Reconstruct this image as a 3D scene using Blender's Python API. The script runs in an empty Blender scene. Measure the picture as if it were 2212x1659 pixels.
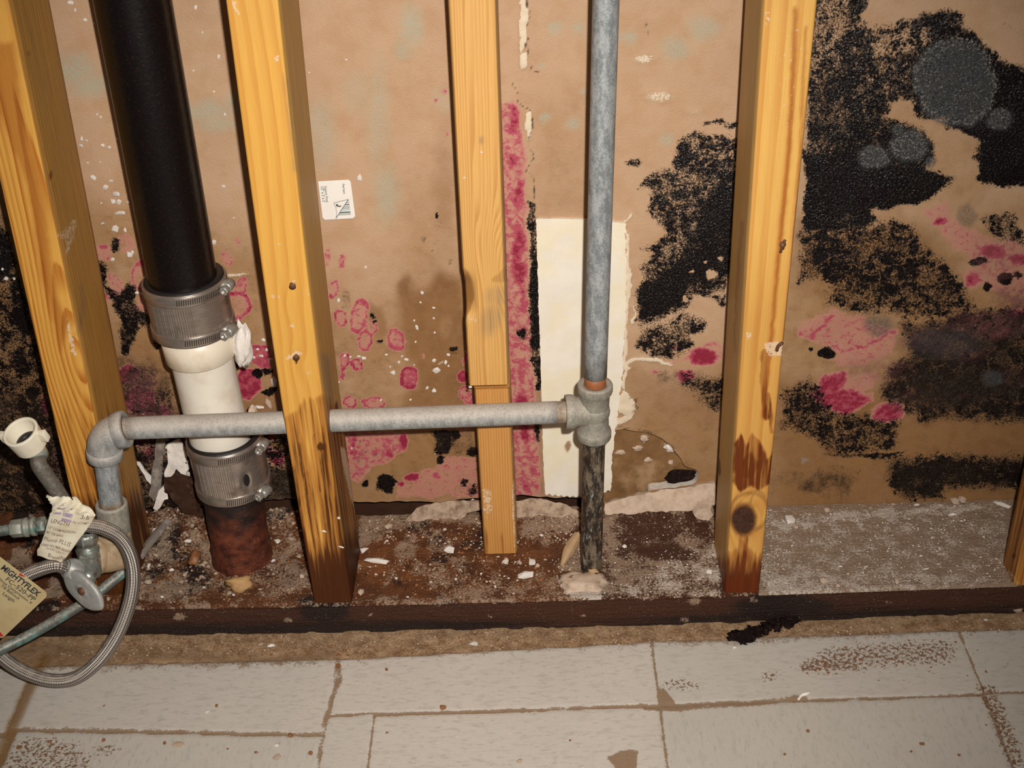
import bpy, bmesh, math, random
import numpy as np
from mathutils import Vector, Matrix

sc = bpy.context.scene
COL = sc.collection
PI = math.pi
rnd = random.Random(7)
rng = np.random.default_rng(7)

# ------------------------------------------------------------------ camera (solved from the photograph, metres)
FPX, PITCH, ROLL, YAW = 2830.47, math.radians(32.10), math.radians(2.2536), math.radians(1.2565)
CAM = np.array([0.22695, -0.99086, 0.91189])


def _to_cam(d):
    cy, sy = math.cos(YAW), math.sin(YAW)
    x = d[0] * cy + d[1] * sy
    y = -d[0] * sy + d[1] * cy
    z = d[2]
    c, s = math.cos(PITCH), math.sin(PITCH)
    fwd = y * c - z * s
    up = y * s + z * c
    c, s = math.cos(ROLL), math.sin(ROLL)
    return [x * c - up * s, x * s + up * c, fwd]


RM = np.array([_to_cam(e) for e in np.eye(3)]).T      # rows: right, up, forward
cam_d = bpy.data.cameras.new('camera')
cam_d.sensor_width = 36.0
cam_d.lens = FPX * 36.0 / 2212.0
cam_d.clip_start = 0.02
cam_o = bpy.data.objects.new('camera', cam_d)
COL.objects.link(cam_o)
cam_o.matrix_world = Matrix(((RM[0][0], RM[1][0], -RM[2][0], CAM[0]), (RM[0][1], RM[1][1], -RM[2][1], CAM[1]),
                             (RM[0][2], RM[1][2], -RM[2][2], CAM[2]), (0, 0, 0, 1)))
sc.camera = cam_o

# ------------------------------------------------------------------ light: dim room + the camera's own flash, just right of and above its lens
w = bpy.data.worlds.new('World')
sc.world = w
w.use_nodes = True
w.node_tree.nodes['Background'].inputs[0].default_value = (1.0, 0.86, 0.72, 1)
w.node_tree.nodes['Background'].inputs[1].default_value = 0.03
fl = bpy.data.lights.new('camera_flash', 'SPOT')
fl.energy = 70.0
fl.color = (1.0, 0.94, 0.87)
fl.shadow_soft_size = 0.010
fl.spot_size = math.radians(74)
fl.spot_blend = 1.0
flo = bpy.data.objects.new('camera_flash', fl)
COL.objects.link(flo)
flo.location = Vector(CAM + RM[0] * 0.040 + RM[1] * 0.045)
_aim = RM[2] * 1.0 - RM[0] * 0.075 - RM[1] * 0.045
flo.rotation_euler = Vector(_aim).to_track_quat('-Z', 'Y').to_euler()

sc.view_settings.view_transform = 'Standard'
sc.view_settings.look = 'None'
sc.view_settings.exposure = 0.0
sc.view_settings.gamma = 1.0
sc.view_settings.use_curve_mapping = False


# ------------------------------------------------------------------ survey helpers: a photo point at a known plane -> a point of the place
def _ray(px, py):
    return RM.T @ np.array([(px - 1106.0) / FPX, -(py - 829.5) / FPX, 1.0])


def onY(px, py, y):
    d = _ray(px, py)
    return CAM + d * (y - CAM[1]) / d[1]


def onZ(px, py, z):
    d = _ray(px, py)
    return CAM + d * (z - CAM[2]) / d[2]


def onX(px, py, x):
    d = _ray(px, py)
    return CAM + d * (x - CAM[0]) / d[0]


def photo_xy(P):
    q = (P - CAM) @ RM.T
    return 1106.0 + FPX * q[:, 0] / q[:, 2], 829.5 - FPX * q[:, 1] / q[:, 2]


def camvec(r, u, t):
    """direction: r to the viewer's right, u up, t towards the viewer"""
    v = RM[0] * r + RM[1] * u - RM[2] * t
    return v / np.linalg.norm(v)


# ------------------------------------------------------------------ numeric noise
def vnoise(x, y, seed=0):
    xi, yi = np.floor(x).astype(np.int64), np.floor(y).astype(np.int64)
    xf, yf = x - xi, y - yi
    xf = xf * xf * (3 - 2 * xf)
    yf = yf * yf * (3 - 2 * yf)

    def h(a, b):
        n = (a * 374761393 + b * 668265263 + seed * 974711) & 0x7fffffff
        n = ((n ^ (n >> 13)) * 1274126177) & 0x7fffffff
        return ((n ^ (n >> 16)) & 0xffff) / 65535.0
    return (h(xi, yi) * (1 - xf) + h(xi + 1, yi) * xf) * (1 - yf) + (h(xi, yi + 1) * (1 - xf) + h(xi + 1, yi + 1) * xf) * yf


def fbm(x, y, seed=0, o=4):
    s, a, t = 0.0, 1.0, 0.0
    for k in range(o):
        s = s + a * vnoise(x * 2 ** k, y * 2 ** k, seed + k * 17)
        t += a
        a *= 0.55
    return s / t


def sstep(a, b, x):
    t = np.clip((x - a) / (b - a), 0, 1)
    return t * t * (3 - 2 * t)


class Paint:
    """masks over surface points, drawn in survey coordinates"""

    def __init__(self, x, y, warp=7.0, wscale=28.0, seed=3):
        self.x = x + (fbm(x / wscale, y / wscale, seed) - 0.5) * 2 * warp
        self.y = y + (fbm(x / wscale, y / wscale, seed + 50) - 0.5) * 2 * warp
        self.m = {}

    def get(self, ch):
        if ch not in self.m:
            self.m[ch] = np.zeros_like(self.x)
        return self.m[ch]

    def _put(self, ch, idx, v, mode):
        m = self.get(ch)
        if mode == 'max':
            m[idx] = np.maximum(m[idx], v)
        elif mode == 'erase':
            m[idx] = m[idx] * (1 - v)
        else:
            m[idx] = np.clip(m[idx] + v, 0, 1.3)

    def poly(self, ch, pts, val=1.0, soft=8.0, mode='max'):
        p = np.array(pts, float)
        lo, hi = p.min(0) - soft * 2, p.max(0) + soft * 2
        idx = np.nonzero((self.x > lo[0]) & (self.x < hi[0]) & (self.y > lo[1]) & (self.y < hi[1]))[0]
        if len(idx) == 0:
            return
        x, y = self.x[idx], self.y[idx]
        d = np.full(len(idx), 1e9)
        ins = np.zeros(len(idx), bool)
        n = len(p)
        for i in range(n):
            a, b = p[i], p[(i + 1) % n]
            e = b - a
            t = np.clip(((x - a[0]) * e[0] + (y - a[1]) * e[1]) / max(1e-9, e @ e), 0, 1)
            d = np.minimum(d, np.hypot(x - a[0] - t * e[0], y - a[1] - t * e[1]))
            c = ((a[1] > y) != (b[1] > y)) & (x < (b[0] - a[0]) * (y - a[1]) / ((b[1] - a[1]) or 1e-9) + a[0])
            ins ^= c
        sd = np.where(ins, d, -d)
        self._put(ch, idx, val * sstep(-soft, soft, sd), mode)

    def line(self, ch, pts, wd, val=1.0, soft=3.0, mode='max'):
        p = np.array(pts, float)
        lo, hi = p.min(0) - soft * 2 - wd, p.max(0) + soft * 2 + wd
        idx = np.nonzero((self.x > lo[0]) & (self.x < hi[0]) & (self.y > lo[1]) & (self.y < hi[1]))[0]
        x, y = self.x[idx], self.y[idx]
        d = np.full(len(idx), 1e9)
        for a, b in zip(p[:-1], p[1:]):
            e = b - a
            t = np.clip(((x - a[0]) * e[0] + (y - a[1]) * e[1]) / max(1e-9, e @ e), 0, 1)
            d = np.minimum(d, np.hypot(x - a[0] - t * e[0], y - a[1] - t * e[1]))
        self._put(ch, idx, val * sstep(-soft, soft, wd - d), mode)

    def ell(self, ch, cx, cy, rx, ry, val=1.0, soft=0.25, rot=0.0, ring=None, mode='max'):
        R = max(rx, ry) * (1 + soft) * 1.3
        idx = np.nonzero((abs(self.x - cx) < R) & (abs(self.y - cy) < R))[0]
        c, s = math.cos(math.radians(rot)), math.sin(math.radians(rot))
        dx, dy = self.x[idx] - cx, self.y[idx] - cy
        d = np.hypot((dx * c + dy * s) / rx, (-dx * s + dy * c) / ry)
        v = val * sstep(1 + soft, 1 - soft, d)
        if ring is not None:      # a paler inside within a stronger rim
            v = v * (1 - ring * sstep(0.92, 0.55, d))
        self._put(ch, idx, v, mode)


# ------------------------------------------------------------------ mesh helpers
def mesh_data(name, V, F, uv=None, attrs=None, smooth=True):
    V = np.asarray(V, float)
    me = bpy.data.meshes.new(name)
    if isinstance(F, np.ndarray):
        n, k = F.shape
        me.vertices.add(len(V))
        me.vertices.foreach_set('co', V.ravel())
        me.loops.add(n * k)
        me.loops.foreach_set('vertex_index', F.ravel().astype(np.int32))
        me.polygons.add(n)
        me.polygons.foreach_set('loop_start', np.arange(0, n * k, k, dtype=np.int32))
        me.polygons.foreach_set('loop_total', np.full(n, k, dtype=np.int32))
        me.update(calc_edges=True)
        me.validate()
    else:
        me.from_pydata([tuple(v) for v in V], [], F)
        me.update()
    if attrs:
        for k, v in attrs.items():
            a = me.attributes.new(k, 'FLOAT', 'POINT')
            a.data.foreach_set('value', np.asarray(v, np.float32))
    if uv is not None:
        l = me.uv_layers.new(name='UVMap')
        vi = np.empty(len(me.loops), np.int32)
        me.loops.foreach_get('vertex_index', vi)
        l.data.foreach_set('uv', np.asarray(uv, np.float32)[vi].ravel())
    if smooth:
        me.polygons.foreach_set('use_smooth', np.ones(len(me.polygons), bool))
    return me


def obj(name, V, F, mat, parent=None, uv=None, attrs=None, smooth=True, origin=None):
    V = np.asarray(V, float)
    if parent is not None:
        o0 = np.array(parent['_o'])
    else:
        o0 = np.array(origin) if origin is not None else (V.min(0) + V.max(0)) / 2
    me = mesh_data(name, V - o0, F, uv, attrs, smooth)
    me.materials.append(mat)
    o = bpy.data.objects.new(name, me)
    COL.objects.link(o)
    o['_o'] = [float(t) for t in o0]
    if parent is not None:
        o.parent = parent
    else:
        o.location = o0
    return o


def empty(name, loc):
    o = bpy.data.objects.new(name, None)
    COL.objects.link(o)
    o.empty_display_size = 0.02
    o.location = loc
    o['_o'] = [float(t) for t in loc]
    return o


def tag(o, label, cat, group=None, kind=None):
    o['label'] = label
    o['category'] = cat
    if group:
        o['group'] = group
    if kind:
        o['kind'] = kind
    return o


def quads(nu, nv, wrap_u=False, off=0):
    i = np.arange(nu if wrap_u else nu - 1)
    j = np.arange(nv - 1)
    I, J = np.meshgrid(i, j, indexing='ij')
    I2 = (I + 1) % nu
    return np.stack([I * nv + J, I2 * nv + J, I2 * nv + J + 1, I * nv + J + 1], -1).reshape(-1, 4) + off


def spline(pts, n):
    """Catmull-Rom through points (each row xyz[, r]), resampled to n"""
    p = np.array(pts, float)
    p = np.vstack([2 * p[0] - p[1], p, 2 * p[-1] - p[-2]])
    out = []
    segs = len(p) - 3
    for k in np.linspace(0, segs - 1e-6, n):
        i = int(k)
        t = k - i
        a, b, c, d = p[i:i + 4]
        out.append(0.5 * (2 * b + (c - a) * t + (2 * a - 5 * b + 4 * c - d) * t * t + (3 * b - a - 3 * c + d) * t ** 3))
    return np.array(out)


def tube(P, r, ns=20, cap=True, squash=None):
    """sweep along P; r scalar or per point. returns V, F(list), uv"""
    P = np.array(P, float)
    n = len(P)
    r = np.full(n, r, float) if np.isscalar(r) else np.array(r, float)
    T = np.gradient(P, axis=0)
    T /= np.linalg.norm(T, axis=1)[:, None] + 1e-12
    up = np.array([0.13, 0.21, 1.0]) if abs(T[0][2]) < 0.9 else np.array([1.0, 0.1, 0.0])
    N = up - T[0] * (up @ T[0])
    N /= np.linalg.norm(N)
    V, UV = [], []
    L = 0.0
    for i in range(n):
        N = N - T[i] * (N @ T[i])
        N /= np.linalg.norm(N)
        B = np.cross(T[i], N)
        if i:
            L += np.linalg.norm(P[i] - P[i - 1])
        for k in range(ns + 1):
            a = 2 * PI * k / ns
            V.append(P[i] + (N * math.cos(a) + B * math.sin(a)) * r[i])
            UV.append((L, k / ns))
    m = ns + 1
    F = [(i * m + k, i * m + k + 1, (i + 1) * m + k + 1, (i + 1) * m + k) for i in range(n - 1) for k in range(ns)]
    if cap:
        for i in (0, n - 1):
            V.append(P[i])
            UV.append((L if i else 0, 0.5))
            c = len(V) - 1
            for k in range(ns):
                F.append((c, i * m + k + 1, i * m + k) if i == 0 else (c, i * m + k, i * m + k + 1))
    return np.array(V), F, np.array(UV)


def frame(ax):
    ax = np.array(ax, float) / np.linalg.norm(ax)
    up = np.array([0, -1.0, 0]) if abs(ax[1]) < 0.8 else np.array([1.0, 0, 0])
    n = up - ax * (up @ ax)
    n /= np.linalg.norm(n)
    return ax, n, np.cross(ax, n)


def lathe(o, ax, prof, ns=40, fn=None, sides=None):
    """profile [(t along axis, radius)], optional fn(t, angle, r) -> r"""
    ax, n, b = frame(ax)
    V, UV = [], []
    for t, r in prof:
        for k in range(ns + 1):
            a = 2 * PI * k / ns
            rr = fn(t, a, r) if fn else r
            V.append(np.array(o) + ax * t + (n * math.cos(a) + b * math.sin(a)) * rr)
            UV.append((t, k / ns))
    m = ns + 1
    F = [(i * m + k, i * m + k + 1, (i + 1) * m + k + 1, (i + 1) * m + k) for i in range(len(prof) - 1) for k in range(ns)]
    return np.array(V), F, np.array(UV)


def hexfn(t, a, r):
    k = PI / 3
    return r * math.cos(k / 2) / math.cos((a % k) - k / 2)


def merge(*parts):
    V, F, UV = [], [], []
    o = 0
    for p in parts:
        V.append(p[0])
        F += [tuple(i + o for i in f) for f in p[1]]
        UV.append(p[2] if len(p) > 2 and p[2] is not None else np.zeros((len(p[0]), 2)))
        o += len(p[0])
    return np.vstack(V), F, np.vstack(UV)


_bm = bmesh.new()
bmesh.ops.create_icosphere(_bm, subdivisions=1, radius=1.0)
ICO1V = np.array([v.co[:] for v in _bm.verts]); ICO1F = [tuple(v.index for v in f.verts) for f in _bm.faces]
_bm.free()
_bm = bmesh.new()
bmesh.ops.create_icosphere(_bm, subdivisions=3, radius=1.0)
ICO3V = np.array([v.co[:] for v in _bm.verts]); ICO3F = [tuple(v.index for v in f.verts) for f in _bm.faces]
_bm.free()


def lump(c, half, seed=0, rough=0.35, axes=None, hi=False, freq=1.6):
    V0, F = (ICO3V, ICO3F) if hi else (ICO1V, ICO1F)
    r = np.random.default_rng(seed)
    if hi:
        d = fbm(V0[:, 0] * freq + seed, V0[:, 1] * freq + V0[:, 2] * freq * 1.7, seed, 4) + fbm(V0[:, 2] * freq - seed, V0[:, 1] * freq, seed + 9, 3)
        s = 1 + (d - 1.0) * rough * 2.2
    else:
        s = 1 + (r.random(len(V0)) - 0.5) * 2 * rough
    V = V0 * s[:, None] * np.array(half)
    if axes is not None:
        V = V @ np.array(axes)
    return V + np.array(c), F


# ------------------------------------------------------------------ node helpers
class M:
    def __init__(s, name):
        s.mat = bpy.data.materials.new(name)
        s.mat.use_nodes = True
        s.t = s.mat.node_tree
        s.b = s.t.nodes['Principled BSDF']
        s._obj = None

    def n(s, typ, **kw):
        x = s.t.nodes.new('ShaderNode' + typ)
        for k, v in kw.items():
            setattr(x, k, v)
        return x

    def inp(s, sock, v):
        if hasattr(v, 'is_output'):
            s.t.links.new(v, sock)
        elif isinstance(v, (tuple, list)):
            sock.default_value = tuple(v) + ((1.0,) if len(v) == 3 and sock.type == 'RGBA' else ())
        elif sock.type == 'RGBA':
            sock.default_value = (v, v, v, 1)
        else:
            sock.default_value = v

    @property
    def obj(s):
        if s._obj is None:
            s._obj = s.n('TexCoord').outputs['Object']
        return s._obj

    def uv(s):
        return s.n('TexCoord').outputs['UV']

    def scalev(s, vec, sc_):
        m = s.n('Mapping')
        s.inp(m.inputs['Vector'], vec)
        m.inputs['Scale'].default_value = sc_
        return m.outputs['Vector']

    def noise(s, scale, detail=3, rough=0.55, vec=None, dist=0.0, col=False):
        x = s.n('TexNoise')
        s.inp(x.inputs['Vector'], vec if vec is not None else s.obj)
        x.inputs['Scale'].default_value = scale
        x.inputs['Detail'].default_value = detail
        x.inputs['Roughness'].default_value = rough
        x.inputs['Distortion'].default_value = dist
        return x.outputs['Color' if col else 'Fac']

    def vor(s, scale, vec=None, feature='F1', out='Distance'):
        x = s.n('TexVoronoi', feature=feature)
        s.inp(x.inputs['Vector'], vec if vec is not None else s.obj)
        x.inputs['Scale'].default_value = scale
        return x.outputs[out]

    def attr(s, name):
        return s.n('Attribute', attribute_name=name).outputs['Fac']

    def math(s, op, a, b=0.0, c=0.0):
        x = s.n('Math', operation=op)
        s.inp(x.inputs[0], a)
        s.inp(x.inputs[1], b)
        s.inp(x.inputs[2], c)
        return x.outputs[0]

    def ss(s, v, lo, hi, t0=0.0, t1=1.0):
        x = s.n('MapRange', interpolation_type='SMOOTHSTEP')
        s.inp(x.inputs['Value'], v)
        x.inputs['From Min'].default_value = lo
        x.inputs['From Max'].default_value = hi
        x.inputs['To Min'].default_value = t0
        x.inputs['To Max'].default_value = t1
        return x.outputs['Result']

    def mix(s, f, a, b, blend='MIX'):
        x = s.n('Mix', data_type='RGBA', blend_type=blend)
        s.inp(x.inputs['Factor'], f)
        s.inp(x.inputs['A'], a) if False else s.inp(x.inputs[6], a)
        s.inp(x.inputs[7], b)
        return x.outputs[2]

    def sep(s, vec):
        x = s.n('SeparateXYZ')
        s.inp(x.inputs[0], vec)
        return x.outputs

    def thr(s, mask, noise, amp, lo=0.42, hi=0.58):
        """soft threshold of mask broken up by noise"""
        a = s.math('SUBTRACT', noise, 0.5)
        a = s.math('MULTIPLY_ADD', a, amp, mask)
        g = s.ss(mask, 0.03, 0.22)
        return s.math('MULTIPLY', s.ss(a, lo, hi), g)

    def bump(s, h, strength=0.3, dist=0.001, nrm=None):
        x = s.n('Bump')
        x.inputs['Strength'].default_value = strength
        x.inputs['Distance'].default_value = dist
        s.inp(x.inputs['Height'], h)
        if nrm is not None:
            s.inp(x.inputs['Normal'], nrm)
        s.t.links.new(x.outputs[0], s.b.inputs['Normal'])
        return x.outputs[0]

    def out(s, col=None, rough=None, metal=None, spec=None):
        for k, v in (('Base Color', col), ('Roughness', rough), ('Metallic', metal), ('Specular IOR Level', spec)):
            if v is not None:
                s.inp(s.b.inputs[k], v)
        return s.mat


# ------------------------------------------------------------------ materials
def mat_wall():
    m = M('stained_gypsum_paper')
    fine = m.noise(520, 5, 0.62)
    fine2 = m.noise(1400, 3, 0.6)
    mid = m.noise(120, 4, 0.6)
    big = m.noise(14, 3, 0.55)
    base = m.mix(big, (0.47, 0.297, 0.178), (0.60, 0.41, 0.265))
    base = m.mix(m.ss(m.noise(38, 4, 0.6), 0.42, 0.66, 0, 0.4), base, (0.44, 0.245, 0.118))
    base = m.mix(m.ss(fine2, 0.35, 0.75, 0, 0.3), base, (0.40, 0.22, 0.11))
    # fine wet brown
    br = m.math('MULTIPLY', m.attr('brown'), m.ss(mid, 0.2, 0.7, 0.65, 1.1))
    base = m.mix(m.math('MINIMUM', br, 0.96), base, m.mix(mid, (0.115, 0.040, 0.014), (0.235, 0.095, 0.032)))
    oc = m.math('MULTIPLY', m.attr('ochre'), m.ss(m.noise(22, 4, 0.6), 0.25, 0.6, 0.5, 1.05))  # ochre: wicked damp, and flash falloff put into the colour
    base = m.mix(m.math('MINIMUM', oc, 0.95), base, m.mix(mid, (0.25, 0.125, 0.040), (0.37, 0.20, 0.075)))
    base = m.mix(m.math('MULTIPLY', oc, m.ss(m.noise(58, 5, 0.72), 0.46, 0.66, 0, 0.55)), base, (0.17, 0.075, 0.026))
    # faint blue green bloom
    gr = m.math('MULTIPLY', m.attr('green'), m.ss(fine, 0.3, 0.6))
    base = m.mix(m.math('MINIMUM', m.math('MULTIPLY', gr, 1.1), 0.9), base, (0.39, 0.41, 0.31))
    # cream patches, torn paper showing gypsum
    cr = m.thr(m.attr('cream'), m.noise(700, 4, 0.6), 0.9, 0.42, 0.6)
    base = m.mix(cr, base, (0.74, 0.62, 0.46))
    # pink growth: pale body, crimson rim
    pk = m.math('ADD', m.attr('pink'), m.math('MULTIPLY', m.math('SUBTRACT', m.noise(150, 5, 0.65, dist=0.5), 0.5), m.math('MULTIPLY', m.ss(m.attr('pink'), 0.0, 0.3), 1.6)))
    pk = m.math('ADD', pk, m.math('MULTIPLY', m.math('SUBTRACT', fine, 0.5), 0.35))
    c = m.mix(m.ss(pk, 0.14, 0.36, 0, 0.72), base, (0.53, 0.235, 0.185))
    c = m.mix(m.ss(pk, 0.46, 0.78, 0, 0.92), c, (0.42, 0.060, 0.105))
    c = m.mix(m.ss(pk, 0.82, 1.10, 0, 0.9), c, (0.25, 0.010, 0.036))
    # black growth
    n1 = m.math('ADD', m.math('MULTIPLY', m.noise(330, 6, 0.70, dist=0.8), 0.55), m.math('MULTIPLY', m.noise(85, 5, 0.62, dist=0.5), 0.45))
    n1 = m.math('ADD', n1, m.math('MULTIPLY', m.math('SUBTRACT', m.noise(32, 3, 0.55), 0.5), 0.22))
    bk = m.thr(m.attr('black'), n1, 4.4, 0.42, 0.58)
    bkf = m.thr(m.math('MULTIPLY', m.attr('black'), 0.92), m.noise(640, 5, 0.7), 3.6, 0.44, 0.60)
    bk = m.math('MAXIMUM', bk, m.math('MULTIPLY', bkf, 0.9))
    bkc = m.mix(m.ss(fine2, 0.45, 0.75), (0.0035, 0.0025, 0.003), (0.020, 0.013, 0.011))
    c = m.mix(bk, c, bkc)
    mv = m.math('MULTIPLY', m.attr('mauve'), m.ss(m.noise(150, 5, 0.68, dist=0.5), 0.36, 0.56))
    c = m.mix(m.math('MULTIPLY', mv, 0.92), c, m.mix(fine, (0.16, 0.028, 0.040), (0.30, 0.15, 0.135)))
    # soft dark soaking
    c = m.mix(m.math('MULTIPLY', m.thr(m.attr('soot'), m.math('ADD', m.math('MULTIPLY', m.noise(75, 5, 0.68), 0.6), m.math('MULTIPLY', fine, 0.4)), 2.6, 0.15, 0.95), 0.9), c, (0.022, 0.014, 0.010))
    # blue grey fuzz
    gz = m.math('MULTIPLY', m.attr('fuzz'), m.ss(fine, 0.3, 0.62, 0.35, 1.0))
    c = m.mix(gz, c, m.mix(mid, (0.030, 0.038, 0.046), (0.085, 0.083, 0.080)))
    wf = m.thr(m.attr('frost'), m.noise(420, 5, 0.7), 3.0, 0.45, 0.70)
    c = m.mix(m.math('MULTIPLY', wf, 0.6), c, (0.30, 0.28, 0.25))
    h = m.math('ADD', m.math('MULTIPLY', fine2, 0.5), fine)
    h = m.math('ADD', h, m.math('MULTIPLY', bk, m.math('MULTIPLY', m.math('ADD', m.vor(430), m.noise(900, 2, 0.6)), -0.9)))
    h = m.math('ADD', h, m.math('MULTIPLY', cr, 0.6))
    m.bump(h, 0.5, 0.0012)
    ro = m.mix(bk, m.mix(m.ss(big, 0.4, 0.65), (0.5,) * 3, (0.72,) * 3), (0.24,) * 3)
    return m.out(c, ro, spec=m.mix(bk, (0.3,) * 3, m.ss(m.noise(650, 3, 0.7), 0.46, 0.66, 0.06, 1.0)))


def mat_gypsum(name='gypsum_core', col=(0.72, 0.66, 0.58), dirt=(0.40, 0.28, 0.19), amt=0.5):
    m = M(name)
    n = m.noise(110, 6, 0.72)
    c = m.mix(m.ss(n, 0.38, 0.72, 0, amt), col, dirt)
    m.bump(m.noise(600, 4, 0.6), 0.5, 0.0008)
    return m.out(c, 0.8)


def mat_wood(name, early, late, wetc=(0.060, 0.018, 0.006), contrast=0.8, side=(0.36, 0.22, 0.075)):
    """growth rings from the board's own ring phase; wet stain, knots, paint scuffs as masks"""
    m = M(name)
    ph = m.attr('ring')
    fib = m.noise(1.0, 4, 0.6, vec=m.scalev(m.obj, (900, 900, 28)))
    fib2 = m.noise(1.0, 3, 0.6, vec=m.scalev(m.obj, (260, 260, 9)))
    p = m.math('ADD', ph, m.math('MULTIPLY', m.math('SUBTRACT', fib2, 0.5), 0.35))
    fr = m.math('FRACT', p)
    lw = m.math('MULTIPLY', m.ss(fr, 0.25, 0.86), m.ss(fr, 1.0, 0.93))
    c = m.mix(m.ss(fib, 0.3, 0.7, 0, 0.6), early, tuple(t * 0.84 for t in early))
    lw = m.math('MULTIPLY', lw, m.ss(m.noise(1.0, 2, 0.5, vec=m.scalev(m.obj, (190, 190, 5))), 0.3, 0.65, 0.5, 1.0))
    c = m.mix(m.math('MULTIPLY', lw, contrast), c, late)
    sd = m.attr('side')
    c = m.mix(m.math('MULTIPLY', sd, m.ss(fib2, 0.2, 0.75, 0.35, 0.95)), c, side)  # side faces mixed darker: grazing-flash shade put into the wood colour
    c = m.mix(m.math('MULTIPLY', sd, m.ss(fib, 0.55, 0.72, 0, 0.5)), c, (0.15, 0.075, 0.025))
    c = m.mix(m.attr('amber'), c, m.mix(1.0, c, (0.62, 0.42, 0.28), 'MULTIPLY'))
    kn = m.attr('knot')
    c = m.mix(m.ss(kn, 0.2, 0.75, 0, 0.85), c, (0.14, 0.040, 0.010))
    c = m.mix(m.math('MULTIPLY', m.ss(kn, 0.62, 0.90), m.ss(m.noise(240, 4, 0.7), 0.3, 0.6, 0.75, 1)), c, (0.036, 0.011, 0.007))
    c = m.mix(m.math('MULTIPLY', m.ss(kn, 0.6, 0.9), m.ss(m.noise(700, 3, 0.7), 0.60, 0.68, 0, 0.4)), c, (0.42, 0.27, 0.18))
    we = m.thr(m.attr('wet'), fib2, 1.3, 0.36, 0.62)
    c = m.mix(m.math('MULTIPLY', we, 0.55), c, m.mix(1.0, c, (0.42, 0.19, 0.07), 'MULTIPLY'))
    w2 = m.thr(m.attr('wet'), fib2, 2.4, 0.62, 1.10)
    c = m.mix(m.math('MULTIPLY', w2, 0.95), c, m.mix(fib2, tuple(t * 0.5 for t in wetc), tuple(t * 1.7 for t in wetc)))
    pn = m.thr(m.attr('paint'), m.noise(420, 4, 0.65), 1.5, 0.42, 0.6)
    c = m.mix(m.math('MULTIPLY', pn, 0.75), c, (0.72, 0.56, 0.40))
    bl = m.math('MULTIPLY', m.attr('grime'), m.ss(fib2, 0.3, 0.7, 0.4, 1.1))
    c = m.mix(bl, c, (0.14, 0.12, 0.10))
    sp = m.ss(m.vor(330), 0.10, 0.04)
    sp = m.math('MULTIPLY', sp, m.ss(m.noise(55, 2), 0.58, 0.66))
    c = m.mix(m.math('MULTIPLY', sp, 0.7), c, (0.72, 0.60, 0.48))
    m.bump(m.math('ADD', fib, m.math('MULTIPLY', pn, 0.8)), 0.28, 0.0008)
    return m.out(c, 0.5, spec=m.math('SUBTRACT', 0.38, m.math('MULTIPLY', w2, 0.28)))


def mat_sill():
    m = M('soaked_sill_wood')
    s = m.scalev(m.obj, (16, 260, 420))
    fib = m.noise(1.0, 5, 0.65, vec=s)
    n = m.noise(60, 5, 0.62)
    fine = m.noise(420, 5, 0.68)
    c = m.mix(fib, (0.030, 0.009, 0.004), (0.105, 0.032, 0.012))
    c = m.mix(m.attr('rust'), c, m.mix(m.ss(m.math('ADD', m.math('MULTIPLY', fine, 0.35), m.math('ADD', m.math('MULTIPLY', n, 0.3), m.math('MULTIPLY', m.noise(17, 4, 0.6), 0.35))), 0.36, 0.64), (0.075, 0.022, 0.006), (0.33, 0.115, 0.032)))
    c = m.mix(m.thr(m.attr('dark'), fib, 1.2, 0.35, 0.75), c, (0.018, 0.007, 0.005))
    n1 = m.math('ADD', m.math('MULTIPLY', fine, 0.55), m.math('MULTIPLY', n, 0.45))
    tan = m.thr(m.attr('tan'), n1, 3.2, 0.38, 0.66)
    c = m.mix(m.math('MULTIPLY', tan, 0.85), c, m.mix(fine, (0.30, 0.19, 0.12), (0.52, 0.385, 0.275)))
    du = m.thr(m.attr('dust'), n1, 3.2, 0.40, 0.66)
    c = m.mix(m.math('MULTIPLY', du, 0.85), c, m.mix(fine, (0.52, 0.42, 0.34), (0.84, 0.75, 0.66)))
    sp = m.math('MULTIPLY', m.ss(m.vor(420), 0.16, 0.06), m.ss(m.noise(40, 2), 0.42, 0.6))
    c = m.mix(m.math('MULTIPLY', sp, 0.8), c, (0.72, 0.58, 0.46))
    m.bump(m.math('ADD', m.math('MULTIPLY', fine, 1.4), m.math('ADD', n, m.math('MULTIPLY', fib, 0.6))), 0.9, 0.0022)
    return m.out(c, m.mix(du, (0.40,) * 3, (0.85,) * 3), spec=0.4)


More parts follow.
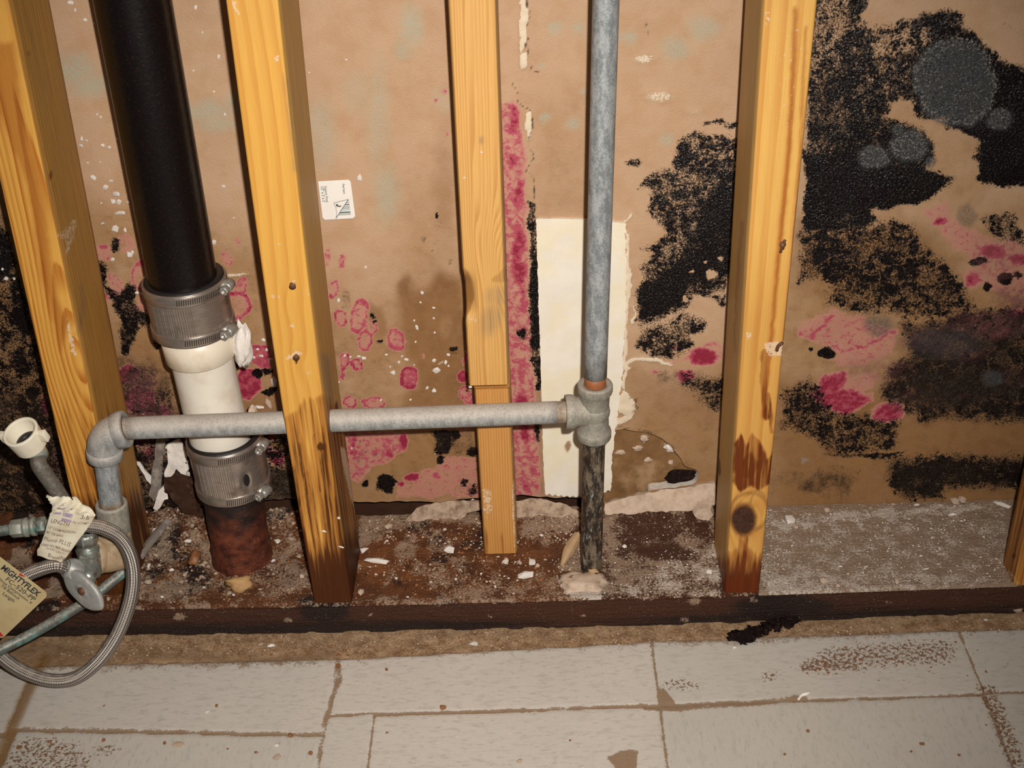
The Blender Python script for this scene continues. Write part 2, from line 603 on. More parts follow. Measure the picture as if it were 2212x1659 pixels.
def mat_floor():
    m = M('grey_vinyl_tile')
    st = m.attr('turn')
    va = m.scalev(m.obj, (100, 300, 300))
    vb = m.scalev(m.obj, (300, 100, 300))
    vv = m.mix(st, va, vb)
    fl_ = m.noise(1.0, 4, 0.6, vec=vv)
    fl2 = m.noise(2.3, 3, 0.6, vec=vv)
    bg = m.noise(9, 3, 0.6)
    c = m.mix(bg, (0.53, 0.482, 0.428), (0.645, 0.583, 0.520))
    c = m.mix(m.ss(fl_, 0.52, 0.72, 0, 0.6), c, (0.34, 0.335, 0.30))
    c = m.mix(m.ss(m.noise(0.55, 4, 0.6, vec=vv), 0.5, 0.72, 0, 0.6), c, (0.42, 0.40, 0.355))
    c = m.mix(m.ss(fl2, 0.62, 0.72, 0, 0.85), c, (0.80, 0.72, 0.63))
    c = m.mix(m.math('MULTIPLY', m.attr('tint'), 0.6), c, (0.42, 0.42, 0.365))
    fine = m.noise(420, 5, 0.68)
    n = m.noise(75, 4, 0.6)
    n1 = m.math('ADD', m.math('MULTIPLY', fine, 0.55), m.math('MULTIPLY', n, 0.45))
    bar = m.attr('bare')
    c = m.mix(bar, c, m.mix(m.ss(n1, 0.36, 0.66), (0.19, 0.105, 0.052), (0.47, 0.315, 0.19)))
    di = m.thr(m.attr('dirt'), n1, 2.2, 0.36, 0.68)
    c = m.mix(m.math('MULTIPLY', di, 0.9), c, m.mix(fine, (0.17, 0.095, 0.045), (0.36, 0.23, 0.13)))
    gr = m.thr(m.attr('grit'), m.noise(270, 4, 0.7), 4.0, 0.45, 0.6)
    c = m.mix(m.math('MULTIPLY', gr, 0.9), c, m.mix(m.noise(500, 2), (0.09, 0.04, 0.018), (0.24, 0.125, 0.06)))
    am = m.attr('amber')
    c = m.mix(m.math('MULTIPLY', am, 0.85), c, m.mix(m.noise(1.0, 4, 0.6, vec=m.scalev(m.obj, (400, 40, 100))), (0.13, 0.06, 0.018), (0.36, 0.20, 0.07)))
    sp = m.math('MULTIPLY', m.ss(m.vor(260), 0.14, 0.05), m.ss(m.noise(30, 2), 0.5, 0.66))
    c = m.mix(m.math('MULTIPLY', m.math('MULTIPLY', sp, bar), 0.8), c, (0.70, 0.58, 0.46))
    h = m.math('ADD', m.math('MULTIPLY', fl_, 0.25), m.math('MULTIPLY', m.math('ADD', di, bar), fine))
    m.bump(h, 0.5, 0.0012)
    return m.out(c, m.mix(di, (0.50,) * 3, (0.85,) * 3), spec=0.35)


def mat_galv(name='galvanized_steel', lo=(0.20, 0.215, 0.225), hi=(0.44, 0.455, 0.455), dust=0.0, rustc=None):
    m = M(name)
    a = m.noise(1.0, 4, 0.65, vec=m.scalev(m.obj, (170, 170, 70)))
    b = m.noise(620, 4, 0.65)
    c = m.mix(m.ss(m.math('ADD', m.math('MULTIPLY', a, 0.6), m.math('MULTIPLY', b, 0.4)), 0.38, 0.64), lo, hi)
    c = m.mix(m.ss(m.noise(210, 3, 0.7), 0.62, 0.74, 0, 0.5), c, (0.60, 0.61, 0.60))
    c = m.mix(m.ss(m.noise(330, 2, 0.6), 0.70, 0.78, 0, 0.55), c, (0.10, 0.10, 0.095))
    rough = 0.50 if not dust else 0.72
    if dust:
        nz = m.sep(m.n('NewGeometry').outputs['Normal'])[2]
        d = m.math('MULTIPLY', m.ss(nz, -0.15, 0.75), dust)
        d = m.math('MULTIPLY', d, m.ss(b, 0.25, 0.62, 0.3, 1.0))
        c = m.mix(d, c, m.mix(m.noise(45, 3), (0.46, 0.39, 0.32), (0.64, 0.56, 0.49)))
    if rustc:
        c = m.mix(m.math('MULTIPLY', m.attr('rust'), m.ss(b, 0.3, 0.6, 0.5, 1)), c, rustc)
    m.bump(b, 0.12, 0.0006)
    return m.out(c, rough, 0.25, 0.45)


def mat_mucky_pipe():
    m = M('corroded_steel')
    sv = m.scalev(m.obj, (130, 130, 48))
    b = m.noise(1.0, 6, 0.75, vec=sv)
    d = m.noise(1.7, 6, 0.78, vec=sv)
    c = m.mix(m.ss(b, 0.44, 0.60), (0.020, 0.013, 0.010), (0.19, 0.145, 0.095))
    c = m.mix(m.ss(d, 0.56, 0.64, 0, 0.75), c, (0.42, 0.40, 0.37))
    c = m.mix(m.ss(m.noise(70, 3), 0.55, 0.7, 0, 0.6), c, (0.16, 0.075, 0.03))
    m.bump(d, 0.5, 0.001)
    return m.out(c, 0.5, 0.1, 0.45)


def mat_black_pipe():
    m = M('black_coated_iron')
    n = m.noise(330, 4, 0.6)
    c = m.mix(n, (0.0025, 0.0018, 0.002), (0.009, 0.006, 0.006))
    c = m.mix(m.ss(m.noise(900, 2), 0.66, 0.72, 0, 0.8), c, (0.10, 0.028, 0.012))
    m.bump(m.math('ADD', m.noise(240, 3, 0.5), m.math('MULTIPLY', n, 0.3)), 0.20, 0.0014)
    return m.out(c, 0.29, 0.0, 0.55)


def mat_rust_pipe():
    m = M('rusted_iron')
    n = m.noise(90, 5, 0.65)
    d = m.noise(500, 4, 0.65)
    h = m.attr('rust')
    c = m.mix(h, (0.014, 0.008, 0.007), m.mix(m.ss(n, 0.3, 0.7), (0.040, 0.008, 0.005), (0.17, 0.042, 0.018)))
    c = m.mix(m.ss(d, 0.62, 0.72, 0, 0.55), c, (0.24, 0.12, 0.07))
    sp = m.math('MULTIPLY', m.ss(m.vor(300), 0.12, 0.05), m.ss(m.noise(50, 2), 0.52, 0.66))
    c = m.mix(m.math('MULTIPLY', sp, 0.7), c, (0.55, 0.48, 0.42))
    m.bump(m.math('ADD', d, n), 0.7, 0.0016)
    return m.out(c, 0.55, 0.0, 0.4)


def mat_plain(name, col, rough=0.5, metal=0.0, var=0.25, scale=150, dirt=None, dirt_amt=0.5, bump=0.15, spec=0.5):
    m = M(name)
    n = m.noise(scale, 4, 0.6)
    c = m.mix(n, tuple(t * (1 - var) for t in col), tuple(min(1, t * (1 + var)) for t in col))
    if dirt:
        c = m.mix(m.ss(m.noise(scale * 0.45, 4, 0.65), 0.5, 0.68, 0, dirt_amt), c, dirt)
    if bump:
        m.bump(m.noise(scale * 3, 3), bump, 0.0008)
    return m.out(c, rough, metal, spec)


def mat_steel_band(name, slots=False):
    m = M(name)
    n = m.noise(1.0, 3, 0.6, vec=m.scalev(m.obj, (90, 90, 600)))
    c = m.mix(n, (0.27, 0.215, 0.175), (0.56, 0.48, 0.42))
    c = m.mix(m.ss(m.noise(60, 3), 0.55, 0.7, 0, 0.5), c, (0.16, 0.10, 0.07))
    m.bump(n, 0.08, 0.0004)
    return m.out(c, 0.34, 0.75, 0.5)


def mat_braid():
    m = M('braided_steel')
    u = m.sep(m.uv())
    s = m.math('MULTIPLY', u[0], 620.0)
    a = m.math('MULTIPLY', u[1], 14.0)
    p = m.math('SINE', m.math('MULTIPLY', m.math('ADD', s, a), PI))
    q = m.math('SINE', m.math('MULTIPLY', m.math('SUBTRACT', s, a), PI))
    h = m.math('MULTIPLY', p, q)
    hh = m.ss(h, -0.6, 0.7)
    c = m.mix(hh, (0.14, 0.115, 0.10), (0.60, 0.55, 0.51))
    nz = m.sep(m.n('NewGeometry').outputs['Normal'])[2]
    d = m.math('MULTIPLY', m.ss(nz, 0.05, 0.9), m.ss(m.noise(140, 4), 0.3, 0.6, 0.25, 0.85))
    c = m.mix(d, c, (0.43, 0.36, 0.30))
    m.bump(h, 0.7, 0.0006)
    return m.out(c, 0.36, m.math('SUBTRACT', 0.75, m.math('MULTIPLY', d, 0.6)), 0.5)


def mat_verdigris(name='verdigris_copper', base=(0.10, 0.105, 0.095)):
    m = M(name)
    n = m.noise(130, 4, 0.65)
    c = m.mix(m.ss(n, 0.46, 0.68), base, (0.12, 0.27, 0.235))
    nz = m.sep(m.n('NewGeometry').outputs['Normal'])[2]
    c = m.mix(m.math('MULTIPLY', m.ss(nz, 0.1, 0.9), m.ss(m.noise(420, 4), 0.35, 0.6, 0.2, 0.85)), c, (0.38, 0.36, 0.31))
    m.bump(n, 0.3, 0.0008)
    return m.out(c, 0.5, 0.2, 0.45)


def mat_chrome_old(name='tarnished_chrome'):
    m = M(name)
    n = m.noise(120, 4, 0.65)
    c = m.mix(m.ss(n, 0.40, 0.60), (0.58, 0.57, 0.53), (0.16, 0.17, 0.15))
    c = m.mix(m.ss(m.noise(75, 3), 0.60, 0.72, 0, 0.7), c, (0.05, 0.16, 0.13))
    m.bump(n, 0.15, 0.0006)
    return m.out(c, m.ss(n, 0.4, 0.62, 0.2, 0.6), m.ss(n, 0.42, 0.62, 0.9, 0.3))


def mat_mesh_panel():
    m = M('mesh_backed_panel')
    v = m.sep(m.obj)
    wv = m.noise(30, 3, 0.5, col=True)
    ws = m.sep(wv)
    x = m.math('MULTIPLY_ADD', ws[0], 0.004, v[0])
    z = m.math('MULTIPLY_ADD', ws[1], 0.004, v[2])
    gx = m.math('ABSOLUTE', m.math('SINE', m.math('MULTIPLY', x, PI / 0.0016)))
    gz = m.math('ABSOLUTE', m.math('SINE', m.math('MULTIPLY', z, PI / 0.0016)))
    g = m.math('MAXIMUM', m.ss(gx, 0.22, 0.05), m.ss(gz, 0.22, 0.05))
    g = m.math('MULTIPLY', g, m.ss(m.noise(26, 4, 0.65), 0.38, 0.62, 0.15, 1.0))
    c = m.mix(m.noise(9, 2), (0.84, 0.76, 0.63), (0.88, 0.84, 0.76))
    yl = m.ss(m.noise(15, 3, 0.6), 0.44, 0.60, 0, 1)
    c = m.mix(m.math('MULTIPLY', yl, 0.22), c, (0.80, 0.68, 0.33))
    c = m.mix(m.math('MULTIPLY', g, yl), c, (0.76, 0.58, 0.16))
    c = m.mix(m.math('MULTIPLY', g, m.math('SUBTRACT', 0.9, m.math('MULTIPLY', yl, 0.7))), c, (0.50, 0.46, 0.39))
    h = m.math('ADD', m.math('MULTIPLY', g, -0.8), m.noise(40, 3))
    c = m.mix(m.attr('stain'), c, (0.34, 0.22, 0.12))
    m.bump(h, 0.35, 0.0012)
    return m.out(c, 0.75, spec=0.3)


def mat_paper(name, col, stain):
    m = M(name)
    c = m.mix(m.ss(m.noise(55, 4, 0.6), 0.42, 0.72, 0, 0.7), col, stain)
    m.bump(m.noise(200, 3), 0.15, 0.0006)
    return m.out(c, 0.7, spec=0.3)


W_WALL = mat_wall()
W_GYP = mat_gypsum()
W_CHIP = mat_gypsum('white_plaster', (0.86, 0.80, 0.74), (0.55, 0.42, 0.33), 0.4)
W_SCRAP = mat_gypsum('dirty_torn_paper', (0.46, 0.34, 0.24), (0.15, 0.08, 0.045), 0.9)
W_CHUNK = mat_gypsum('pinkish_plaster', (0.60, 0.46, 0.35), (0.36, 0.23, 0.14), 0.6)
W_SILL = mat_sill()
W_FLOOR = mat_floor()
W_GALV = mat_galv()
W_GALVD = mat_galv('dusty_galvanized_steel', (0.24, 0.245, 0.24), (0.44, 0.44, 0.42), 0.85)
W_FIT = mat_galv('cast_fitting', (0.21, 0.195, 0.155), (0.36, 0.34, 0.285), 0.55)
W_THREAD = mat_galv('rusty_thread', (0.20, 0.13, 0.08), (0.40, 0.33, 0.26), 0.3)
W_COPRING = mat_plain('rust_ring', (0.30, 0.105, 0.035), 0.6, 0, 0.3, 300)
W_MUCK = mat_mucky_pipe()
W_BLACK = mat_black_pipe()
W_RUST = mat_rust_pipe()
W_PVC = mat_plain('white_plastic_pipe', (0.78, 0.72, 0.62), 0.38, 0, 0.05, 60, (0.56, 0.42, 0.28), 0.35, 0.03)
W_PVC2 = mat_plain('cream_plastic_hub', (0.78, 0.69, 0.55), 0.38, 0, 0.05, 60, (0.56, 0.38, 0.22), 0.4, 0.03)
W_SHIELD = mat_steel_band('corrugated_shield')
W_BAND = mat_steel_band('clamp_band')
W_SLOT = mat_plain('dark_slot', (0.03, 0.02, 0.016), 0.6, 0.2, 0.3)
W_SCREW = mat_plain('zinc_screw', (0.42, 0.40, 0.36), 0.4, 0.6, 0.3, 200, (0.30, 0.22, 0.15), 0.6)
W_RUBBER = mat_plain('dark_rubber', (0.012, 0.010, 0.010), 0.5, 0, 0.3)
W_BRAID = mat_braid()
W_DULLHOSE = mat_plain('dull_grey_hose', (0.13, 0.115, 0.095), 0.5, 0.2, 0.35, 500, (0.30, 0.25, 0.2), 0.6, 0.4)
W_NUT = mat_plain('yellowed_white_plastic', (0.84, 0.77, 0.62), 0.4, 0, 0.04, 80, (0.70, 0.54, 0.33), 0.5, 0.03)
W_VERD = mat_verdigris()
W_VERD2 = mat_verdigris('verdigris_fitting', (0.30, 0.30, 0.25))
W_CHROME = mat_chrome_old()
W_HANDLE = mat_plain('dusty_metal_handle', (0.40, 0.40, 0.385), 0.55, 0.35, 0.25, 260, (0.56, 0.50, 0.43), 0.8)
W_TANELL = mat_plain('dusty_tan_iron', (0.37, 0.26, 0.155), 0.7, 0, 0.25, 160, (0.52, 0.42, 0.30), 0.7)
W_PANEL = mat_mesh_panel()
W_TAG1 = mat_paper('cream_tag_paper', (0.80, 0.74, 0.58), (0.62, 0.48, 0.30))
W_TAG2 = mat_paper('buff_tag_card', (0.62, 0.50, 0.27), (0.52, 0.38, 0.19))
W_STICK = mat_paper('white_sticker_paper', (0.84, 0.80, 0.74), (0.80, 0.74, 0.66))
W_INK = mat_plain('dark_ink', (0.03, 0.035, 0.045), 0.7, 0, 0.2, 200, None, 0, 0)
W_INK2 = mat_plain('teal_ink', (0.06, 0.13, 0.15), 0.7, 0, 0.2, 200, None, 0, 0)
W_INK3 = mat_plain('faded_ink', (0.22, 0.16, 0.13), 0.7, 0, 0.3, 400, None, 0, 0)
W_LILAC = mat_plain('lilac_ink', (0.42, 0.33, 0.45), 0.7, 0, 0.3, 400, (0.74, 0.66, 0.55), 0.9, 0)
W_RED = mat_plain('red_ink', (0.55, 0.03, 0.02), 0.6, 0, 0.1, 200, None, 0, 0)
W_NAIL = mat_plain('rusty_nail', (0.14, 0.06, 0.03), 0.6, 0.3, 0.4, 400)
W_PEBBLE = mat_plain('tan_stone', (0.46, 0.27, 0.11), 0.7, 0, 0.25, 120, (0.30, 0.15, 0.06), 0.5)
W_FLAKE = mat_plain('rust_flake', (0.26, 0.10, 0.03), 0.7, 0, 0.35, 200, (0.45, 0.33, 0.24), 0.5, 0.4)
W_GREYW = mat_plain('grey_weathered_wood', (0.20, 0.165, 0.14), 0.7, 0, 0.35, 200, (0.40, 0.35, 0.30), 0.6, 0.4)
W_MOLD_SHADE = mat_plain('black_mould_and_hole_shade', (0.010, 0.004, 0.004), 0.8, 0, 0.5, 500, (0.07, 0.03, 0.024), 0.5, 1.0, 0.15)  # mould fuzz, also the painted shade inside the broken hole
W_CAVE = mat_plain('cavity_brown', (0.050, 0.022, 0.012), 0.6, 0, 0.4, 60, (0.02, 0.009, 0.006), 0.7, 0.3, 0.2)
W_BACKER = mat_plain('glue_stained_backing', (0.235, 0.125, 0.050), 0.42, 0, 0.45, 60, (0.42, 0.27, 0.15), 0.7, 0.5)
W_SPLINT = mat_plain('tan_splinter', (0.46, 0.30, 0.16), 0.7, 0, 0.25, 200)
W_STUD_A = mat_wood('stud_wood_arched', (0.68, 0.35, 0.068), (0.42, 0.135, 0.016), contrast=1.0, side=(0.38, 0.19, 0.048))
W_STUD_B = mat_wood('stud_wood_amber', (0.72, 0.385, 0.078), (0.55, 0.225, 0.034), contrast=0.6, side=(0.40, 0.24, 0.075))
W_STUD_C = mat_wood('stud_wood_fine', (0.71, 0.40, 0.125), (0.50, 0.225, 0.055), contrast=0.7, side=(0.40, 0.25, 0.085))
W_STUD_D = mat_wood('stud_wood_knotty', (0.73, 0.415, 0.105), (0.54, 0.215, 0.038), contrast=0.6, side=(0.42, 0.26, 0.09), wetc=(0.105, 0.022, 0.006))
W_STUD_E = mat_wood('stud_wood_lower', (0.62, 0.31, 0.085), (0.44, 0.165, 0.04), contrast=0.75, side=(0.42, 0.24, 0.075))

# ------------------------------------------------------------------ back wall: paper face of the gypsum board with its stains
WY = 0.138


def wxz(px, py):
    p = onY(px, py, WY)
    return p[0], p[2]


def build_wall():
    xs = np.concatenate([np.arange(-1.2, -0.40, 0.05), np.arange(-0.40, 0.80, 0.0021), np.arange(0.80, 1.5, 0.05)])
    zs = np.concatenate([np.arange(0.0, 0.66, 0.0021), np.arange(0.66, 1.4, 0.05)])
    X, Z = np.meshgrid(xs, zs, indexing='ij')
    nx, nz = X.shape
    x, z = X.ravel(), Z.ravel()
    V = np.stack([x, np.full_like(x, WY), z], 1)
    px, py = photo_xy(V)
    P = Paint(px, py, 9.0, 30.0)
    # ---- right bay, survey crop coordinates converted on the fly
    A = lambda pts, s=3.016, ox=1650, oy=0: [(ox + a / s, oy + b / s) for a, b in pts]
    up = [(1600, 500), (1600, -40), (1774, -40), (1872, 0), (1856, 50), (1912, 53), (1938, 50), (1975, 40), (1998, 30), (2018, 33), (2048, 17), (2078, 30),
          (2084, 56), (2121, 90), (2161, 126), (2212, 150), (2300, 170), (2300, 420), (2212, 403), (2147, 401), (2107, 388), (2124, 368), (2107, 335),
          (2114, 298), (2084, 285), (2044, 275), (2048, 242), (2005, 258), (1978, 245), (1968, 215), (1938, 212), (1922, 225), (1909, 249),
          (1965, 268), (2001, 288), (2018, 308), (2015, 348), (1995, 358), (2061, 385), (2044, 404), (2011, 424), (1968, 441), (1928, 441),
          (1922, 428), (1882, 454), (1889, 471), (1869, 497), (1735, 505)]
    up = [p if p[0] > 1700 else (1742, p[1]) for p in up]
    P.poly('black', up, 0.80, 12)
    P.poly('black', [(1740, 330), (1985, 360), (2061, 385), (2011, 424), (1968, 441), (1882, 454), (1740, 500)], 1.15, 8)
    P.poly('black', [(2085, 100), (2212, 160), (2300, 180), (2300, 400), (2120, 395), (2115, 300), (2060, 280), (2160, 240)], 1.15, 8)
    P.poly('black', [(1740, -40), (1850, -40), (1850, 90), (1800, 150), (1740, 160)], 0.42, 45, 'erase')
    P.poly('black', [(1870, 40), (2010, 65), (2000, 92), (1960, 112), (1890, 120)], 0.5, 14, 'erase')
    P.poly('black', [(1845, 90), (1960, 110), (1960, 200), (1860, 230)], 0.2, 20, 'erase')
    P.ell('black', 1780, 250, 70, 110, 0.12, 0.5, mode='erase')
    P.ell('fuzz', 2061, 180, 88, 98, 0.95, 0.06, -25)
    P.ell('frost', 2061, 180, 88, 98, 0.26, 0.08, -25)
    P.ell('frost', 2065, 175, 92, 100, 0.45, 0.05, -25, ring=1.0)
    for cx, cy, rx, ry in ((1965, 315, 42, 33), (1889, 341, 34, 25), (2161, 257, 29, 22), (1938, 277, 15, 10), (2010, 350, 12, 10)):
        P.ell('fuzz', cx, cy, rx, ry, 0.95, 0.2)
        P.ell('frost', cx, cy, rx, ry, 0.50, 0.3, ring=0.25)
    B = lambda pts: A(pts, 2.552, 1650, 450)
    P.poly('black', B([(210, 110), (480, 110), (600, 80), (720, 80), (800, 130), (900, 220), (1000, 310), (1100, 440), (1180, 560), (1000, 600), (800, 600), (650, 560), (540, 590), (480, 560), (350, 530), (360, 420), (300, 380), (190, 410)]), 0.56, 18)
    P.poly('black', B([(700, 60), (820, 100), (900, 230), (860, 480), (780, 480), (780, 250)]), 0.62, 16)
    for a, b, r in ((320, 160, 40), (240, 180, 25), (310, 270, 40), (690, 340, 25), (990, 340, 30), (930, 305, 18), (660, 285, 28), (500, 540, 22), (1330, 385, 38), (1400, 370, 26), (1240, 430, 22)):
        P.ell('black', 1650 + a / 2.552, 450 + b / 2.552, r / 2.552, r / 2.9, 1.0, 0.4)
    P.line('black', B([(820, 290), (830, 400), (850, 500)]), 4, 0.9)
    D2 = B([(760, 620), (900, 640), (1100, 560), (1430, 540), (1700, 540), (1700, 1190), (1430, 1180), (1250, 1180), (1100, 1150), (900, 1180), (760, 1120), (640, 1040), (680, 900), (800, 800)])
    P.poly('brown', D2, 0.9, 30)
    P.poly('black', D2, 0.60, 20)
    P.poly('soot', D2, 0.60, 30)
    P.poly('soot', B([(830, 860), (1100, 840), (1300, 880), (1430, 900), (1430, 1060), (1200, 1080), (900, 1100), (800, 1000)]), 0.88, 26)
    P.ell('fuzz', 1650 + 1000 / 2.552, 450 + 740 / 2.552, 75, 32, 0.5, 0.6)
    P.ell('fuzz', 1650 + 1260 / 2.552, 450 + 940 / 2.552, 22, 14, 0.9, 0.3)
    P.poly('brown', B([(200, 80), (900, 100), (1200, 560), (1100, 640), (500, 560), (190, 420)]), 0.70, 40)
    P.poly('brown', B([(60, 940), (1430, 1100), (1700, 1300), (1700, 1700), (60, 1700)]), 0.82, 40)
    P.poly('black', B([(100, 1020), (250, 930), (310, 960), (330, 1060), (420, 1130), (560, 1130), (650, 1160), (760, 1180), (720, 1330), (520, 1360), (380, 1370), (290, 1270), (100, 1220)]), 0.54, 16)
    P.poly('black', B([(690, 1390), (1000, 1360), (1430, 1380), (1700, 1380), (1700, 1540), (1430, 1540), (1250, 1540), (1000, 1540), (950, 1600), (760, 1600), (690, 1480)]), 0.72, 24)
    P.poly('soot', B([(690, 1390), (1000, 1360), (1430, 1380), (1700, 1380), (1700, 1540), (1000, 1540), (950, 1600), (760, 1600), (690, 1480)]), 0.55, 20)
    P.poly('soot', B([(70, 1500), (250, 1450), (400, 1440), (520, 1470), (480, 1540), (470, 1590), (250, 1570)]), 0.62, 26)
    P.poly('black', B([(320, 1360), (430, 1365), (700, 1350), (800, 1330), (700, 1375), (420, 1385)]), 0.7, 5)
    P.ell('black', 1650 + 345 / 2.552, 450 + 800 / 2.552, 20, 13, 0.95, 0.3)
    P.ell('black', 1752, 753, 5, 4, 1, 0.3)
    P.poly('pink', B([(250, 1040), (330, 920), (460, 900), (470, 950), (430, 1000), (600, 1030), (590, 1070), (450, 1150), (340, 1110)]), 1.0, 9)
    P.poly('pink', B([(340, 950), (470, 930), (600, 900), (640, 860), (600, 1000), (420, 1040)]), 0.45, 10)
    P.ell('pink', 1650 + 690 / 2.552, 450 + 1130 / 2.552, 34, 20, 1.0, 0.4)
    P.poly('pink', B([(190, 650), (300, 580), (400, 550), (540, 600), (740, 680), (700, 800), (560, 860), (430, 890), (380, 830), (330, 740), (200, 710)]), 0.48, 13)
    P.line('pink', B([(200, 690), (260, 710), (330, 640), (380, 590)]), 5, 0.8, 4)
    P.line('pink', B([(330, 740), (430, 790), (560, 760), (740, 690)]), 5, 0.75, 5)
    P.ell('fuzz', 1650 + 640 / 2.552, 450 + 650 / 2.552, 34, 24, 0.7, 0.3)
    P.ell('pink', 1650 + 1120 / 2.552, 450 + 1025 / 2.552, 24, 9, 0.85, 0.4)
    P.poly('pink', B([(840, 10), (1000, -40), (1060, 80), (1250, 160), (1434, 180), (1700, 200), (1700, 520), (1434, 480), (1300, 470), (1150, 400), (1080, 350), (1180, 300), (1040, 230), (960, 90)]), 0.46, 12)
    P.ell('pink', 1650 + 1270 / 2.552, 450 + 240 / 2.552, 30, 16, 1.0, 0.4)
    P.ell('pink', 1650 + 1150 / 2.552, 450 + 395 / 2.552, 18, 20, 0.9, 0.5)
    P.ell('pink', 1650 + 980 / 2.552, 450 + 75 / 2.552, 18, 8, 0.95, 0.4)
    P.ell('pink', 1650 + 1420 / 2.552, 450 + 280 / 2.552, 30, 12, 0.95, 0.4)
    P.ell('pink', 1650 + 1410 / 2.552, 450 + 600 / 2.552, 40, 18, 1.0, 0.5)
    P.ell('pink', 1650 + 1230 / 2.552, 450 + 650 / 2.552, 70, 24, 0.65, 0.6)
    P.ell('fuzz', 1650 + 1120 / 2.552, 450 + 40 / 2.552, 20, 26, 0.55, 0.3)
    P.poly('black', B([(1180, 60), (1300, 40), (1400, 20), (1380, 80), (1434, 130), (1434, 200), (1330, 180), (1250, 130)]), 0.55, 10)
    P.ell('black', 1650 + 1180 / 2.552, 450 + 290 / 2.552, 22, 8, 0.85, 0.3)
    P.ell('frost', 1738 + 3, 995, 9, 8, 0.7, 0.3)
    # ---- bay between the grey pipe and the knotty stud
    G = lambda pts: A(pts, 2.37, 1300, 200)
    P.poly('black', G([(470, 195), (560, 215), (690, 235), (760, 240), (760, 960), (650, 960), (640, 1010), (560, 1040), (470, 1050), (430, 1110), (330, 1150), (280, 1190), (190, 1190), (180, 1060), (160, 1040), (210, 960), (190, 890), (250, 830), (200, 800), (300, 750), (330, 720), (260, 640), (230, 600), (260, 560), (240, 490), (190, 490), (210, 450), (270, 400), (370, 400), (380, 300), (400, 240)]), 0.60, 10)
    P.poly('black', G([(560, 480), (760, 440), (760, 880), (640, 960), (450, 1000), (420, 1080), (300, 1150), (190, 1170), (185, 1060), (200, 1000), (380, 860), (440, 740)]), 0.95, 16)
    P.poly('black', G([(190, 1010), (330, 960), (400, 1020), (300, 1140), (190, 1150)]), 1.15, 12)
    for a, b, r in ((565, 940, 26), (525, 875, 12), (460, 915, 14), (610, 855, 14), (420, 1065, 14)):
        P.ell('black', 1300 + a / 2.37, 200 + b / 2.37, r / 2.37, r / 2.8, 1, 0.4, mode='erase')
    P.poly('black', G([(500, 1010), (600, 1040), (640, 1030), (630, 1100), (560, 1060)]), 0.55, 8)
    P.poly('black', G([(200, 1200), (330, 1180), (400, 1130), (510, 1150), (540, 1190), (520, 1220), (440, 1230), (480, 1300), (380, 1350), (260, 1360), (170, 1290)]), 0.57, 10)
    P.ell('black', 1368, 354, 15, 9, 0.66, 0.5)
    P.line('black', G([(535, 155), (620, 155), (660, 190), (690, 170)]), 5, 0.62, 4)
    P.poly('soot', G([(270, 1420), (480, 1420), (660, 1440), (660, 1659), (560, 1620), (440, 1520), (290, 1500)]), 0.42, 20)
    P.poly('black', G([(380, 1440), (680, 1450), (680, 1659), (560, 1620), (440, 1520)]), 0.50, 22)
    P.poly('brown', G([(110, 1440), (300, 1420), (660, 1560), (680, 1800), (500, 1750), (200, 1640)]), 0.45, 40)
    P.ell('pink', 1300 + 520 / 2.37, 200 + 1355 / 2.37, 34, 20, 1.15, 0.35)
    P.ell('pink', 1300 + 570 / 2.37, 200 + 1330 / 2.37, 24, 26, 0.7, 0.3, ring=0.5)
    P.line('pink', G([(350, 1375), (440, 1355), (520, 1370)]), 4, 0.5, 4)
    P.ell('pink', 1300 + 425 / 2.37, 200 + 1450 / 2.37, 19, 13, 0.95, 0.5)
    P.ell('pink', 1300 + 395 / 2.37, 200 + 1305 / 2.37, 16, 3.5, 0.9, 0.5)
    P.ell('pink', 1300 + 270 / 2.37, 200 + 1438 / 2.37, 9, 4, 0.8, 0.5)
    P.line('cream', [(1345, 788), (1370, 778), (1400, 780), (1446, 784)], 4.5, 1.0, 3)
    P.line('cream', [(1345, 790), (1358, 796)], 4, 1.0, 3)
    P.ell('cream', 1390, 125, 26, 10, 0.60, 0.6)  # faint pale ellipses on the upper board
    P.ell('cream', 1425, 208, 40, 14, 0.58, 0.6)
    P.ell('cream', 1500, 240, 26, 8, 0.45, 0.6)
    P.ell('cream', 1235, 400, 26, 50, 0.36, 0.7)
    # greenish freckles on the bare board
    for a, b, r in ((1180, 255, 12), (1240, 270, 14), (1200, 60, 16), (1290, 100, 10), (1260, 200, 8), (1460, 105, 26), (1360, 80, 16), (1440, 300, 14), (1170, 140, 8), (1520, 60, 30), (1250, 60, 14)):
        P.ell('green', a, b, r, r * 0.8, 0.7, 0.7)
    # ---- board edge joint above and beside the cream panel
    P.poly('cream', [(1121, -20), (1141, -20), (1140, 40), (1137, 90), (1128, 118), (1124, 100), (1122, 0)], 1.0, 1.5)
    P.poly('cream', [(1126, 118), (1140, 112), (1138, 142), (1126, 146)], 1.0, 2)
    P.poly('cream', [(1132, 240), (1147, 236), (1149, 290), (1143, 302), (1134, 280)], 0.9, 2)
    P.line('soot', [(1142, 0), (1141, 80), (1136, 100), (1146, 125), (1143, 150), (1176, 158)], 1.3, 0.95, 1.6)
    P.line('soot', [(1112, 175), (1110, 190), (1122, 200), (1118, 220), (1145, 240), (1150, 280), (1138, 310), (1148, 340), (1136, 365), (1155, 385), (1152, 470)], 1.3, 0.9, 1.6)
    P.poly('pink', [(1080, 220), (1106, 222), (1116, 235), (1128, 285), (1136, 350), (1138, 480), (1142, 600), (1150, 720), (1156, 830), (1166, 1070), (1080, 1070)], 0.60, 5)
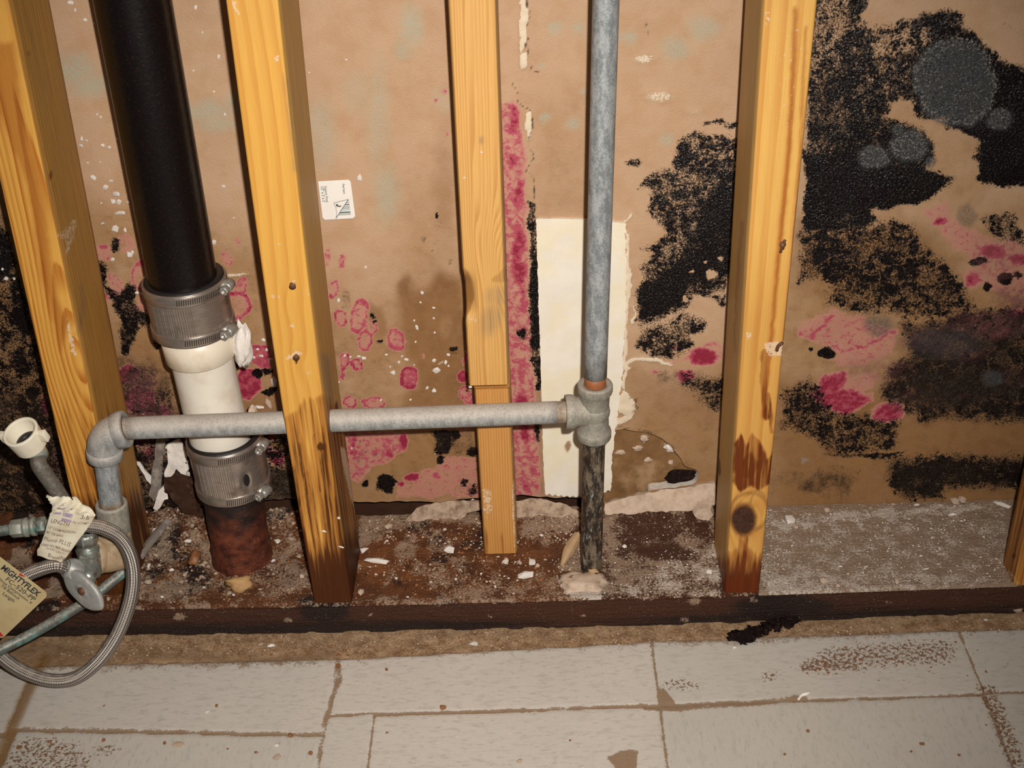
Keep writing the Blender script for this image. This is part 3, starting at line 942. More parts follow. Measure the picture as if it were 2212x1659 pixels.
    for a, b, rx, ry, v in ((1108, 262, 14, 40, 0.95), (1110, 345, 12, 25, 0.9), (1122, 420, 14, 40, 0.95), (1120, 530, 14, 60, 0.98), (1122, 590, 16, 40, 1.0), (1132, 640, 12, 40, 0.8), (1130, 800, 12, 50, 0.75),
                            (1124, 870, 14, 30, 1.05), (1132, 930, 13, 40, 1.1), (1150, 1000, 12, 50, 0.7), (1142, 1050, 14, 30, 0.75)):
        P.ell('pink', a, b, rx, ry, v, 0.6)
    P.ell('brown', 1124, 715, 12, 20, 0.9, 0.5)
    P.ell('brown', 1118, 375, 8, 14, 0.8, 0.5)
    P.poly('black', [(1140, 435), (1156, 440), (1162, 520), (1168, 700), (1172, 840), (1160, 840), (1148, 760), (1144, 690), (1142, 520)], 0.70, 4)
    P.poly('black', [(1148, 560), (1166, 560), (1170, 760), (1152, 740)], 1.0, 4)
    P.ell('black', 1130, 720, 12, 14, 0.7, 0.5)
    P.poly('black', [(1155, 880), (1168, 880), (1166, 955), (1158, 960)], 0.85, 4)
    P.poly('brown', [(1155, 840), (1174, 840), (1176, 1070), (1160, 1070)], 0.5, 5)
    P.line('soot', [(1800, 30), (1812, 44)], 1, 0.5, 2)
    P.line('soot', [(1395, 50), (1402, 65), (1400, 85)], 1.2, 0.8, 1.5)
    P.line('soot', [(2170, 50), (2200, 70)], 1.2, 0.6, 2)
    # ragged plaster edge to the right of the panel
    P.poly('cream', [(1352, 480), (1360, 560), (1366, 590), (1360, 640), (1357, 720), (1352, 800), (1346, 880), (1340, 880), (1350, 700), (1348, 480)], 0.95, 2)
    P.poly('cream', [(1340, 850), (1352, 846), (1368, 862), (1374, 882), (1355, 895), (1335, 890), (1334, 860)], 0.95, 3)
    P.poly('cream', [(1330, 900), (1374, 884), (1362, 905), (1336, 920), (1320, 925)], 0.7, 4)
    P.line('cream', [(1352, 474), (1362, 464), (1362, 460)], 2.5, 0.9, 2)
    P.line('cream', [(1368, 660), (1371, 680), (1366, 698)], 3, 0.75, 2)
    P.line('soot', [(1346, 840), (1352, 845), (1358, 858), (1374, 862), (1368, 872), (1376, 880)], 1.2, 0.95, 1.6)
    P.line('soot', [(1330, 922), (1390, 930), (1425, 945), (1455, 970), (1470, 1000)], 1.5, 0.8, 2)
    P.poly('brown', [(1330, 860), (1560, 800), (1560, 990), (1480, 1000), (1440, 940), (1380, 920)], 0.32, 30)
    # ---- bay between amber stud and fine grained stud
    for cx, cy, rx, ry, v, ring, rot in ((340, 340, 36, 56, 0.6, 0.0, 0), (225, 300, 28, 66, 0.62, 0.2, 0), (285, 570, 46, 76, 0.85, 0.55, 0), (335, 810, 56, 76, 0.88, 0.5, 0),
                                         (490, 800, 75, 165, 0.75, 0.3, 12), (545, 1010, 66, 86, 0.88, 0.45, 0), (590, 890, 60, 62, 0.8, 0.5, 0), (810, 1000, 76, 106, 0.85, 0.3, 0),
                                         (470, 1220, 46, 62, 1.05, 0.45, 0), (370, 1190, 52, 70, 0.95, 0.35, 0), (350, 1290, 20, 60, 0.9, 0, 0), (925, 1330, 70, 100, 0.98, 0.2, 0),
                                         (430, 1545, 62, 56, 1.0, 0.5, 0), (620, 1560, 100, 54, 0.9, 0.4, 0), (1385, 1320, 50, 62, 1.1, 0.1, 0), (1410, 1480, 56, 76, 1.0, 0.4, 0), (1400, 1170, 20, 60, 0.8, 0, 0),
                                         (465, 480, 10, 10, 0.7, 0, 0), (305, 470, 10, 12, 0.8, 0, 0), (1040, 1138, 24, 22, 0.45, 0, 0)):
        P.ell('pink', 650 + cx / 3.951, 480 + cy / 3.951, rx / 3.951, ry / 3.951, v * 1.08, 0.09, rot, min(0.62, ring * 1.35) or None)
    for cx, cy, rx, ry in ((615, 785, 20, 18), (625, 838, 14, 12), (678, 1028, 30, 18), (1300, 1090, 30, 22)):
        P.ell('black', 650 + cx / 3.951, 480 + cy / 3.951, rx / 3.951, ry / 3.951, 1.0, 0.3)
    for cx, cy, rx, ry, v in ((370, 660, 56, 84, 0.34), (355, 500, 32, 42, 0.28), (1280, 345, 28, 32, 0.5), (1050, 145, 24, 34, 0.5), (1100, 238, 14, 10, 0.5), (1305, 1100, 45, 40, 0.5)):
        P.ell('soot', 650 + cx / 3.951, 480 + cy / 3.951, rx / 3.951, ry / 3.951, v, 0.35)
    C5 = lambda pts: A(pts, 3.951, 650, 480)
    P.poly('brown', C5([(830, 700), (850, 500), (890, 450), (930, 520), (980, 610), (1090, 580), (1120, 450), (1200, 400), (1350, 480), (1450, 900), (1450, 1600), (860, 1600), (900, 1480), (990, 1400), (960, 1200), (900, 1180), (880, 950)]), 0.88, 16)
    P.poly('brown', C5([(900, 700), (1100, 620), (1180, 420), (1260, 500), (1150, 720), (1000, 900)]), 1.0, 18)
    P.ell('brown', 650 + 880 / 3.951, 480 + 560 / 3.951, 14, 28, 0.85, 0.5)
    P.poly('brown', C5([(580, 670), (680, 720), (740, 830), (740, 950), (680, 1000), (570, 860)]), 0.6, 7)
    P.poly('brown', C5([(620, 1000), (740, 1080), (760, 1110), (660, 1080)]), 0.45, 6)
    P.poly('brown', [(700, 880), (1100, 880), (1100, 1090), (700, 1090)], 0.45, 40)
    P.ell('brown', 650 + 1240 / 3.951, 480 + 880 / 3.951, 14, 24, 0.5, 0.4, mode='erase')
    for cx, cy, rx, ry, v in ((890, 55, 22, 40, 0.7), (868, 105, 18, 22, 0.6), (815, 250, 22, 110, 0.45), (835, 420, 26, 55, 0.65), (770, 200, 30, 40, 0.3), (690, 260, 30, 40, 0.5), (160, 150, 40, 32, 0.75), (200, 185, 44, 24, 0.7), (130, 130, 20, 20, 0.5), (445, 240, 46, 22, 0.7), (470, 270, 40, 16, 0.6), (505, 225, 20, 20, 0.6),
                              (960, 215, 20, 30, 0.3), (700, 300, 25, 60, 0.5)):
        P.ell('green', cx, cy, rx, ry, v, 0.7)
    for cx, cy, r in ((962, 198, 6), (946, 215, 4), (965, 292, 4), (955, 180, 3)):
        P.ell('pink', cx, cy, r, r * 1.2, 0.8, 0.5)
    P.ell('black', 942, 465, 4, 6, 1, 0.4)
    P.ell('soot', 945, 480, 14, 18, 0.3, 0.6)
    P.ell('brown', 960, 400, 20, 120, 0.3, 0.8)
    C8 = lambda pts: A(pts, 6.144, 720, 880)
    P.poly('pink', C8([(150, 300), (900, 330), (970, 400), (960, 560), (830, 640), (760, 720), (680, 760), (560, 760), (500, 830), (330, 1000), (150, 900)]), 0.60, 5)
    P.ell('pink', 720 + 925 / 6.144, 880 + 460 / 6.144, 9, 20, 1.2, 0.4)
    P.ell('pink', 720 + 740 / 6.144, 880 + 630 / 6.144, 8, 12, 1.05, 0.4)
    P.ell('pink', 720 + 260 / 6.144, 880 + 470 / 6.144, 8, 16, 1.0, 0.5)
    P.ell('pink', 720 + 280 / 6.144, 880 + 620 / 6.144, 10, 8, 0.95, 0.5)
    for a, b, r in ((365, 470, 2.4), (365, 495, 2), (375, 655, 2.4), (350, 730, 3), (535, 610, 2.2), (445, 612, 1.6)):
        P.ell('fuzz', 720 + a / 6.144, 880 + b / 6.144, r, r, 1.0, 0.3)
    P.poly('black', C8([(1280, 320), (1600, 300), (1680, 360), (1600, 440), (1560, 540), (1540, 660), (1470, 650), (1330, 640), (1350, 450)]), 0.85, 6)
    P.poly('soot', C8([(1280, 320), (1900, 300), (1900, 640), (1540, 660), (1330, 640)]), 0.4, 8)
    P.ell('black', 720 + 1860 / 6.144, 880 + 580 / 6.144, 13, 9, 0.9, 0.4)
    P.ell('black', 720 + 1600 / 6.144, 880 + 340 / 6.144, 8, 8, 0.9, 0.4)
    P.ell('black', 720 + 1420 / 6.144, 880 + 720 / 6.144, 6, 8, 0.9, 0.4)
    P.poly('black', C8([(580, 1080), (590, 960), (640, 900), (780, 930), (860, 1000), (800, 1060), (760, 1160)]), 0.9, 6)
    P.ell('black', 720 + 430 / 6.144, 880 + 1010 / 6.144, 7, 7, 0.8, 0.4)
    P.ell('black', 720 + 1720 / 6.144, 880 + 1000 / 6.144, 6, 10, 0.7, 0.4)
    P.ell('black', 720 + 1840 / 6.144, 880 + 1090 / 6.144, 14, 12, 0.55, 0.5)
    P.poly('pink', C8([(1130, 850), (1330, 800), (1560, 650), (1900, 640), (1950, 1180), (1250, 1200), (800, 1210), (880, 1040), (1050, 1000)]), 0.44, 6)
    P.ell('pink', 720 + 1030 / 6.144, 880 + 930 / 6.144, 15, 9, 1.15, 0.35)
    P.ell('pink', 720 + 905 / 6.144, 880 + 1030 / 6.144, 8, 7, 1.1, 0.4)
    P.ell('pink', 720 + 1380 / 6.144, 880 + 900 / 6.144, 8, 9, 0.8, 0.5)
    P.ell('pink', 1000, 905, 26, 24, 0.7, 0.4)
    # ---- around the drain pipe
    C3 = lambda pts: A(pts, 4.148, 200, 500)
    for cx, cy, rx, ry, v, ring in ((300, 100, 82, 92, 0.42, 0.15), (100, 200, 80, 70, 0.45, 0.1), (95, 150, 50, 24, 0.85, 0), (215, 500, 60, 92, 0.75, 0.45), (430, 410, 92, 152, 0.85, 0.62), (110, 600, 42, 52, 0.75, 0.25), (180, 400, 36, 40, 0.8, 0.3),
                                    (440, 660, 60, 70, 0.45, 0), (530, 790, 30, 40, 0.45, 0), (1215, 245, 46, 66, 0.72, 0.45), (1340, 480, 52, 74, 1.0, 0.5), (1300, 660, 132, 128, 1.05, 0.72), (1305, 85, 20, 30, 0.6, 0),
                                    (1380, 1360, 120, 140, 1.1, 0.1), (1500, 1100, 100, 90, 0.95, 0.2), (1540, 1180, 60, 60, 0.9, 0), (330, 1270, 90, 90, 1.05, 0), (430, 1520, 150, 130, 0.85, 0), (560, 1610, 140, 60, 0.85, 0)):
        P.ell('pink', 200 + cx / 4.148, 500 + cy / 4.148, rx / 4.148, ry / 4.148, v, 0.14, 0, ring or None)
    P.poly('black', C3([(-60, 260), (100, 280), (130, 300), (130, 480), (220, 560), (330, 450), (370, 500), (360, 600), (500, 720), (560, 830), (500, 870), (420, 840), (380, 920), (360, 1050), (280, 1130), (250, 980), (230, 900), (260, 800), (200, 730), (180, 620), (60, 480), (-60, 420)]), 0.72, 7)
    P.ell('black', 200 + 205 / 4.148, 500 + 130 / 4.148, 9, 17, 0.7, 0.4)
    P.poly('black', C3([(180, 1190), (300, 1230), (420, 1200), (540, 1230), (560, 1400), (720, 1400), (740, 1700), (300, 1700), (240, 1420)]), 0.50, 12)
    P.poly('brown', C3([(-60, 900), (600, 900), (800, 1700), (-60, 1700)]), 0.55, 40)
    P.ell('black', 200 + 1475 / 4.148, 500 + 1280 / 4.148, 11, 11, 1.1, 0.25)
    P.ell('black', 200 + 1300 / 4.148, 500 + 1192 / 4.148, 16, 6, 1.0, 0.3)
    P.ell('black', 200 + 1570 / 4.148, 500 + 1260 / 4.148, 10, 8, 0.9, 0.4)
    P.ell('black', 200 + 580 / 4.148, 500 + 1010 / 4.148, 14, 10, 0.75, 0.4)
    P.ell('black', 200 + 1580 / 4.148, 500 + 1430 / 4.148, 18, 8, 0.85, 0.4)
    P.poly('brown', C3([(1230, 1440), (1620, 1440), (1640, 1640), (1230, 1640)]), 0.6, 10)
    P.ell('cream', 510, 592, 40, 5, 0.6, 0.5)
    P.poly('soot', [(235, 760), (330, 770), (420, 840), (430, 900), (240, 900)], 0.5, 25)
    # below the level pipe, left and right of the plastic length
    P.poly('black', [(200, 890), (400, 890), (420, 1120), (260, 1120)], 0.56, 16)
    P.poly('soot', [(240, 980), (420, 960), (440, 1130), (270, 1130)], 0.55, 25)
    P.ell('pink', 320, 940, 50, 24, 0.9, 0.5)
    P.ell('pink', 330, 985, 30, 18, 0.7, 0.5)
    P.poly('black', [(530, 930), (650, 930), (660, 1080), (540, 1080)], 0.48, 12)
    for cx, cy, rx, ry, v in ((585, 940, 14, 13, 0.75), (580, 975, 12, 16, 0.8), (602, 990, 16, 20, 0.95), (598, 1030, 8, 8, 0.6)):
        P.ell('pink', cx, cy, rx, ry, v, 0.3)
    P.ell('brown', 606, 960, 20, 20, 0.9, 0.5)
    P.poly('soot', [(560, 1015), (650, 1015), (660, 1085), (545, 1085)], 0.9, 8)
    # ---- bay left of the arched stud
    LF = [(-400, 430), (0, 470), (30, 540), (60, 640), (90, 760), (120, 900), (160, 1060), (180, 1140), (-400, 1140)]
    P.poly('black', LF, 0.54, 14)
    P.poly('brown', LF, 0.7, 24)
    P.poly('soot', [(-300, 820), (110, 840), (170, 1060), (200, 1180), (-300, 1180)], 0.55, 40)
    for cx, cy, rx, ry in ((4, 560, 26, 60), (38, 650, 14, 50), (52, 700, 16, 40), (45, 780, 22, 30), (70, 850, 16, 20)):
        P.ell('black', cx, cy, rx, ry, 0.85, 0.4)
    P.ell('pink', 96, 880, 10, 26, 0.8, 0.5)
    P.ell('pink', 125, 990, 14, 20, 0.6, 0.5)
    for a_, b_, c_, d_, v_ in ((2140, 705, 80, 28, 0.95), (2010, 735, 60, 24, 0.6), (1890, 800, 60, 26, 0.55), (2195, 640, 40, 24, 0.95), (2080, 760, 60, 20, 0.5), (2180, 820, 40, 20, 0.5), (2000, 860, 60, 16, 0.3), (330, 900, 60, 40, 0.6), (300, 830, 40, 40, 0.7), (2160, 560, 50, 40, 0.5)):
        P.ell('mauve', a_, b_, c_, d_, v_, 0.7)
    # moisture wicked up the paper, with flash falloff painted into the same ochre
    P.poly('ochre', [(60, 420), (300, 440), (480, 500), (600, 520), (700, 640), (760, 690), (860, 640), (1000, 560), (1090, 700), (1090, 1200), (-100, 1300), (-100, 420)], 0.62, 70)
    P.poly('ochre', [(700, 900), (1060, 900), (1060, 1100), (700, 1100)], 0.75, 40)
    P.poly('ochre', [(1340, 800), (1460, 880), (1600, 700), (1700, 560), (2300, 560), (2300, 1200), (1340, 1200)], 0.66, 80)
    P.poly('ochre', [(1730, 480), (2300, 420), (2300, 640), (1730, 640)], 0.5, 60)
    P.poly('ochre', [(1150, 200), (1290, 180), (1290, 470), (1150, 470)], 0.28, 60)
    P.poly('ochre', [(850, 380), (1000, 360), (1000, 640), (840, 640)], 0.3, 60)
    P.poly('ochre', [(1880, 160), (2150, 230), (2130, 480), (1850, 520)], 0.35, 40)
    # wet board and flash falloff together, painted darker toward the foot
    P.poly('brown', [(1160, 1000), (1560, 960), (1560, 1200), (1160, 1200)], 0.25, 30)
    for ch in ('black', 'pink', 'brown', 'green', 'cream', 'fuzz', 'frost', 'soot', 'ochre', 'mauve'):
        P.get(ch)
    # slight bulges of the wet board
    V[:, 1] += (fbm(x * 9, z * 9, 5) - 0.5) * 0.004
    V[:, 1] -= 0.002 * np.clip(P.m['cream'], 0, 1) * (fbm(x * 160, z * 160, 6, 2))
    # holes: rotted strip along the foot and the broken patch right of the cream panel
    K = Paint(px, py, 5.0, 16.0, 11)
    K.poly('cut', [(705, 1076), (770, 1079), (800, 1082), (880, 1080), (950, 1085), (1000, 1076), (1050, 1074), (1130, 1068), (1200, 1074), (1270, 1072), (1330, 1064), (1400, 1062),
                   (1400, 1200), (705, 1200)], 1, 1)
    K.poly('cut', [(1318, 928), (1350, 925), (1400, 934), (1432, 946), (1460, 972), (1476, 1000), (1498, 1008), (1512, 1016), (1514, 1038), (1498, 1050), (1440, 1056), (1390, 1064), (1300, 1068), (1306, 1000)], 1, 1)
    K.poly('cut', [(250, 1100), (430, 1090), (600, 1076), (660, 1074), (660, 1200), (230, 1220)], 1, 1)
    cut = K.get('cut') > 0.5
    cut &= (z < 0.30)
    F = quads(nx, nz)
    keep = ~(cut[F].all(1))
    F = F[keep]
    # ease the broken edges (they follow the grid otherwise)
    E_ = np.sort(np.concatenate([F[:, [0, 1]], F[:, [1, 2]], F[:, [2, 3]], F[:, [3, 0]]]), 1)
    Eu, Ec = np.unique(E_, axis=0, return_counts=True)
    Eb = Eu[Ec == 1]
    mid_ = (V[Eb[:, 0], 0] > -0.5) & (V[Eb[:, 0], 0] < 0.9) & (V[Eb[:, 0], 2] < 0.3) & (V[Eb[:, 0], 2] > 0.004)
    Eb = Eb[mid_]
    for _ in range(7):
        acc, cnt = np.zeros_like(V), np.zeros(len(V))
        for i_, j_ in ((0, 1), (1, 0)):
            np.add.at(acc, Eb[:, i_], V[Eb[:, j_]])
            np.add.at(cnt, Eb[:, i_], 1)
        bi = np.nonzero(cnt == 2)[0]
        V[bi] = V[bi] * 0.4 + acc[bi] / 2 * 0.6
    F = F[:, ::-1].copy() if False else F
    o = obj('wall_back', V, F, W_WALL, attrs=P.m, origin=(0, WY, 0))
    o.data.materials.append(W_GYP)
    so = o.modifiers.new('thickness', 'SOLIDIFY')
    so.thickness = 0.0125
    so.offset = -1.0
    so.material_offset_rim = 1
    es = o.modifiers.new('edges', 'EDGE_SPLIT')
    es.split_angle = math.radians(50)
    o['kind'] = 'structure'
    o['label'] = 'brown gypsum board wall with black and pink mould blooms'
    return o


wall = build_wall()
# direction check: the board must lie behind its papered face
bpy.context.view_layer.update()


def box(x0, x1, y0, y1, z0, z1):
    V = [(x, y, z) for x in (x0, x1) for y in (y0, y1) for z in (z0, z1)]
    F = [(0, 1, 3, 2), (4, 6, 7, 5), (0, 4, 5, 1), (2, 3, 7, 6), (0, 2, 6, 4), (1, 5, 7, 3)]
    return np.array(V), F


V, F = box(-1.2, 1.5, 0.172, 0.190, -0.02, 1.35)
o = obj('wall_cavity', V, F, W_CAVE, smooth=False)
o['kind'] = 'structure'


# ------------------------------------------------------------------ floor: vinyl tiles, bare strip along the sill
def build_floor():
    xs = np.concatenate([np.arange(-1.2, -0.36, 0.06), np.arange(-0.36, 0.78, 0.0026), np.arange(0.78, 1.5, 0.06)])
    ys = np.concatenate([np.arange(-1.6, -0.24, 0.06), np.arange(-0.24, 0.012, 0.0024), [0.05, 0.16]])
    X, Y = np.meshgrid(xs, ys, indexing='ij')
    x, y = X.ravel(), Y.ravel()
    V = np.stack([x, y, np.zeros_like(x)], 1)
    px, py = photo_xy(V)
    P = Paint(px, py, 3.0, 22.0, 21)
    edge = np.interp(x, [-1.2, -0.2776, 0.0235, 0.333, 0.64, 1.5], [-0.046, -0.040, -0.0405, -0.026, -0.0205, -0.012])
    jag = (fbm(x * 60, y * 60, 31) - 0.5) * 0.006
    P.m['bare'] = sstep(-0.0008, 0.0008, y - edge)
    seam = np.zeros_like(x)
    T = [(-0.2776, 0.0235, -0.1360, 0.0, 0), (0.0235, 0.3335, -0.1125, 0.0, 0), (0.3335, 0.6385, -0.1085, 0.0, 0), (0.6385, 0.95, -0.103, 0, 0),
         (-0.58, -0.2776, -0.13, 0, 0), (-0.58, -0.2735, -0.441, -0.1335, 0), (-0.2700, 0.0215, -0.441, -0.1375, 1), (0.0215, 0.0665, -0.42, -0.1140, 0), (0.0665, 0.3335, -0.42, -0.1140, 0), (0.3335, 0.6370, -0.42, -0.1095, 1), (0.6370, 0.95, -0.42, -0.104, 0)]
    inside = np.zeros_like(x)
    P.m['turn'] = np.zeros_like(x)
    P.m['tint'] = np.zeros_like(x)
    xw = x + (fbm(x * 40, y * 40, 41) - 0.5) * 0.0022
    yw = y + (fbm(x * 40, y * 40, 42) - 0.5) * 0.0022 - (y > -0.05) * 0
    for i, (x0, x1, y0, y1, tr) in enumerate(T[:5] + T[6:] + T[5:6]):
        # tile edges run very slightly out of true
        sk = 0.004 * (xw - x0) / max(0.05, (x1 - x0)) - 0.002
        if i == 0:
            y0 = -0.1237 - 0.05 * (x + 0.2587)
        if i == 5:
            y1 = -0.1252 - 0.05 * (x + 0.2587)
        if i in (0, 5):
            sk = 0
        d = np.minimum(np.minimum(xw - x0, x1 - xw), np.minimum(yw - sk - y0, np.where(np.asarray(y1) == 0, 1.0, y1 - yw + sk)))
        inside = np.maximum(inside, sstep(0.0006, 0.0026, d))
        P.m['turn'][d > 0] = tr
        P.m['tint'][d > 0] = (0.1, 0.0, 0.35, 0.6, 0.3, 0.45, 0.3, 0.05, 0.55, 0.6, 0.4)[i]
    far = (y < -0.43)
    gx = np.abs(((x - 0.0235) / 0.3048 + 0.5) % 1 - 0.5) * 0.3048
    gy = np.abs(((y + 0.1125) / 0.3048 + 0.5) % 1 - 0.5) * 0.3048
    inside = np.where(far | (x < -0.57) | (x > 0.94), 1.0, inside)
    seam = (1 - inside) * (1 - P.m['bare'])
    m = P.get('dirt')
    m[:] = seam * 0.8
    # dust gathered along the sill side edge and at seams
    m[:] = np.maximum(m, 0.55 * sstep(-0.022, 0.0, y - edge) * (1 - P.m['bare']) * np.interp(px, [0, 600, 800, 1400, 1500, 2212], [0.95, 1.0, 0.6, 0.7, 1.0, 0.7]))
    P.poly('dirt', [(1428, 1480), (1462, 1520), (1470, 1536), (1395, 1536), (1380, 1520), (1424, 1520)], 0.95, 5)
    P.poly('dirt', [(1310, 1635), (1340, 1622), (1380, 1622), (1375, 1659), (1340, 1680), (1320, 1650)], 0.9, 5)
    P.line('dirt', [(1440, 1530), (1600, 1522), (1740, 1508)], 7, 0.7, 5)
    P.line('dirt', [(50, 1574), (300, 1579), (480, 1583), (700, 1585)], 5, 0.6, 7)
    P.line('dirt', [(250, 1412), (450, 1416), (500, 1430), (560, 1425), (720, 1410)], 9, 0.55, 10)
    P.line('dirt', [(730, 1440), (735, 1465), (718, 1510), (700, 1570)], 7, 0.75, 7)
    P.ell('dirt', 120, 1410, 120, 30, 0.55, 0.6)
    P.poly('grit', [(1720, 1440), (1790, 1400), (1960, 1385), (2070, 1385), (2060, 1430), (1900, 1440), (1800, 1455), (1730, 1452)], 0.46, 12)
    P.poly('grit', [(1720, 1440), (1760, 1420), (1850, 1425), (1860, 1448), (1740, 1452)], 0.60, 8)
    P.poly('grit', [(2110, 1480), (2150, 1480), (2200, 1600), (2212, 1659), (2180, 1659)], 0.50, 10)
    P.poly('grit', [(0, 1640), (60, 1590), (150, 1600), (200, 1640), (180, 1700), (0, 1700)], 0.42, 14)
    P.ell('grit', 1470, 1480, 40, 12, 0.42, 0.6)
    P.ell('grit', 1665, 1462, 20, 12, 0.42, 0.6)
    P.ell('grit', 230, 1620, 30, 12, 0.4, 0.6)
    P.line('amber', [(95, 1420), (70, 1470), (40, 1540), (10, 1610), (-20, 1680)], 13, 1.0, 7)
    for c in ('grit', 'amber'):
        P.get(c)
    z = -0.0008 * (1 - inside) - 0.0020 * P.m['bare'] + (fbm(x * 90, y * 90, 61) - 0.5) * 0.0025 * P.m['bare']
    V[:, 2] = z
    nx, ny = X.shape
    o = obj('floor', V, quads(nx, ny), W_FLOOR, attrs={k: P.m[k] for k in ('bare', 'dirt', 'grit', 'amber', 'turn', 'tint')}, origin=(0, 0, 0))
    o['kind'] = 'structure'
    o['label'] = 'grey vinyl tile floor with dirty seams and bare strip'


build_floor()
# ------------------------------------------------------------------ framing lumber
def grid_box(nx, ny, nz, f, top=None):
    """six gridded faces of the unit cube pushed through f(u,v,w)->(N,3); nz may be an array of w values. returns V,F,face id,uvw"""
    w_ = np.asarray(nz)
    u_, v_ = np.linspace(0, 1, nx), np.linspace(0, 1, ny)
    S, Fs, ids = [], [], []
    off = 0

    def add(a, b, mk, flip, fid):
        nonlocal off
        A_, B_ = np.meshgrid(a, b, indexing='ij')
        A_, B_ = A_.ravel(), B_.ravel()
        S.append(mk(A_, B_))
        q = quads(len(a), len(b), off=off)
        Fs.append(q[:, ::-1] if flip else q)
        ids.append(np.full(len(A_), fid))
        off += len(A_)
    one = lambda a: np.ones_like(a)
    add(u_, w_, lambda a, b: np.stack([a, 0 * a, b], 1), False, 0)          # front (y min)
    add(u_, w_, lambda a, b: np.stack([a, one(a), b], 1), True, 1)           # back
    add(v_, w_, lambda a, b: np.stack([0 * a, a, b], 1), True, 2)            # left
    add(v_, w_, lambda a, b: np.stack([one(a), a, b], 1), False, 3)          # right
    add(u_, v_, lambda a, b: np.stack([a, b, 0 * a], 1), True, 4)            # bottom
    add(u_, v_, lambda a, b: np.stack([a, b, one(a)], 1), False, 5)          # top
    uvw = np.vstack(S)
    return f(uvw), np.vstack(Fs), np.concatenate(ids), uvw


def stud(name, b, t, z0, z1, mat, phase, masks, parent=None, bow=0.0, rnd_edge=0.0016, nick=None, ny=20, seed=1, nx=30):
    """b, t: (x0,x1,y0,y1) at z0 and at z=.62; masks: fn(Paint, photo x, photo y, face) drawn on the front and sides"""
    zz = np.concatenate([np.arange(z0, min(z1, 0.66), 0.0022), np.linspace(min(z1, 0.66), z1, 12)[0 if z1 > 0.66 else -1:]])
    wv = (zz - z0) / (z1 - z0)
    wv = np.unique(np.clip(wv, 0, 1))
    ue = np.concatenate([[0, 0.03, 0.07], np.linspace(0.12, 0.88, nx - 6), [0.93, 0.97, 1]])

    def f(q):
        u = np.interp(q[:, 0], np.linspace(0, 1, len(ue)), ue)
        v = q[:, 1]
        z = z0 + q[:, 2] * (z1 - z0)
        k = (z - z0) / (0.62 - z0)
        c = [b[i] + (t[i] - b[i]) * k for i in range(4)]
        bw = bow * np.sin(np.clip((z - 0.03) / 0.62, 0, 1) * PI)
        du = np.minimum(u, 1 - u) * (c[1] - c[0])
        dv = np.minimum(v, 1 - v) * (c[3] - c[2])
        x = c[0] + u * (c[1] - c[0]) + bw
        y = c[2] + v * (c[3] - c[2])
        # eased edges
        r = rnd_edge
        ey = np.where(v < 0.5, 1, -1) * np.clip(r - du, 0, r) ** 2 / r * (dv < 1e-6)
        ex = np.where(u < 0.5, 1, -1) * np.clip(r - dv, 0, r) ** 2 / r * (du < 1e-6)
        x = x + ex * 0.9
        y = y + ey * 0.9
        P = np.stack([x, y, z], 1)
        if nick:
            P = nick(P, u, v)
        return P
    V, F, fid, uvw = grid_box(len(ue), ny, wv, f)
    px, py = photo_xy(V)
    P = Paint(px, py, 3.0, 18.0, seed)
    at = {k: np.zeros(len(V)) for k in ()}
    ring = phase(V[:, 0], V[:, 1], V[:, 2], px, py, fid) + (fbm(V[:, 0] * 22 + V[:, 1] * 40, V[:, 2] * 4.5, seed, 2) - 0.5) * 0.55
    for ch in ('wet', 'knot', 'paint', 'grime', 'amber', 'side'):
        P.get(ch)
    masks(P, px, py, fid)
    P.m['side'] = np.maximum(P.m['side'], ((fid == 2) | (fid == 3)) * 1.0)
    P.m['ring'] = ring
    org = ((b[0] + b[1]) / 2, (b[2] + b[3]) / 2, z0)
    return obj(name, V, F, mat, parent=parent, attrs=P.m, smooth=True, origin=org)


def knot_warp(x, z, kx, kz, rx, rz, amp):
    d = np.hypot((x - kx) / rx, (z - kz) / rz)
    return amp * np.exp(-d * d)


ST = 1.25      # studs run on above the frame


def nail(parent, p, ax, l, r, mat=W_NAIL, bend=0.0):
    ax = np.array(ax, float) / np.linalg.norm(ax)
    side = np.array([0.2, 0, -1.0])
    pts = [np.array(p) - ax * 0.004, np.array(p) + ax * l * 0.5, np.array(p) + ax * l + side * bend]
    V, F, UV = tube(spline(pts, 6), r, 8)
    H = lathe(pts[-1] - ax * 0.0004, ax + side * (bend * 60), [(0, 0), (0, r * 1.9), (0.0010, r * 1.9), (0.0010, 0)], 12)
    V, F, UV = merge((V, F, UV), H)
    return obj('nail', V, F, mat, parent=parent)


# --- arched-grain stud at the left (front 20 mm behind the sill edge)
def ph_a(x, y, z, px, py, fid):
    c = onY(166, 778, 0.02)
    zz = 3.4 * np.tanh((z - c[2]) / 0.085) + (z - c[2]) * 2.0
    fr = np.hypot((x - c[0] - 0.002) / 0.0060, zz) * (1 + 0.5 * np.clip((c[0] - x) / 0.04, 0, 1))
    sd = y / 0.006 + z * 1.5
    return np.where(fid == 0, fr, sd)


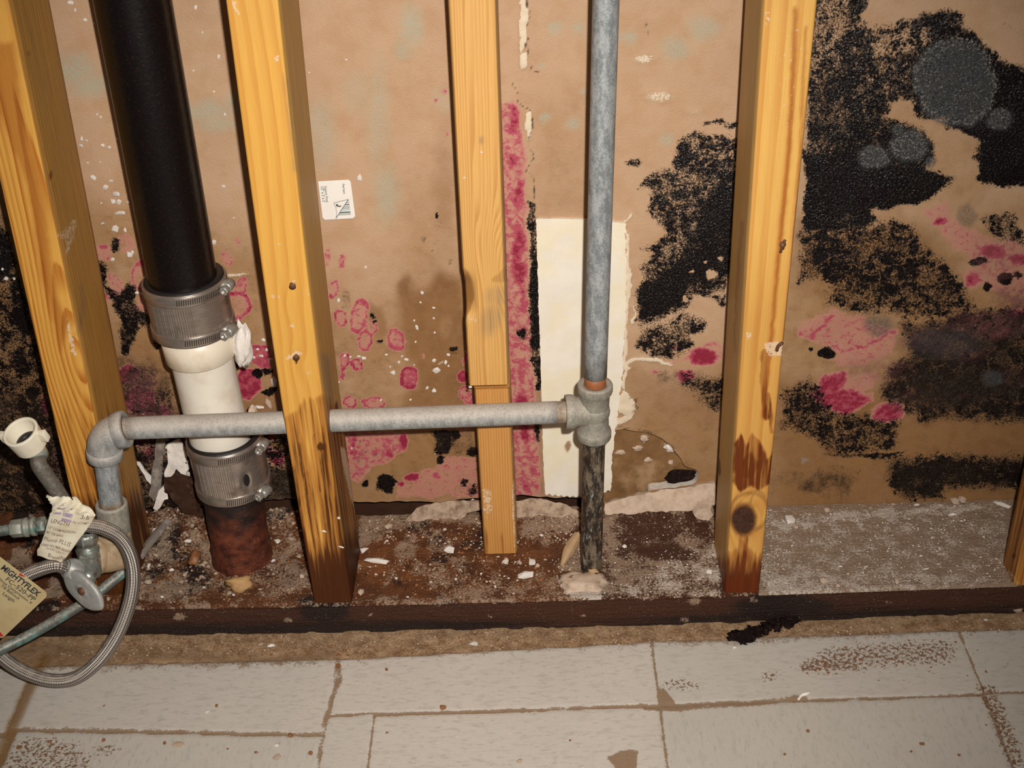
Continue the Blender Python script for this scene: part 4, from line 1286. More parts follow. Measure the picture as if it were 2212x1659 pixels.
def mk_a(P, px, py, fid):
    fr = fid == 0
    P.poly('amber', [(-80, 100), (30, 90), (60, 330), (100, 470), (120, 640), (150, 700), (130, 760), (90, 600), (60, 400), (0, 250), (-80, 200)], 0.75, 9)
    P.poly('paint', [(143, 680), (152, 700), (166, 760), (168, 775), (150, 760), (146, 720)], 0.62, 4)
    P.poly('wet', [(100, 850), (260, 860), (330, 1300), (100, 1300)], 0.42, 60)
    P.poly('wet', [(140, 950), (280, 1000), (330, 1300), (100, 1300)], 0.55, 50, 'max')
    P.poly('wet', [(80, 1070), (330, 1070), (350, 1400), (60, 1400)], 1.3, 60)
    P.ell('knot', 110, 380, 5, 12, 0.7, 0.7)
    P.ell('knot', 62, 115, 7, 8, 0.5, 0.8)
    P.poly('paint', [(118, 500), (130, 500), (160, 470), (172, 478), (150, 545), (138, 560), (142, 520), (120, 512)], 0.50, 3)
    P.line('grime', [(175, 620), (180, 660), (170, 720)], 5, 0.4, 5)


a0 = onY(162, 868, 0.02)
sA = stud('wood_stud', (-0.2285, -0.1885, 0.020, 0.109), (-0.2105, -0.1705, 0.020, 0.109), 0.0385, ST, W_STUD_A, ph_a, mk_a, seed=2)
tag(sA, 'yellow wooden wall stud with arched nested grain at the left behind the hose', 'stud', 'wall studs')


# --- amber stud with the pipe passing through it
def ph_b(x, y, z, px, py, fid):
    fr = (x - 0.02 + 0.006 * np.sin(z * 9)) / 0.0105 + 0.12 * np.sin(z * 7)
    fr = fr + knot_warp(x, z, 0.016, 0.375, 0.008, 0.02, 0.5) + knot_warp(x, z, 0.017, 0.315, 0.008, 0.02, 0.6)
    return np.where(fid == 0, fr, y / 0.0075 + 0.3 * np.sin(z * 7))


def mk_b(P, px, py, fid):
    P.poly('wet', [(596, 905), (640, 880), (655, 855), (690, 852), (700, 840), (720, 860), (800, 1000), (830, 1330), (640, 1330)], 0.58, 14)
    P.poly('wet', [(700, 850), (730, 880), (770, 1000), (810, 1120), (820, 1330), (720, 1330), (700, 1130), (690, 960)], 0.8, 18)
    P.poly('wet', [(630, 1190), (700, 1160), (800, 1090), (840, 1340), (630, 1340)], 1.3, 95)
    P.poly('wet', [(696, 890), (712, 1000), (735, 1100), (770, 1300), (712, 1300), (700, 1150), (688, 1000)], 0.98, 12)
    for l_, w_, v_ in (([(648, 960), (662, 1080), (690, 1250)], 4, 0.95), ([(632, 1010), (650, 1120), (676, 1260)], 5, 0.95), ([(664, 1020), (684, 1130), (712, 1280)], 4, 0.9), ([(612, 980), (634, 1110), (660, 1250)], 3, 0.85), ([(678, 940), (692, 1060)], 4, 0.9)):
        P.line('wet', l_, w_, v_, 5)
    P.poly('knot', [(640, 1210), (710, 1190), (800, 1120), (840, 1350), (640, 1350)], 0.80, 60)
    P.ell('wet', 695, 965, 10, 12, 1.1, 0.5)
    P.ell('knot', 632, 616, 7, 8, 0.95, 0.35)
    P.ell('knot', 640, 776, 4, 12, 0.85, 0.35)
    P.ell('paint', 632, 608, 9, 5, 0.6, 0.4)
    P.poly('paint', [(612, 782), (622, 765), (640, 755), (655, 765), (658, 772), (640, 768), (626, 776)], 0.62, 3)
    P.ell('paint', 631, 704, 8, 4, 0.62, 0.5)
    P.ell('paint', 604, 530, 12, 4, 0.5, 0.5)
    P.ell('paint', 596, 640, 16, 7, 0.48, 0.6)
    P.ell('paint', 668, 805, 8, 5, 0.55, 0.5)
    P.ell('paint', 598, 125, 7, 9, 0.62, 0.4)
    P.ell('paint', 666, 636, 5, 6, 0.62, 0.4)
    P.poly('paint', [(498, 0), (510, 0), (520, 40), (508, 30)], 0.6, 4)
    P.poly('grime', [(690, 760), (715, 770), (722, 870), (706, 870)], 0.6, 8)
    P.poly('grime', [(612, 160), (622, 180), (640, 370), (632, 370)], 0.5, 5)
    P.poly('paint', [(735, 960), (748, 970), (765, 1060), (778, 1120), (770, 1130), (752, 1060), (738, 1000)], 0.75, 4)
    P.ell('knot', 728, 880, 4, 14, 0.9, 0.4)


sB = stud('wood_stud', (-0.001, 0.0375, 0.0, 0.084), (0.000, 0.0415, 0.0, 0.092), 0.0385, ST, W_STUD_B, ph_b, mk_b, bow=-0.0035, seed=5)
tag(sB, 'amber wooden wall stud pierced by the level grey pipe, foot soaked dark', 'stud', 'wall studs')
for (px_, py_, l_) in ((632, 616, 0.002), (640, 768, 0.003)):
    q = onY(px_, py_, 0.0)
    nail(sB, q, (0.1, -1, -0.2), l_, 0.0016)


# --- fine-grained stud set back against the board, with a separate lower length
def ph_c(x, y, z, px, py, fid):
    fr = (x - 0.14 + 0.004 * np.sin(z * 6)) / 0.0036 + 4.5 * (fbm(x * 85, z * 1.0, 77, 2) - 0.5)
    k1 = onY(1092, 604, 0.055)
    k2 = onY(1008, 640, 0.055)
    fr = fr + knot_warp(x, z, k1[0], k1[2], 0.013, 0.030, 3.2) - knot_warp(x, z, k2[0] - 0.004, k2[2], 0.012, 0.035, 2.6)
    fr = fr + 2.0 * np.exp(-((z - k1[2] - 0.035) / 0.03) ** 2) * ((x - 0.165) / 0.03)
    return np.where(fid == 0, fr, y / 0.006)


def mk_c(P, px, py, fid):
    P.poly('knot', [(1098, 566), (1075, 590), (1058, 602), (1062, 612), (1090, 612), (1100, 605)], 0.42, 4)
    P.poly('knot', [(1000, 575), (1012, 585), (1024, 610), (1026, 640), (1018, 670), (1006, 695), (1000, 690)], 0.55, 4)
    P.line('knot', [(1052, 606), (1050, 590), (1070, 572), (1082, 556)], 2, 0.35, 3)
    P.ell('grime', 1060, 690, 22, 34, 0.5, 0.6, 20)
    P.ell('grime', 1075, 640, 26, 22, 0.42, 0.6)
    P.ell('paint', 1020, 690, 14, 14, 0.42, 0.6)
    P.ell('grime', 1040, 303, 6, 8, 0.4, 0.6)


def nick_c(P, u, v):
    k2 = onY(1006, 640, 0.055)
    d = 0.012 * np.exp(-((P[:, 2] - k2[2]) / 0.019) ** 4) * np.clip(1 - u / 0.33, 0, 1)
    P[:, 0] += 0.25 * d * (u < 0.02)
    P[:, 1] += d * 0.9 * (v < 0.3)
    return P


rootC = empty('wood_stud', (0.184, 0.10, 0.0385))
tag(rootC, 'fine-grained wooden wall stud with a large knot, set back against the board', 'stud', 'wall studs')
zc = onY(1055, 832, 0.055)[2]
stud('upper_board', (0.1630, 0.2010, 0.055, 0.1375), (0.1648, 0.2036, 0.055, 0.1375), zc, ST, W_STUD_C, ph_c, mk_c, parent=rootC, seed=9, nick=nick_c)


def mk_c2(P, px, py, fid):
    P.poly('paint', [(1040, 1050), (1062, 1060), (1066, 1100), (1050, 1130), (1042, 1100)], 0.52, 6)
    P.line('paint', [(1108, 1040), (1112, 1180)], 4, 0.62, 4)
    P.ell('paint', 1108, 970, 5, 2.5, 0.8, 0.4)
    P.poly('wet', [(1030, 1140), (1130, 1140), (1130, 1210), (1030, 1210)], 0.4, 25)


lb = stud('lower_board', (0.1678, 0.2022, 0.070, 0.1375), (0.1660, 0.1995, 0.066, 0.1375), 0.0385, onY(1060, 839, 0.070)[2], W_STUD_E, lambda x, y, z, px, py, fid: np.where(fid == 0, (x - 0.15) / 0.0026 + 0.3 * np.sin(z * 20), y / 0.006), mk_c2, parent=rootC, seed=12)
lb['label'] = 'redder lower length of the stud'


# --- knotty stud at the right
def ph_d(x, y, z, px, py, fid):
    kz = onY(1606, 1122, 0)
    fr = (x - 0.41) / 0.0125 + 0.25 * np.sin(z * 6 + 1)
    fr = fr + knot_warp(x, z, kz[0], kz[2], 0.013, 0.024, 2.6)
    return np.where(fid == 0, fr, y / 0.007 + 0.2 * np.sin(z * 5))


def mk_d(P, px, py, fid):
    f0 = fid == 0
    P.ell('knot', 1606, 1122, 30, 36, 0.98, 0.45)
    P.ell('knot', 1620, 1105, 48, 46, 0.55, 0.15, ring=1.0)
    P.ell('knot', 1638, 1100, 22, 46, 0.6, 0.25, ring=1.0)
    P.line('amber', [(1718, 20), (1706, 300), (1682, 560), (1668, 720), (1652, 860), (1650, 900)], 5, 1.0, 5)
    P.line('amber', [(1740, 60), (1728, 330), (1712, 560), (1690, 760)], 3, 0.9, 4)
    P.line('wet', [(1652, 760), (1648, 820), (1652, 870), (1656, 900)], 8, 0.92, 5)
    P.line('wet', [(1660, 850), (1666, 900), (1668, 935)], 4, 0.9, 4)
    P.poly('wet', [(1586, 960), (1600, 935), (1612, 960), (1622, 930), (1640, 950), (1660, 990), (1676, 960), (1690, 1000), (1670, 1040), (1640, 1060), (1622, 1050), (1600, 1065), (1582, 1040)], 1.0, 5)
    P.poly('wet', [(1590, 1000), (1620, 960), (1650, 1000), (1630, 1040), (1600, 1040)], 1.15, 12)
    P.poly('wet', [(1530, 1210), (1580, 1190), (1610, 1170), (1640, 1200), (1680, 1150), (1680, 1300), (1530, 1300)], 0.9, 24)
    P.poly('knot', [(1530, 1225), (1590, 1215), (1620, 1230), (1690, 1190), (1690, 1320), (1530, 1320)], 0.80, 34)
    P.poly('wet', [(1540, 1240), (1680, 1220), (1680, 1310), (1540, 1310)], 1.2, 18)
    P.poly('wet', [(1590, 1140), (1620, 1160), (1612, 1230), (1600, 1240)], 0.7, 8)
    P.poly('amber', [(1560, 640), (1720, 600), (1690, 1300), (1540, 1300)], 0.35, 120)
    P.poly('paint', [(1655, 0), (1760, 0), (1740, 330), (1660, 330)], 0.30, 60)
    P.poly('paint', [(1652, 20), (1668, 20), (1664, 60), (1652, 60)], 0.55, 8)
    P.poly('paint', [(1648, 745), (1668, 735), (1700, 735), (1706, 760), (1690, 772), (1655, 768)], 0.66, 5)
    P.line('paint', [(1712, 780), (1700, 840), (1684, 900)], 5, 0.58, 5)
    P.ell('paint', 1618, 725, 8, 10, 0.55, 0.6)
    P.ell('paint', 1680, 960, 8, 18, 0.6, 0.5)
    P.ell('knot', 1554, 1010, 4, 22, 0.75, 0.4)
    P.line('amber', [(1604, 480), (1590, 640), (1588, 760)], 3, 0.9, 5)
    P.poly('paint', [(1545, 1060), (1558, 1060), (1565, 1180), (1548, 1160)], 0.42, 12)


sD = stud('wood_stud', (0.4075, 0.4425, 0.0, 0.0826), (0.4057, 0.4475, 0.0, 0.0840), 0.0385, ST, W_STUD_D, ph_d, mk_d, seed=15)
tag(sD, 'yellow wooden wall stud with bent nails and a dark knot near its foot', 'stud', 'wall studs')
q = onY(1690, 536, 0.0)
nail(sD, q, (0.05, -1, 0.3), 0.004, 0.0014, bend=-0.004)
V, F, UV = tube(spline([onY(1686, 545, -0.0012), onY(1690, 532, -0.002), onY(1696, 518, -0.0012)], 8), 0.0013, 8)
obj('nail', V, F, W_NAIL, parent=sD)
V, F, UV = tube(spline([onY(1678, 757, -0.001), onY(1681, 748, -0.003), onY(1690, 740, -0.004)], 8), 0.0016, 8)
obj('nail', V, F, W_NAIL, parent=sD)


# --- last stud at the right edge of the view
def mk_e(P, px, py, fid):
    P.poly('wet', [(2100, 900), (2300, 900), (2300, 1300), (2100, 1300)], 0.62, 60)
    P.ell('wet', 2190, 1200, 5, 6, 1.1, 0.4)
    P.line('paint', [(2180, 1235), (2200, 1262)], 6, 0.5, 6)


sE = stud('wood_stud', (0.6935, 0.7315, 0.001, 0.0375), (0.6945, 0.7330, 0.001, 0.0375), 0.0385, ST, W_STUD_A, lambda x, y, z, px, py, fid: np.where(fid == 0, x / 0.006, y / 0.006), mk_e, seed=18)
tag(sE, 'brown wooden wall stud at the far right edge, mostly out of view', 'stud', 'wall studs')


# ------------------------------------------------------------------ soaked sill plate
def build_sill():
    us = np.concatenate([np.linspace(-1.2, -0.36, 20), np.arange(-0.358, 0.78, 0.0026), np.linspace(0.78, 1.5, 20)])

    def f(q):
        x = np.interp(q[:, 0], np.linspace(0, 1, len(us)), us)
        t = (x - 0.21) / 0.45
        bowy = -0.004 * (1 - np.clip(t * t, 0, 1.6)) + 0.001
        y = q[:, 1] * 0.137 + bowy * (1 - q[:, 1])
        z = 0.0005 + q[:, 2] * 0.0375
        e = np.minimum(q[:, 1], 1) * 0.139
        rr = 0.003
        z = z - (q[:, 2] > 0.999) * np.clip(rr - e, 0, rr) ** 2 / rr
        top = (q[:, 2] > 0.999)
        fr = (q[:, 1] < 0.001)
        n = fbm(x * 110, y * 110, 77) - 0.5
        lft = np.interp(x, [-0.36, -0.3, -0.05, 0.04, 0.24, 0.3, 0.8], [1, 1, 1, 0.7, 0.45, 0.4, 0.4])
        back = sstep(0.075, 0.135, y) * np.interp(x, [-0.3, -0.02, 0.04, 0.16, 0.20, 0.28, 0.40, 0.45, 0.8], [0.016, 0.014, 0.002, 0.003, 0.008, 0.006, 0.009, 0.0015, 0.0015])
        z = z + top * (n * 0.0065 * lft * sstep(0.002, 0.02, y) + back * (0.7 + fbm(x * 45, y * 45, 78)) * sstep(0.0, 0.03, y))
        # rotted grooves and flaked lower edge along the face
        y = y + fr * (fbm(x * 14, z * 420, 79) - 0.5) * 0.0022 + fr * np.clip(0.012 - z, 0, 1) * 0.22 * sstep(0.35, 0.62, fbm(x * 55, 0 * z, 80))
        return np.stack([x, y, z], 1)
    V, F, fid, uvw = grid_box(len(us), 54, np.linspace(0, 1, 18), f)
    px, py = photo_xy(V)
    P = Paint(px, py, 8.0, 26.0, 33)
    top = fid == 5
    P.get('rust'), P.get('dark'), P.get('tan'), P.get('dust')
    P.poly('rust', [(-200, 1040), (1250, 1040), (1250, 1320), (-200, 1320)], 0.55, 30)
    P.poly('rust', [(780, 1110), (1000, 1130), (1200, 1180), (1210, 1290), (800, 1300)], 0.75, 30)
    P.poly('rust', [(770, 1200), (960, 1220), (960, 1270), (770, 1270)], 1.0, 20)
    P.poly('tan', [(250, 1060), (640, 1060), (660, 1300), (250, 1320)], 0.44, 25)
    P.poly('tan', [(770, 1060), (1040, 1080), (1040, 1140), (1000, 1130), (890, 1140), (800, 1180), (770, 1180)], 0.72, 16)
    P.poly('tan', [(1110, 1080), (1260, 1070), (1250, 1140), (1180, 1180), (1120, 1160)], 0.66, 14)
    P.poly('tan', [(960, 1230), (1240, 1230), (1240, 1305), (900, 1305)], 0.46, 25)
    P.line('tan', [(880, 1120), (960, 1190), (1030, 1260)], 6, 0.6, 5)
    P.line('tan', [(880, 1200), (960, 1260), (1040, 1300)], 8, 0.55, 6)
    P.poly('tan', [(1290, 1060), (1560, 1060), (1560, 1290), (1240, 1290), (1200, 1220), (1250, 1160)], 0.66, 12)
    P.poly('tan', [(1340, 1110), (1540, 1100), (1530, 1160), (1400, 1170), (1350, 1210), (1330, 1160)], 0.55, 12, 'erase')
    P.ell('tan', 1430, 1195, 50, 18, 0.8, 0.5, mode='erase')
    P.poly('dust', [(1400, 1240), (1480, 1180), (1560, 1160), (1580, 1290), (1240, 1296), (1220, 1262), (1260, 1262), (1300, 1275)], 0.46, 16)
    P.poly('dust', [(1205, 1240), (1240, 1262), (1300, 1270), (1310, 1296), (1240, 1296), (1212, 1275)], 0.78, 9)
    P.poly('tan', [(1640, 1040), (2200, 1040), (2200, 1300), (1640, 1300)], 0.98, 6)
    P.poly('dust', [(1640, 1100), (1800, 1090), (2180, 1080), (2190, 1270), (1640, 1300)], 0.40, 14)
    P.poly('dust', [(1640, 1200), (1760, 1230), (2160, 1240), (2180, 1262), (1900, 1285), (1640, 1300)], 0.54, 12)
    P.poly('dust', [(1660, 1120), (1800, 1100), (2150, 1080), (2150, 1110), (1800, 1130), (1690, 1160)], 0.58, 12)
    P.ell('dust', 1690, 1265, 50, 24, 0.68, 0.5)
    lowf = sstep(0.50, 0.66, fbm(V[:, 0] * 34, V[:, 1] * 34, 88, 4)) * np.interp(px, [0, 600, 760, 1240, 1300, 1640], [0.7, 0.7, 0.55, 0.55, 0.2, 0])
    P.m['tan'] = np.maximum(P.m['tan'], lowf)
    P.m['dark'] = np.maximum(P.m['dark'], top * sstep(0.55, 0.70, fbm(V[:, 0] * 30 + 5, V[:, 1] * 30, 89, 4)) * np.interp(px, [0, 700, 1240, 1300], [0.85, 0.7, 0.5, 0]))
    P.m['rust'] *= top
    P.m['tan'] *= top
    P.m['dust'] *= top
    edge = sstep(0.010, 0.002, V[:, 1]) * top
    P.m['tan'] = np.maximum(P.m['tan'], edge * np.interp(px, [0, 700, 1000, 1300, 1600, 1700, 2212], [0.35, 0.4, 0.55, 0.5, 0.35, 0.45, 0.5]))
    front = fid == 0
    z = V[:, 2]
    P.m['dark'] = np.maximum(P.m['dark'], front * (0.45 + 0.5 * sstep(0.022, 0.004, z)) * np.interp(px, [0, 250, 600, 1000, 1250, 1500, 1700, 2000, 2212], [1.1, 0.95, 1.0, 0.85, 0.5, 0.8, 1.1, 0.75, 0.6]))
    P.ell('dark', 1690, 1320, 120, 40, 0.9, 0.6)
    P.ell('dark', 700, 1310, 60, 40, 0.9, 0.6)
    P.poly('dark', [(590, 1030), (660, 1030), (660, 1080), (560, 1080)], 0.8, 10)
    P.m['dust'] = np.maximum(P.m['dust'], front * 0.34 * sstep(0.03, 0.0375, z))
    for a, b, r in ((1255, 1330, 8), (800, 1330, 7), (390, 1335, 16), (1480, 1340, 12), (1630, 1296, 14), (1920, 1300, 12), (1500, 1295, 18), (620, 1340, 12), (1060, 1330, 8)):
        P.ell('tan', a, b, r, r * 0.5, 0.62, 0.5)
    o = obj('sill_plate', V, F, W_SILL, attrs={k: P.m[k] for k in ('rust', 'dark', 'tan', 'dust')}, origin=(0.2, 0.069, 0.0))
    tag(o, 'long dark water-soaked wooden sill plate under the studs, top littered with debris', 'board')
    return o


sill = build_sill()
# ------------------------------------------------------------------ drain stack: black iron, two shielded couplings, plastic length, rusty stub
dr = empty('drain_pipe', (-0.088, 0.076, 0.038))
tag(dr, 'black drain pipe spliced with a white plastic length between two banded couplings', 'pipe')
A_top, A_bot = np.array([-0.0880, 0.075, 1.25]), np.array([-0.0938, 0.0755, 0.334])
V, F, UV = tube(np.linspace(A_bot, A_top, 60), 0.0312, 48)
obj('upper_pipe', V, F, W_BLACK, dr)
P0, P1 = np.array([-0.0855, 0.0762, 0.150]), np.array([-0.0915, 0.0757, 0.331])
V, F, UV = tube(np.linspace(P0, P1, 16), 0.0292, 48)
pv = obj('plastic_pipe', V, F, W_PVC, dr)
ax = (P1 - P0) / np.linalg.norm(P1 - P0)
zc0 = onY(440, 806, 0.043)[2]
zt = onY(430, 745, 0.043)[2]
cb = P0 + ax * ((zc0 - P0[2]) / ax[2])
hl = zt - zc0 + 0.004
V, F, UV = lathe(cb, ax, [(0, 0.0293), (0, 0.0322), (0.0012, 0.0334), (hl, 0.0338), (hl, 0.0293)], 48)
obj('pipe_hub', V, F, W_PVC2, pv)
stub0, stub1 = np.array([-0.0865, 0.0765, 0.030]), np.array([-0.0825, 0.0762, 0.166])
P_ = np.linspace(stub0, stub1, 50)
r_ = np.full(50, 0.0300) + (P_[:, 2] < 0.060) * 0.0 + np.interp(P_[:, 2], [0.03, 0.045, 0.06], [0.0020, 0.0012, 0.0])
V, F, UV = tube(P_, r_, 48)
n = fbm(V[:, 0] * 90 + 7, V[:, 2] * 90, 91) - 0.5
rad = V - np.array([-0.087, 0.0763, 0])
rad[:, 2] = 0
V = V + rad / 0.03 * n[:, None] * 0.0060 * np.interp(V[:, 2], [0.03, 0.11], [1, 0.3])[:, None]
hh = sstep(0.118, 0.085, V[:, 2] + (fbm(V[:, 0] * 60, V[:, 2] * 60, 92) - 0.5) * 0.05)
lp = obj('lower_pipe', V, F, W_RUST, dr, attrs={'rust': hh})
lp['label'] = 'rust-caked lower stub'


def coupling(z0, z1, bow_r, axis0, axis1, dent=None, angs=(-18, -18)):
    ax_ = (axis1 - axis0) / np.linalg.norm(axis1 - axis0)
    o0 = axis0 + ax_ * ((z0 - axis0[2]) / ax_[2])
    L = (z1 - z0) / ax_[2]
    bh = 0.0105
    fx, fn_, fb_ = frame(ax_)

    def ang(dx, dy):      # lathe angle of a world direction
        d = np.array([dx, dy, 0.0])
        return math.atan2(d @ fb_, d @ fn_)
    a_front = ang(-0.25, -1.0)

    def corr(t, a, r):
        da = (a - a_front + PI) % (2 * PI) - PI
        k = 1.0 if (-0.55 < da < 0.60) and bh + 0.001 < t < L - bh - 0.001 else 0.0
        rr = r + k * 0.0007 * math.sin(a * 104)
        if dent is not None:
            dd = ((a - dent[0] + PI) % (2 * PI) - PI)
            rr += dent[2] * math.exp(-(dd / 0.20) ** 2 - ((t - dent[1]) / 0.010) ** 2)
            rr -= dent[2] * 1.2 * math.exp(-((dd - dent[3]) / 0.10) ** 2 - ((t - dent[1] + 0.002) / 0.007) ** 2)
        return rr
    prof = [(0, bow_r - 0.0010)] + [(t, bow_r) for t in np.linspace(0.0004, L - 0.0004, 26)] + [(L, bow_r - 0.001)]
    V, F, UV = lathe(o0, ax_, prof, 352, corr)
    root = obj('coupling', V, F, W_SHIELD, dr)
    V, F, UV = lathe(o0, ax_, [(-0.001, 0.0300), (-0.001, bow_r - 0.0012), (L + 0.0012, bow_r - 0.0012), (L + 0.0012, 0.0300)], 48)
    obj('rubber_sleeve', V, F, W_RUBBER, root)
    for i, t0 in enumerate((0.0006, L - bh - 0.0006)):
        rb = bow_r + 0.0009
        V, F, UV = lathe(o0 + ax_ * t0, ax_, [(0, bow_r), (0, rb), (0.0006, rb + 0.0004), (bh - 0.0006, rb + 0.0004), (bh, rb), (bh, bow_r)], 72)
        obj('clamp_band', V, F, W_BAND, root)
        # slots of the band
        sv, sf = [], []
        k = 0
        for a in np.arange(0.02, 1.12, 0.052):
            aa = a_front + (0.25 + a) * SGN
            rr = rb + 0.0006
            for s_, tt in ((-1, 0.0022), (1, 0.0022), (1, bh - 0.0022), (-1, bh - 0.0022)):
                a2 = aa + s_ * 0.011 + (tt - bh / 2) * 3.0 * SGN
                sv.append(o0 + ax_ * (t0 + tt) + (fn_ * math.cos(a2) + fb_ * math.sin(a2)) * rr)
            sf.append((k, k + 1, k + 2, k + 3))
            k += 4
        obj('band_slots', np.array(sv), sf, W_SLOT, root)
        # worm screw housing, head towards the room
        an = math.radians(angs[i])
        d = np.array([math.cos(an), math.sin(an), 0])
        tg = np.array([math.sin(an), -math.cos(an), 0])
        c = o0 + ax_ * (t0 + bh / 2) + d * (bow_r + 0.0042)
        Hs = lathe(c - tg * 0.007, tg, [(0, 0), (0, 0.0040), (0.001, 0.0049), (0.011, 0.0049), (0.012, 0.0040), (0.012, 0)], 20)
        Hd = lathe(c + tg * 0.005, tg, [(0, 0.0028), (0.001, 0.0044), (0.0065, 0.0044), (0.0072, 0.0038), (0.0072, 0.0020), (0.0050, 0.0018), (0.0050, 0)], 24, hexfn)
        Bs, Fb = box(-0.0052, 0.0052, -0.0062, 0.0062, -0.0024, 0.0024)
        B3 = Bs @ np.array([ax_, tg, d]) + (c - d * 0.0030)
        V, F, UV = merge(Hs, (B3, Fb), Hd)
        obj('worm_screw', V, F, W_SCREW, root, smooth=True)
    return root


fx_, fn0, fb0 = frame(np.array([0, 0, 1.0]))
SGN = 1.0 if (np.array([1.0, 0, 0]) @ fb0) > 0 else -1.0      # slots run towards the right-hand side
ztop, zbot = onY(400, 641, 0.0385)[2], onY(432, 752, 0.0385)[2]
cu = coupling(zbot, ztop, 0.0375, np.array([-0.0915, 0.0757, 0.30]), np.array([-0.0932, 0.0755, 0.40]), angs=(-24, -10))
cu['label'] = 'upper banded steel coupling'
ztop, zbot = onY(480, 989, 0.0385)[2], onY(492, 1098, 0.0385)[2]
_a = math.atan2(np.array([0.35, -0.9, 0]) @ fb0, np.array([0.35, -0.9, 0]) @ fn0)
cl = coupling(zbot, ztop, 0.0366, np.array([-0.0808, 0.0762, 0.12]), np.array([-0.0828, 0.0762, 0.20]), dent=(_a, 0.028, 0.0035, 0.28 * SGN), angs=(-30, -14))
cl['label'] = 'lower banded steel coupling with a dent'

# ------------------------------------------------------------------ water line: riser, tee, level pipe, elbow, drop
wp = empty('water_pipe', (0.278, 0.046, 0.038))
tag(wp, 'grey galvanized water piping with tee, level run through the stud, and elbow', 'pipe')
R0 = 0.01065
tee = onY(1284, 888, 0.036)
rt = onY(1309, 0, 0.036)
rb = np.array([(onZ(1253, 1222, 0.038)[0] + onZ(1300, 1222, 0.038)[0]) / 2, 0.046, 0.030])
dirv = (rt - tee) / (rt - tee)[2]
top = tee + dirv * (1.25 - tee[2])
zth = onY(1290, 822, 0.026)[2]
a = tee + dirv * (zth - tee[2] - 0.0012)
V, F, UV = tube(np.linspace(a, top, 30), R0, 40)
obj('riser_pipe', V, F, W_GALV, wp)
V, F, UV = tube(np.linspace(tee + dirv * 0.012, a, 6), R0 - 0.0006, 40)
obj('pipe_thread', V, F, W_COPRING, wp)
nb = tee + (rb - tee) / np.linalg.norm(rb - tee) * 0.012
V, F, UV = tube(np.linspace(nb, rb, 20), R0 + 0.0002, 40)
o = obj('lower_nipple', V, F, W_MUCK, wp)
o['label'] = 'mucky dark lower nipple'
le = onY(276, 925, 0.010)
re = onY(1196, 893, 0.036)
hd = (le - re) / np.linalg.norm(le - re)


def fitting_tee(c, up, dn, side):
    rr, rl = 0.0137, 0.0160
    hu, hdn, hs = 0.0300, 0.0300, 0.0275

    def arm(d, h):
        return lathe(c, d, [(-0.004, rr * 0.96), (h * 0.35, rr), (h * 0.60, rr * 1.02), (h * 0.72, rl), (h * 0.78, rl * 1.03), (h * 0.96, rl * 1.03), (h, rl), (h, R0), (h - 0.003, R0 - 0.001)], 44)
    s = lump(c, (rr * 1.08, rr * 1.08, rr * 1.08), 3, 0.0, hi=True)
    return merge(arm(up, hu), arm(dn, hdn), arm(side, hs), (s[0], s[1], None))


up_d = dirv / np.linalg.norm(dirv)
dn_d = (rb - tee) / np.linalg.norm(rb - tee)
V, F, UV = fitting_tee(tee, up_d, dn_d, hd)
obj('tee_fitting', V, F, W_FIT, wp)
# level pipe and its exposed threads
pe = tee + hd * 0.036
V, F, UV = tube(np.linspace(pe, le, 40), R0, 40)
obj('level_pipe', V, F, W_GALVD, wp)


def thread(p, d, l, r, pitch=0.0016):
    n_ = int(l / pitch)
    pr = []
    for k in range(n_):
        pr += [(k * pitch, r - 0.0006), (k * pitch + pitch * 0.5, r + 0.0002)]
    pr.append((n_ * pitch, r - 0.0006))
    return lathe(p, d, pr, 36)


V, F, UV = thread(tee + hd * 0.025, hd, 0.0125, R0)
obj('pipe_thread', V, F, W_THREAD, wp)
V, F, UV = thread(le - hd * 0.006, hd, 0.012, R0)
obj('pipe_thread', V, F, W_THREAD, wp)
# elbow
ec = onY(222, 938, 0.008)
dd = onY(236, 1070, 0.008) - ec
dd /= np.linalg.norm(dd)
hdir = (le - ec) / np.linalg.norm(le - ec)
Rb = 0.0135
arc = []
for t in np.linspace(0, 1, 14):
    a_ = t * PI / 2
    arc.append(ec + hdir * Rb * (1 - math.sin(a_)) + dd * Rb * (1 - math.cos(a_)))
pts = [ec + hdir * (np.linalg.norm(le - ec) - 0.002), ec + hdir * 0.016] + arc + [ec + dd * 0.018, ec + dd * 0.026]
pts = np.array(pts)
rs = [0.0168, 0.0166] + [0.0152] * 14 + [0.0156, 0.0156]
V, F, UV = tube(pts, rs, 40)
C1 = lathe(pts[0] - hdir * 0.010, hdir, [(0, 0.0150), (0.001, 0.0175), (0.010, 0.0175), (0.011, 0.0165), (0.011, R0), (0.008, R0)], 44)
C2 = lathe(pts[-1] - dd * 0.010, dd, [(0, 0.0145), (0.001, 0.0166), (0.010, 0.0166), (0.011, 0.0155), (0.011, R0), (0.008, R0)], 44)
V, F, UV = merge((V, F, UV), C1, C2)
obj('elbow_fitting', V, F, W_GALVD, wp)
de = onY(240, 1088, 0.008)
dl = de - pts[-1]
V, F, UV = tube(np.linspace(pts[-1], de + dd * 0.006, 12), R0, 40)
obj('drop_pipe', V, F, W_GALV, wp)
V, F, UV = lathe(pts[-1] + dl * 0.90, dd, [(0, R0 + 0.0002), (0.002, R0 + 0.0006), (0.0095, R0 + 0.0006), (0.0095, R0 - 0.002)], 36)
obj('pipe_thread', V, F, W_THREAD, wp)
c0 = onY(241, 1093, 0.008)
c1 = onY(256, 1196, 0.006)
cd = (c1 - c0) / np.linalg.norm(c1 - c0)
cl_ = np.linalg.norm(c1 - c0)
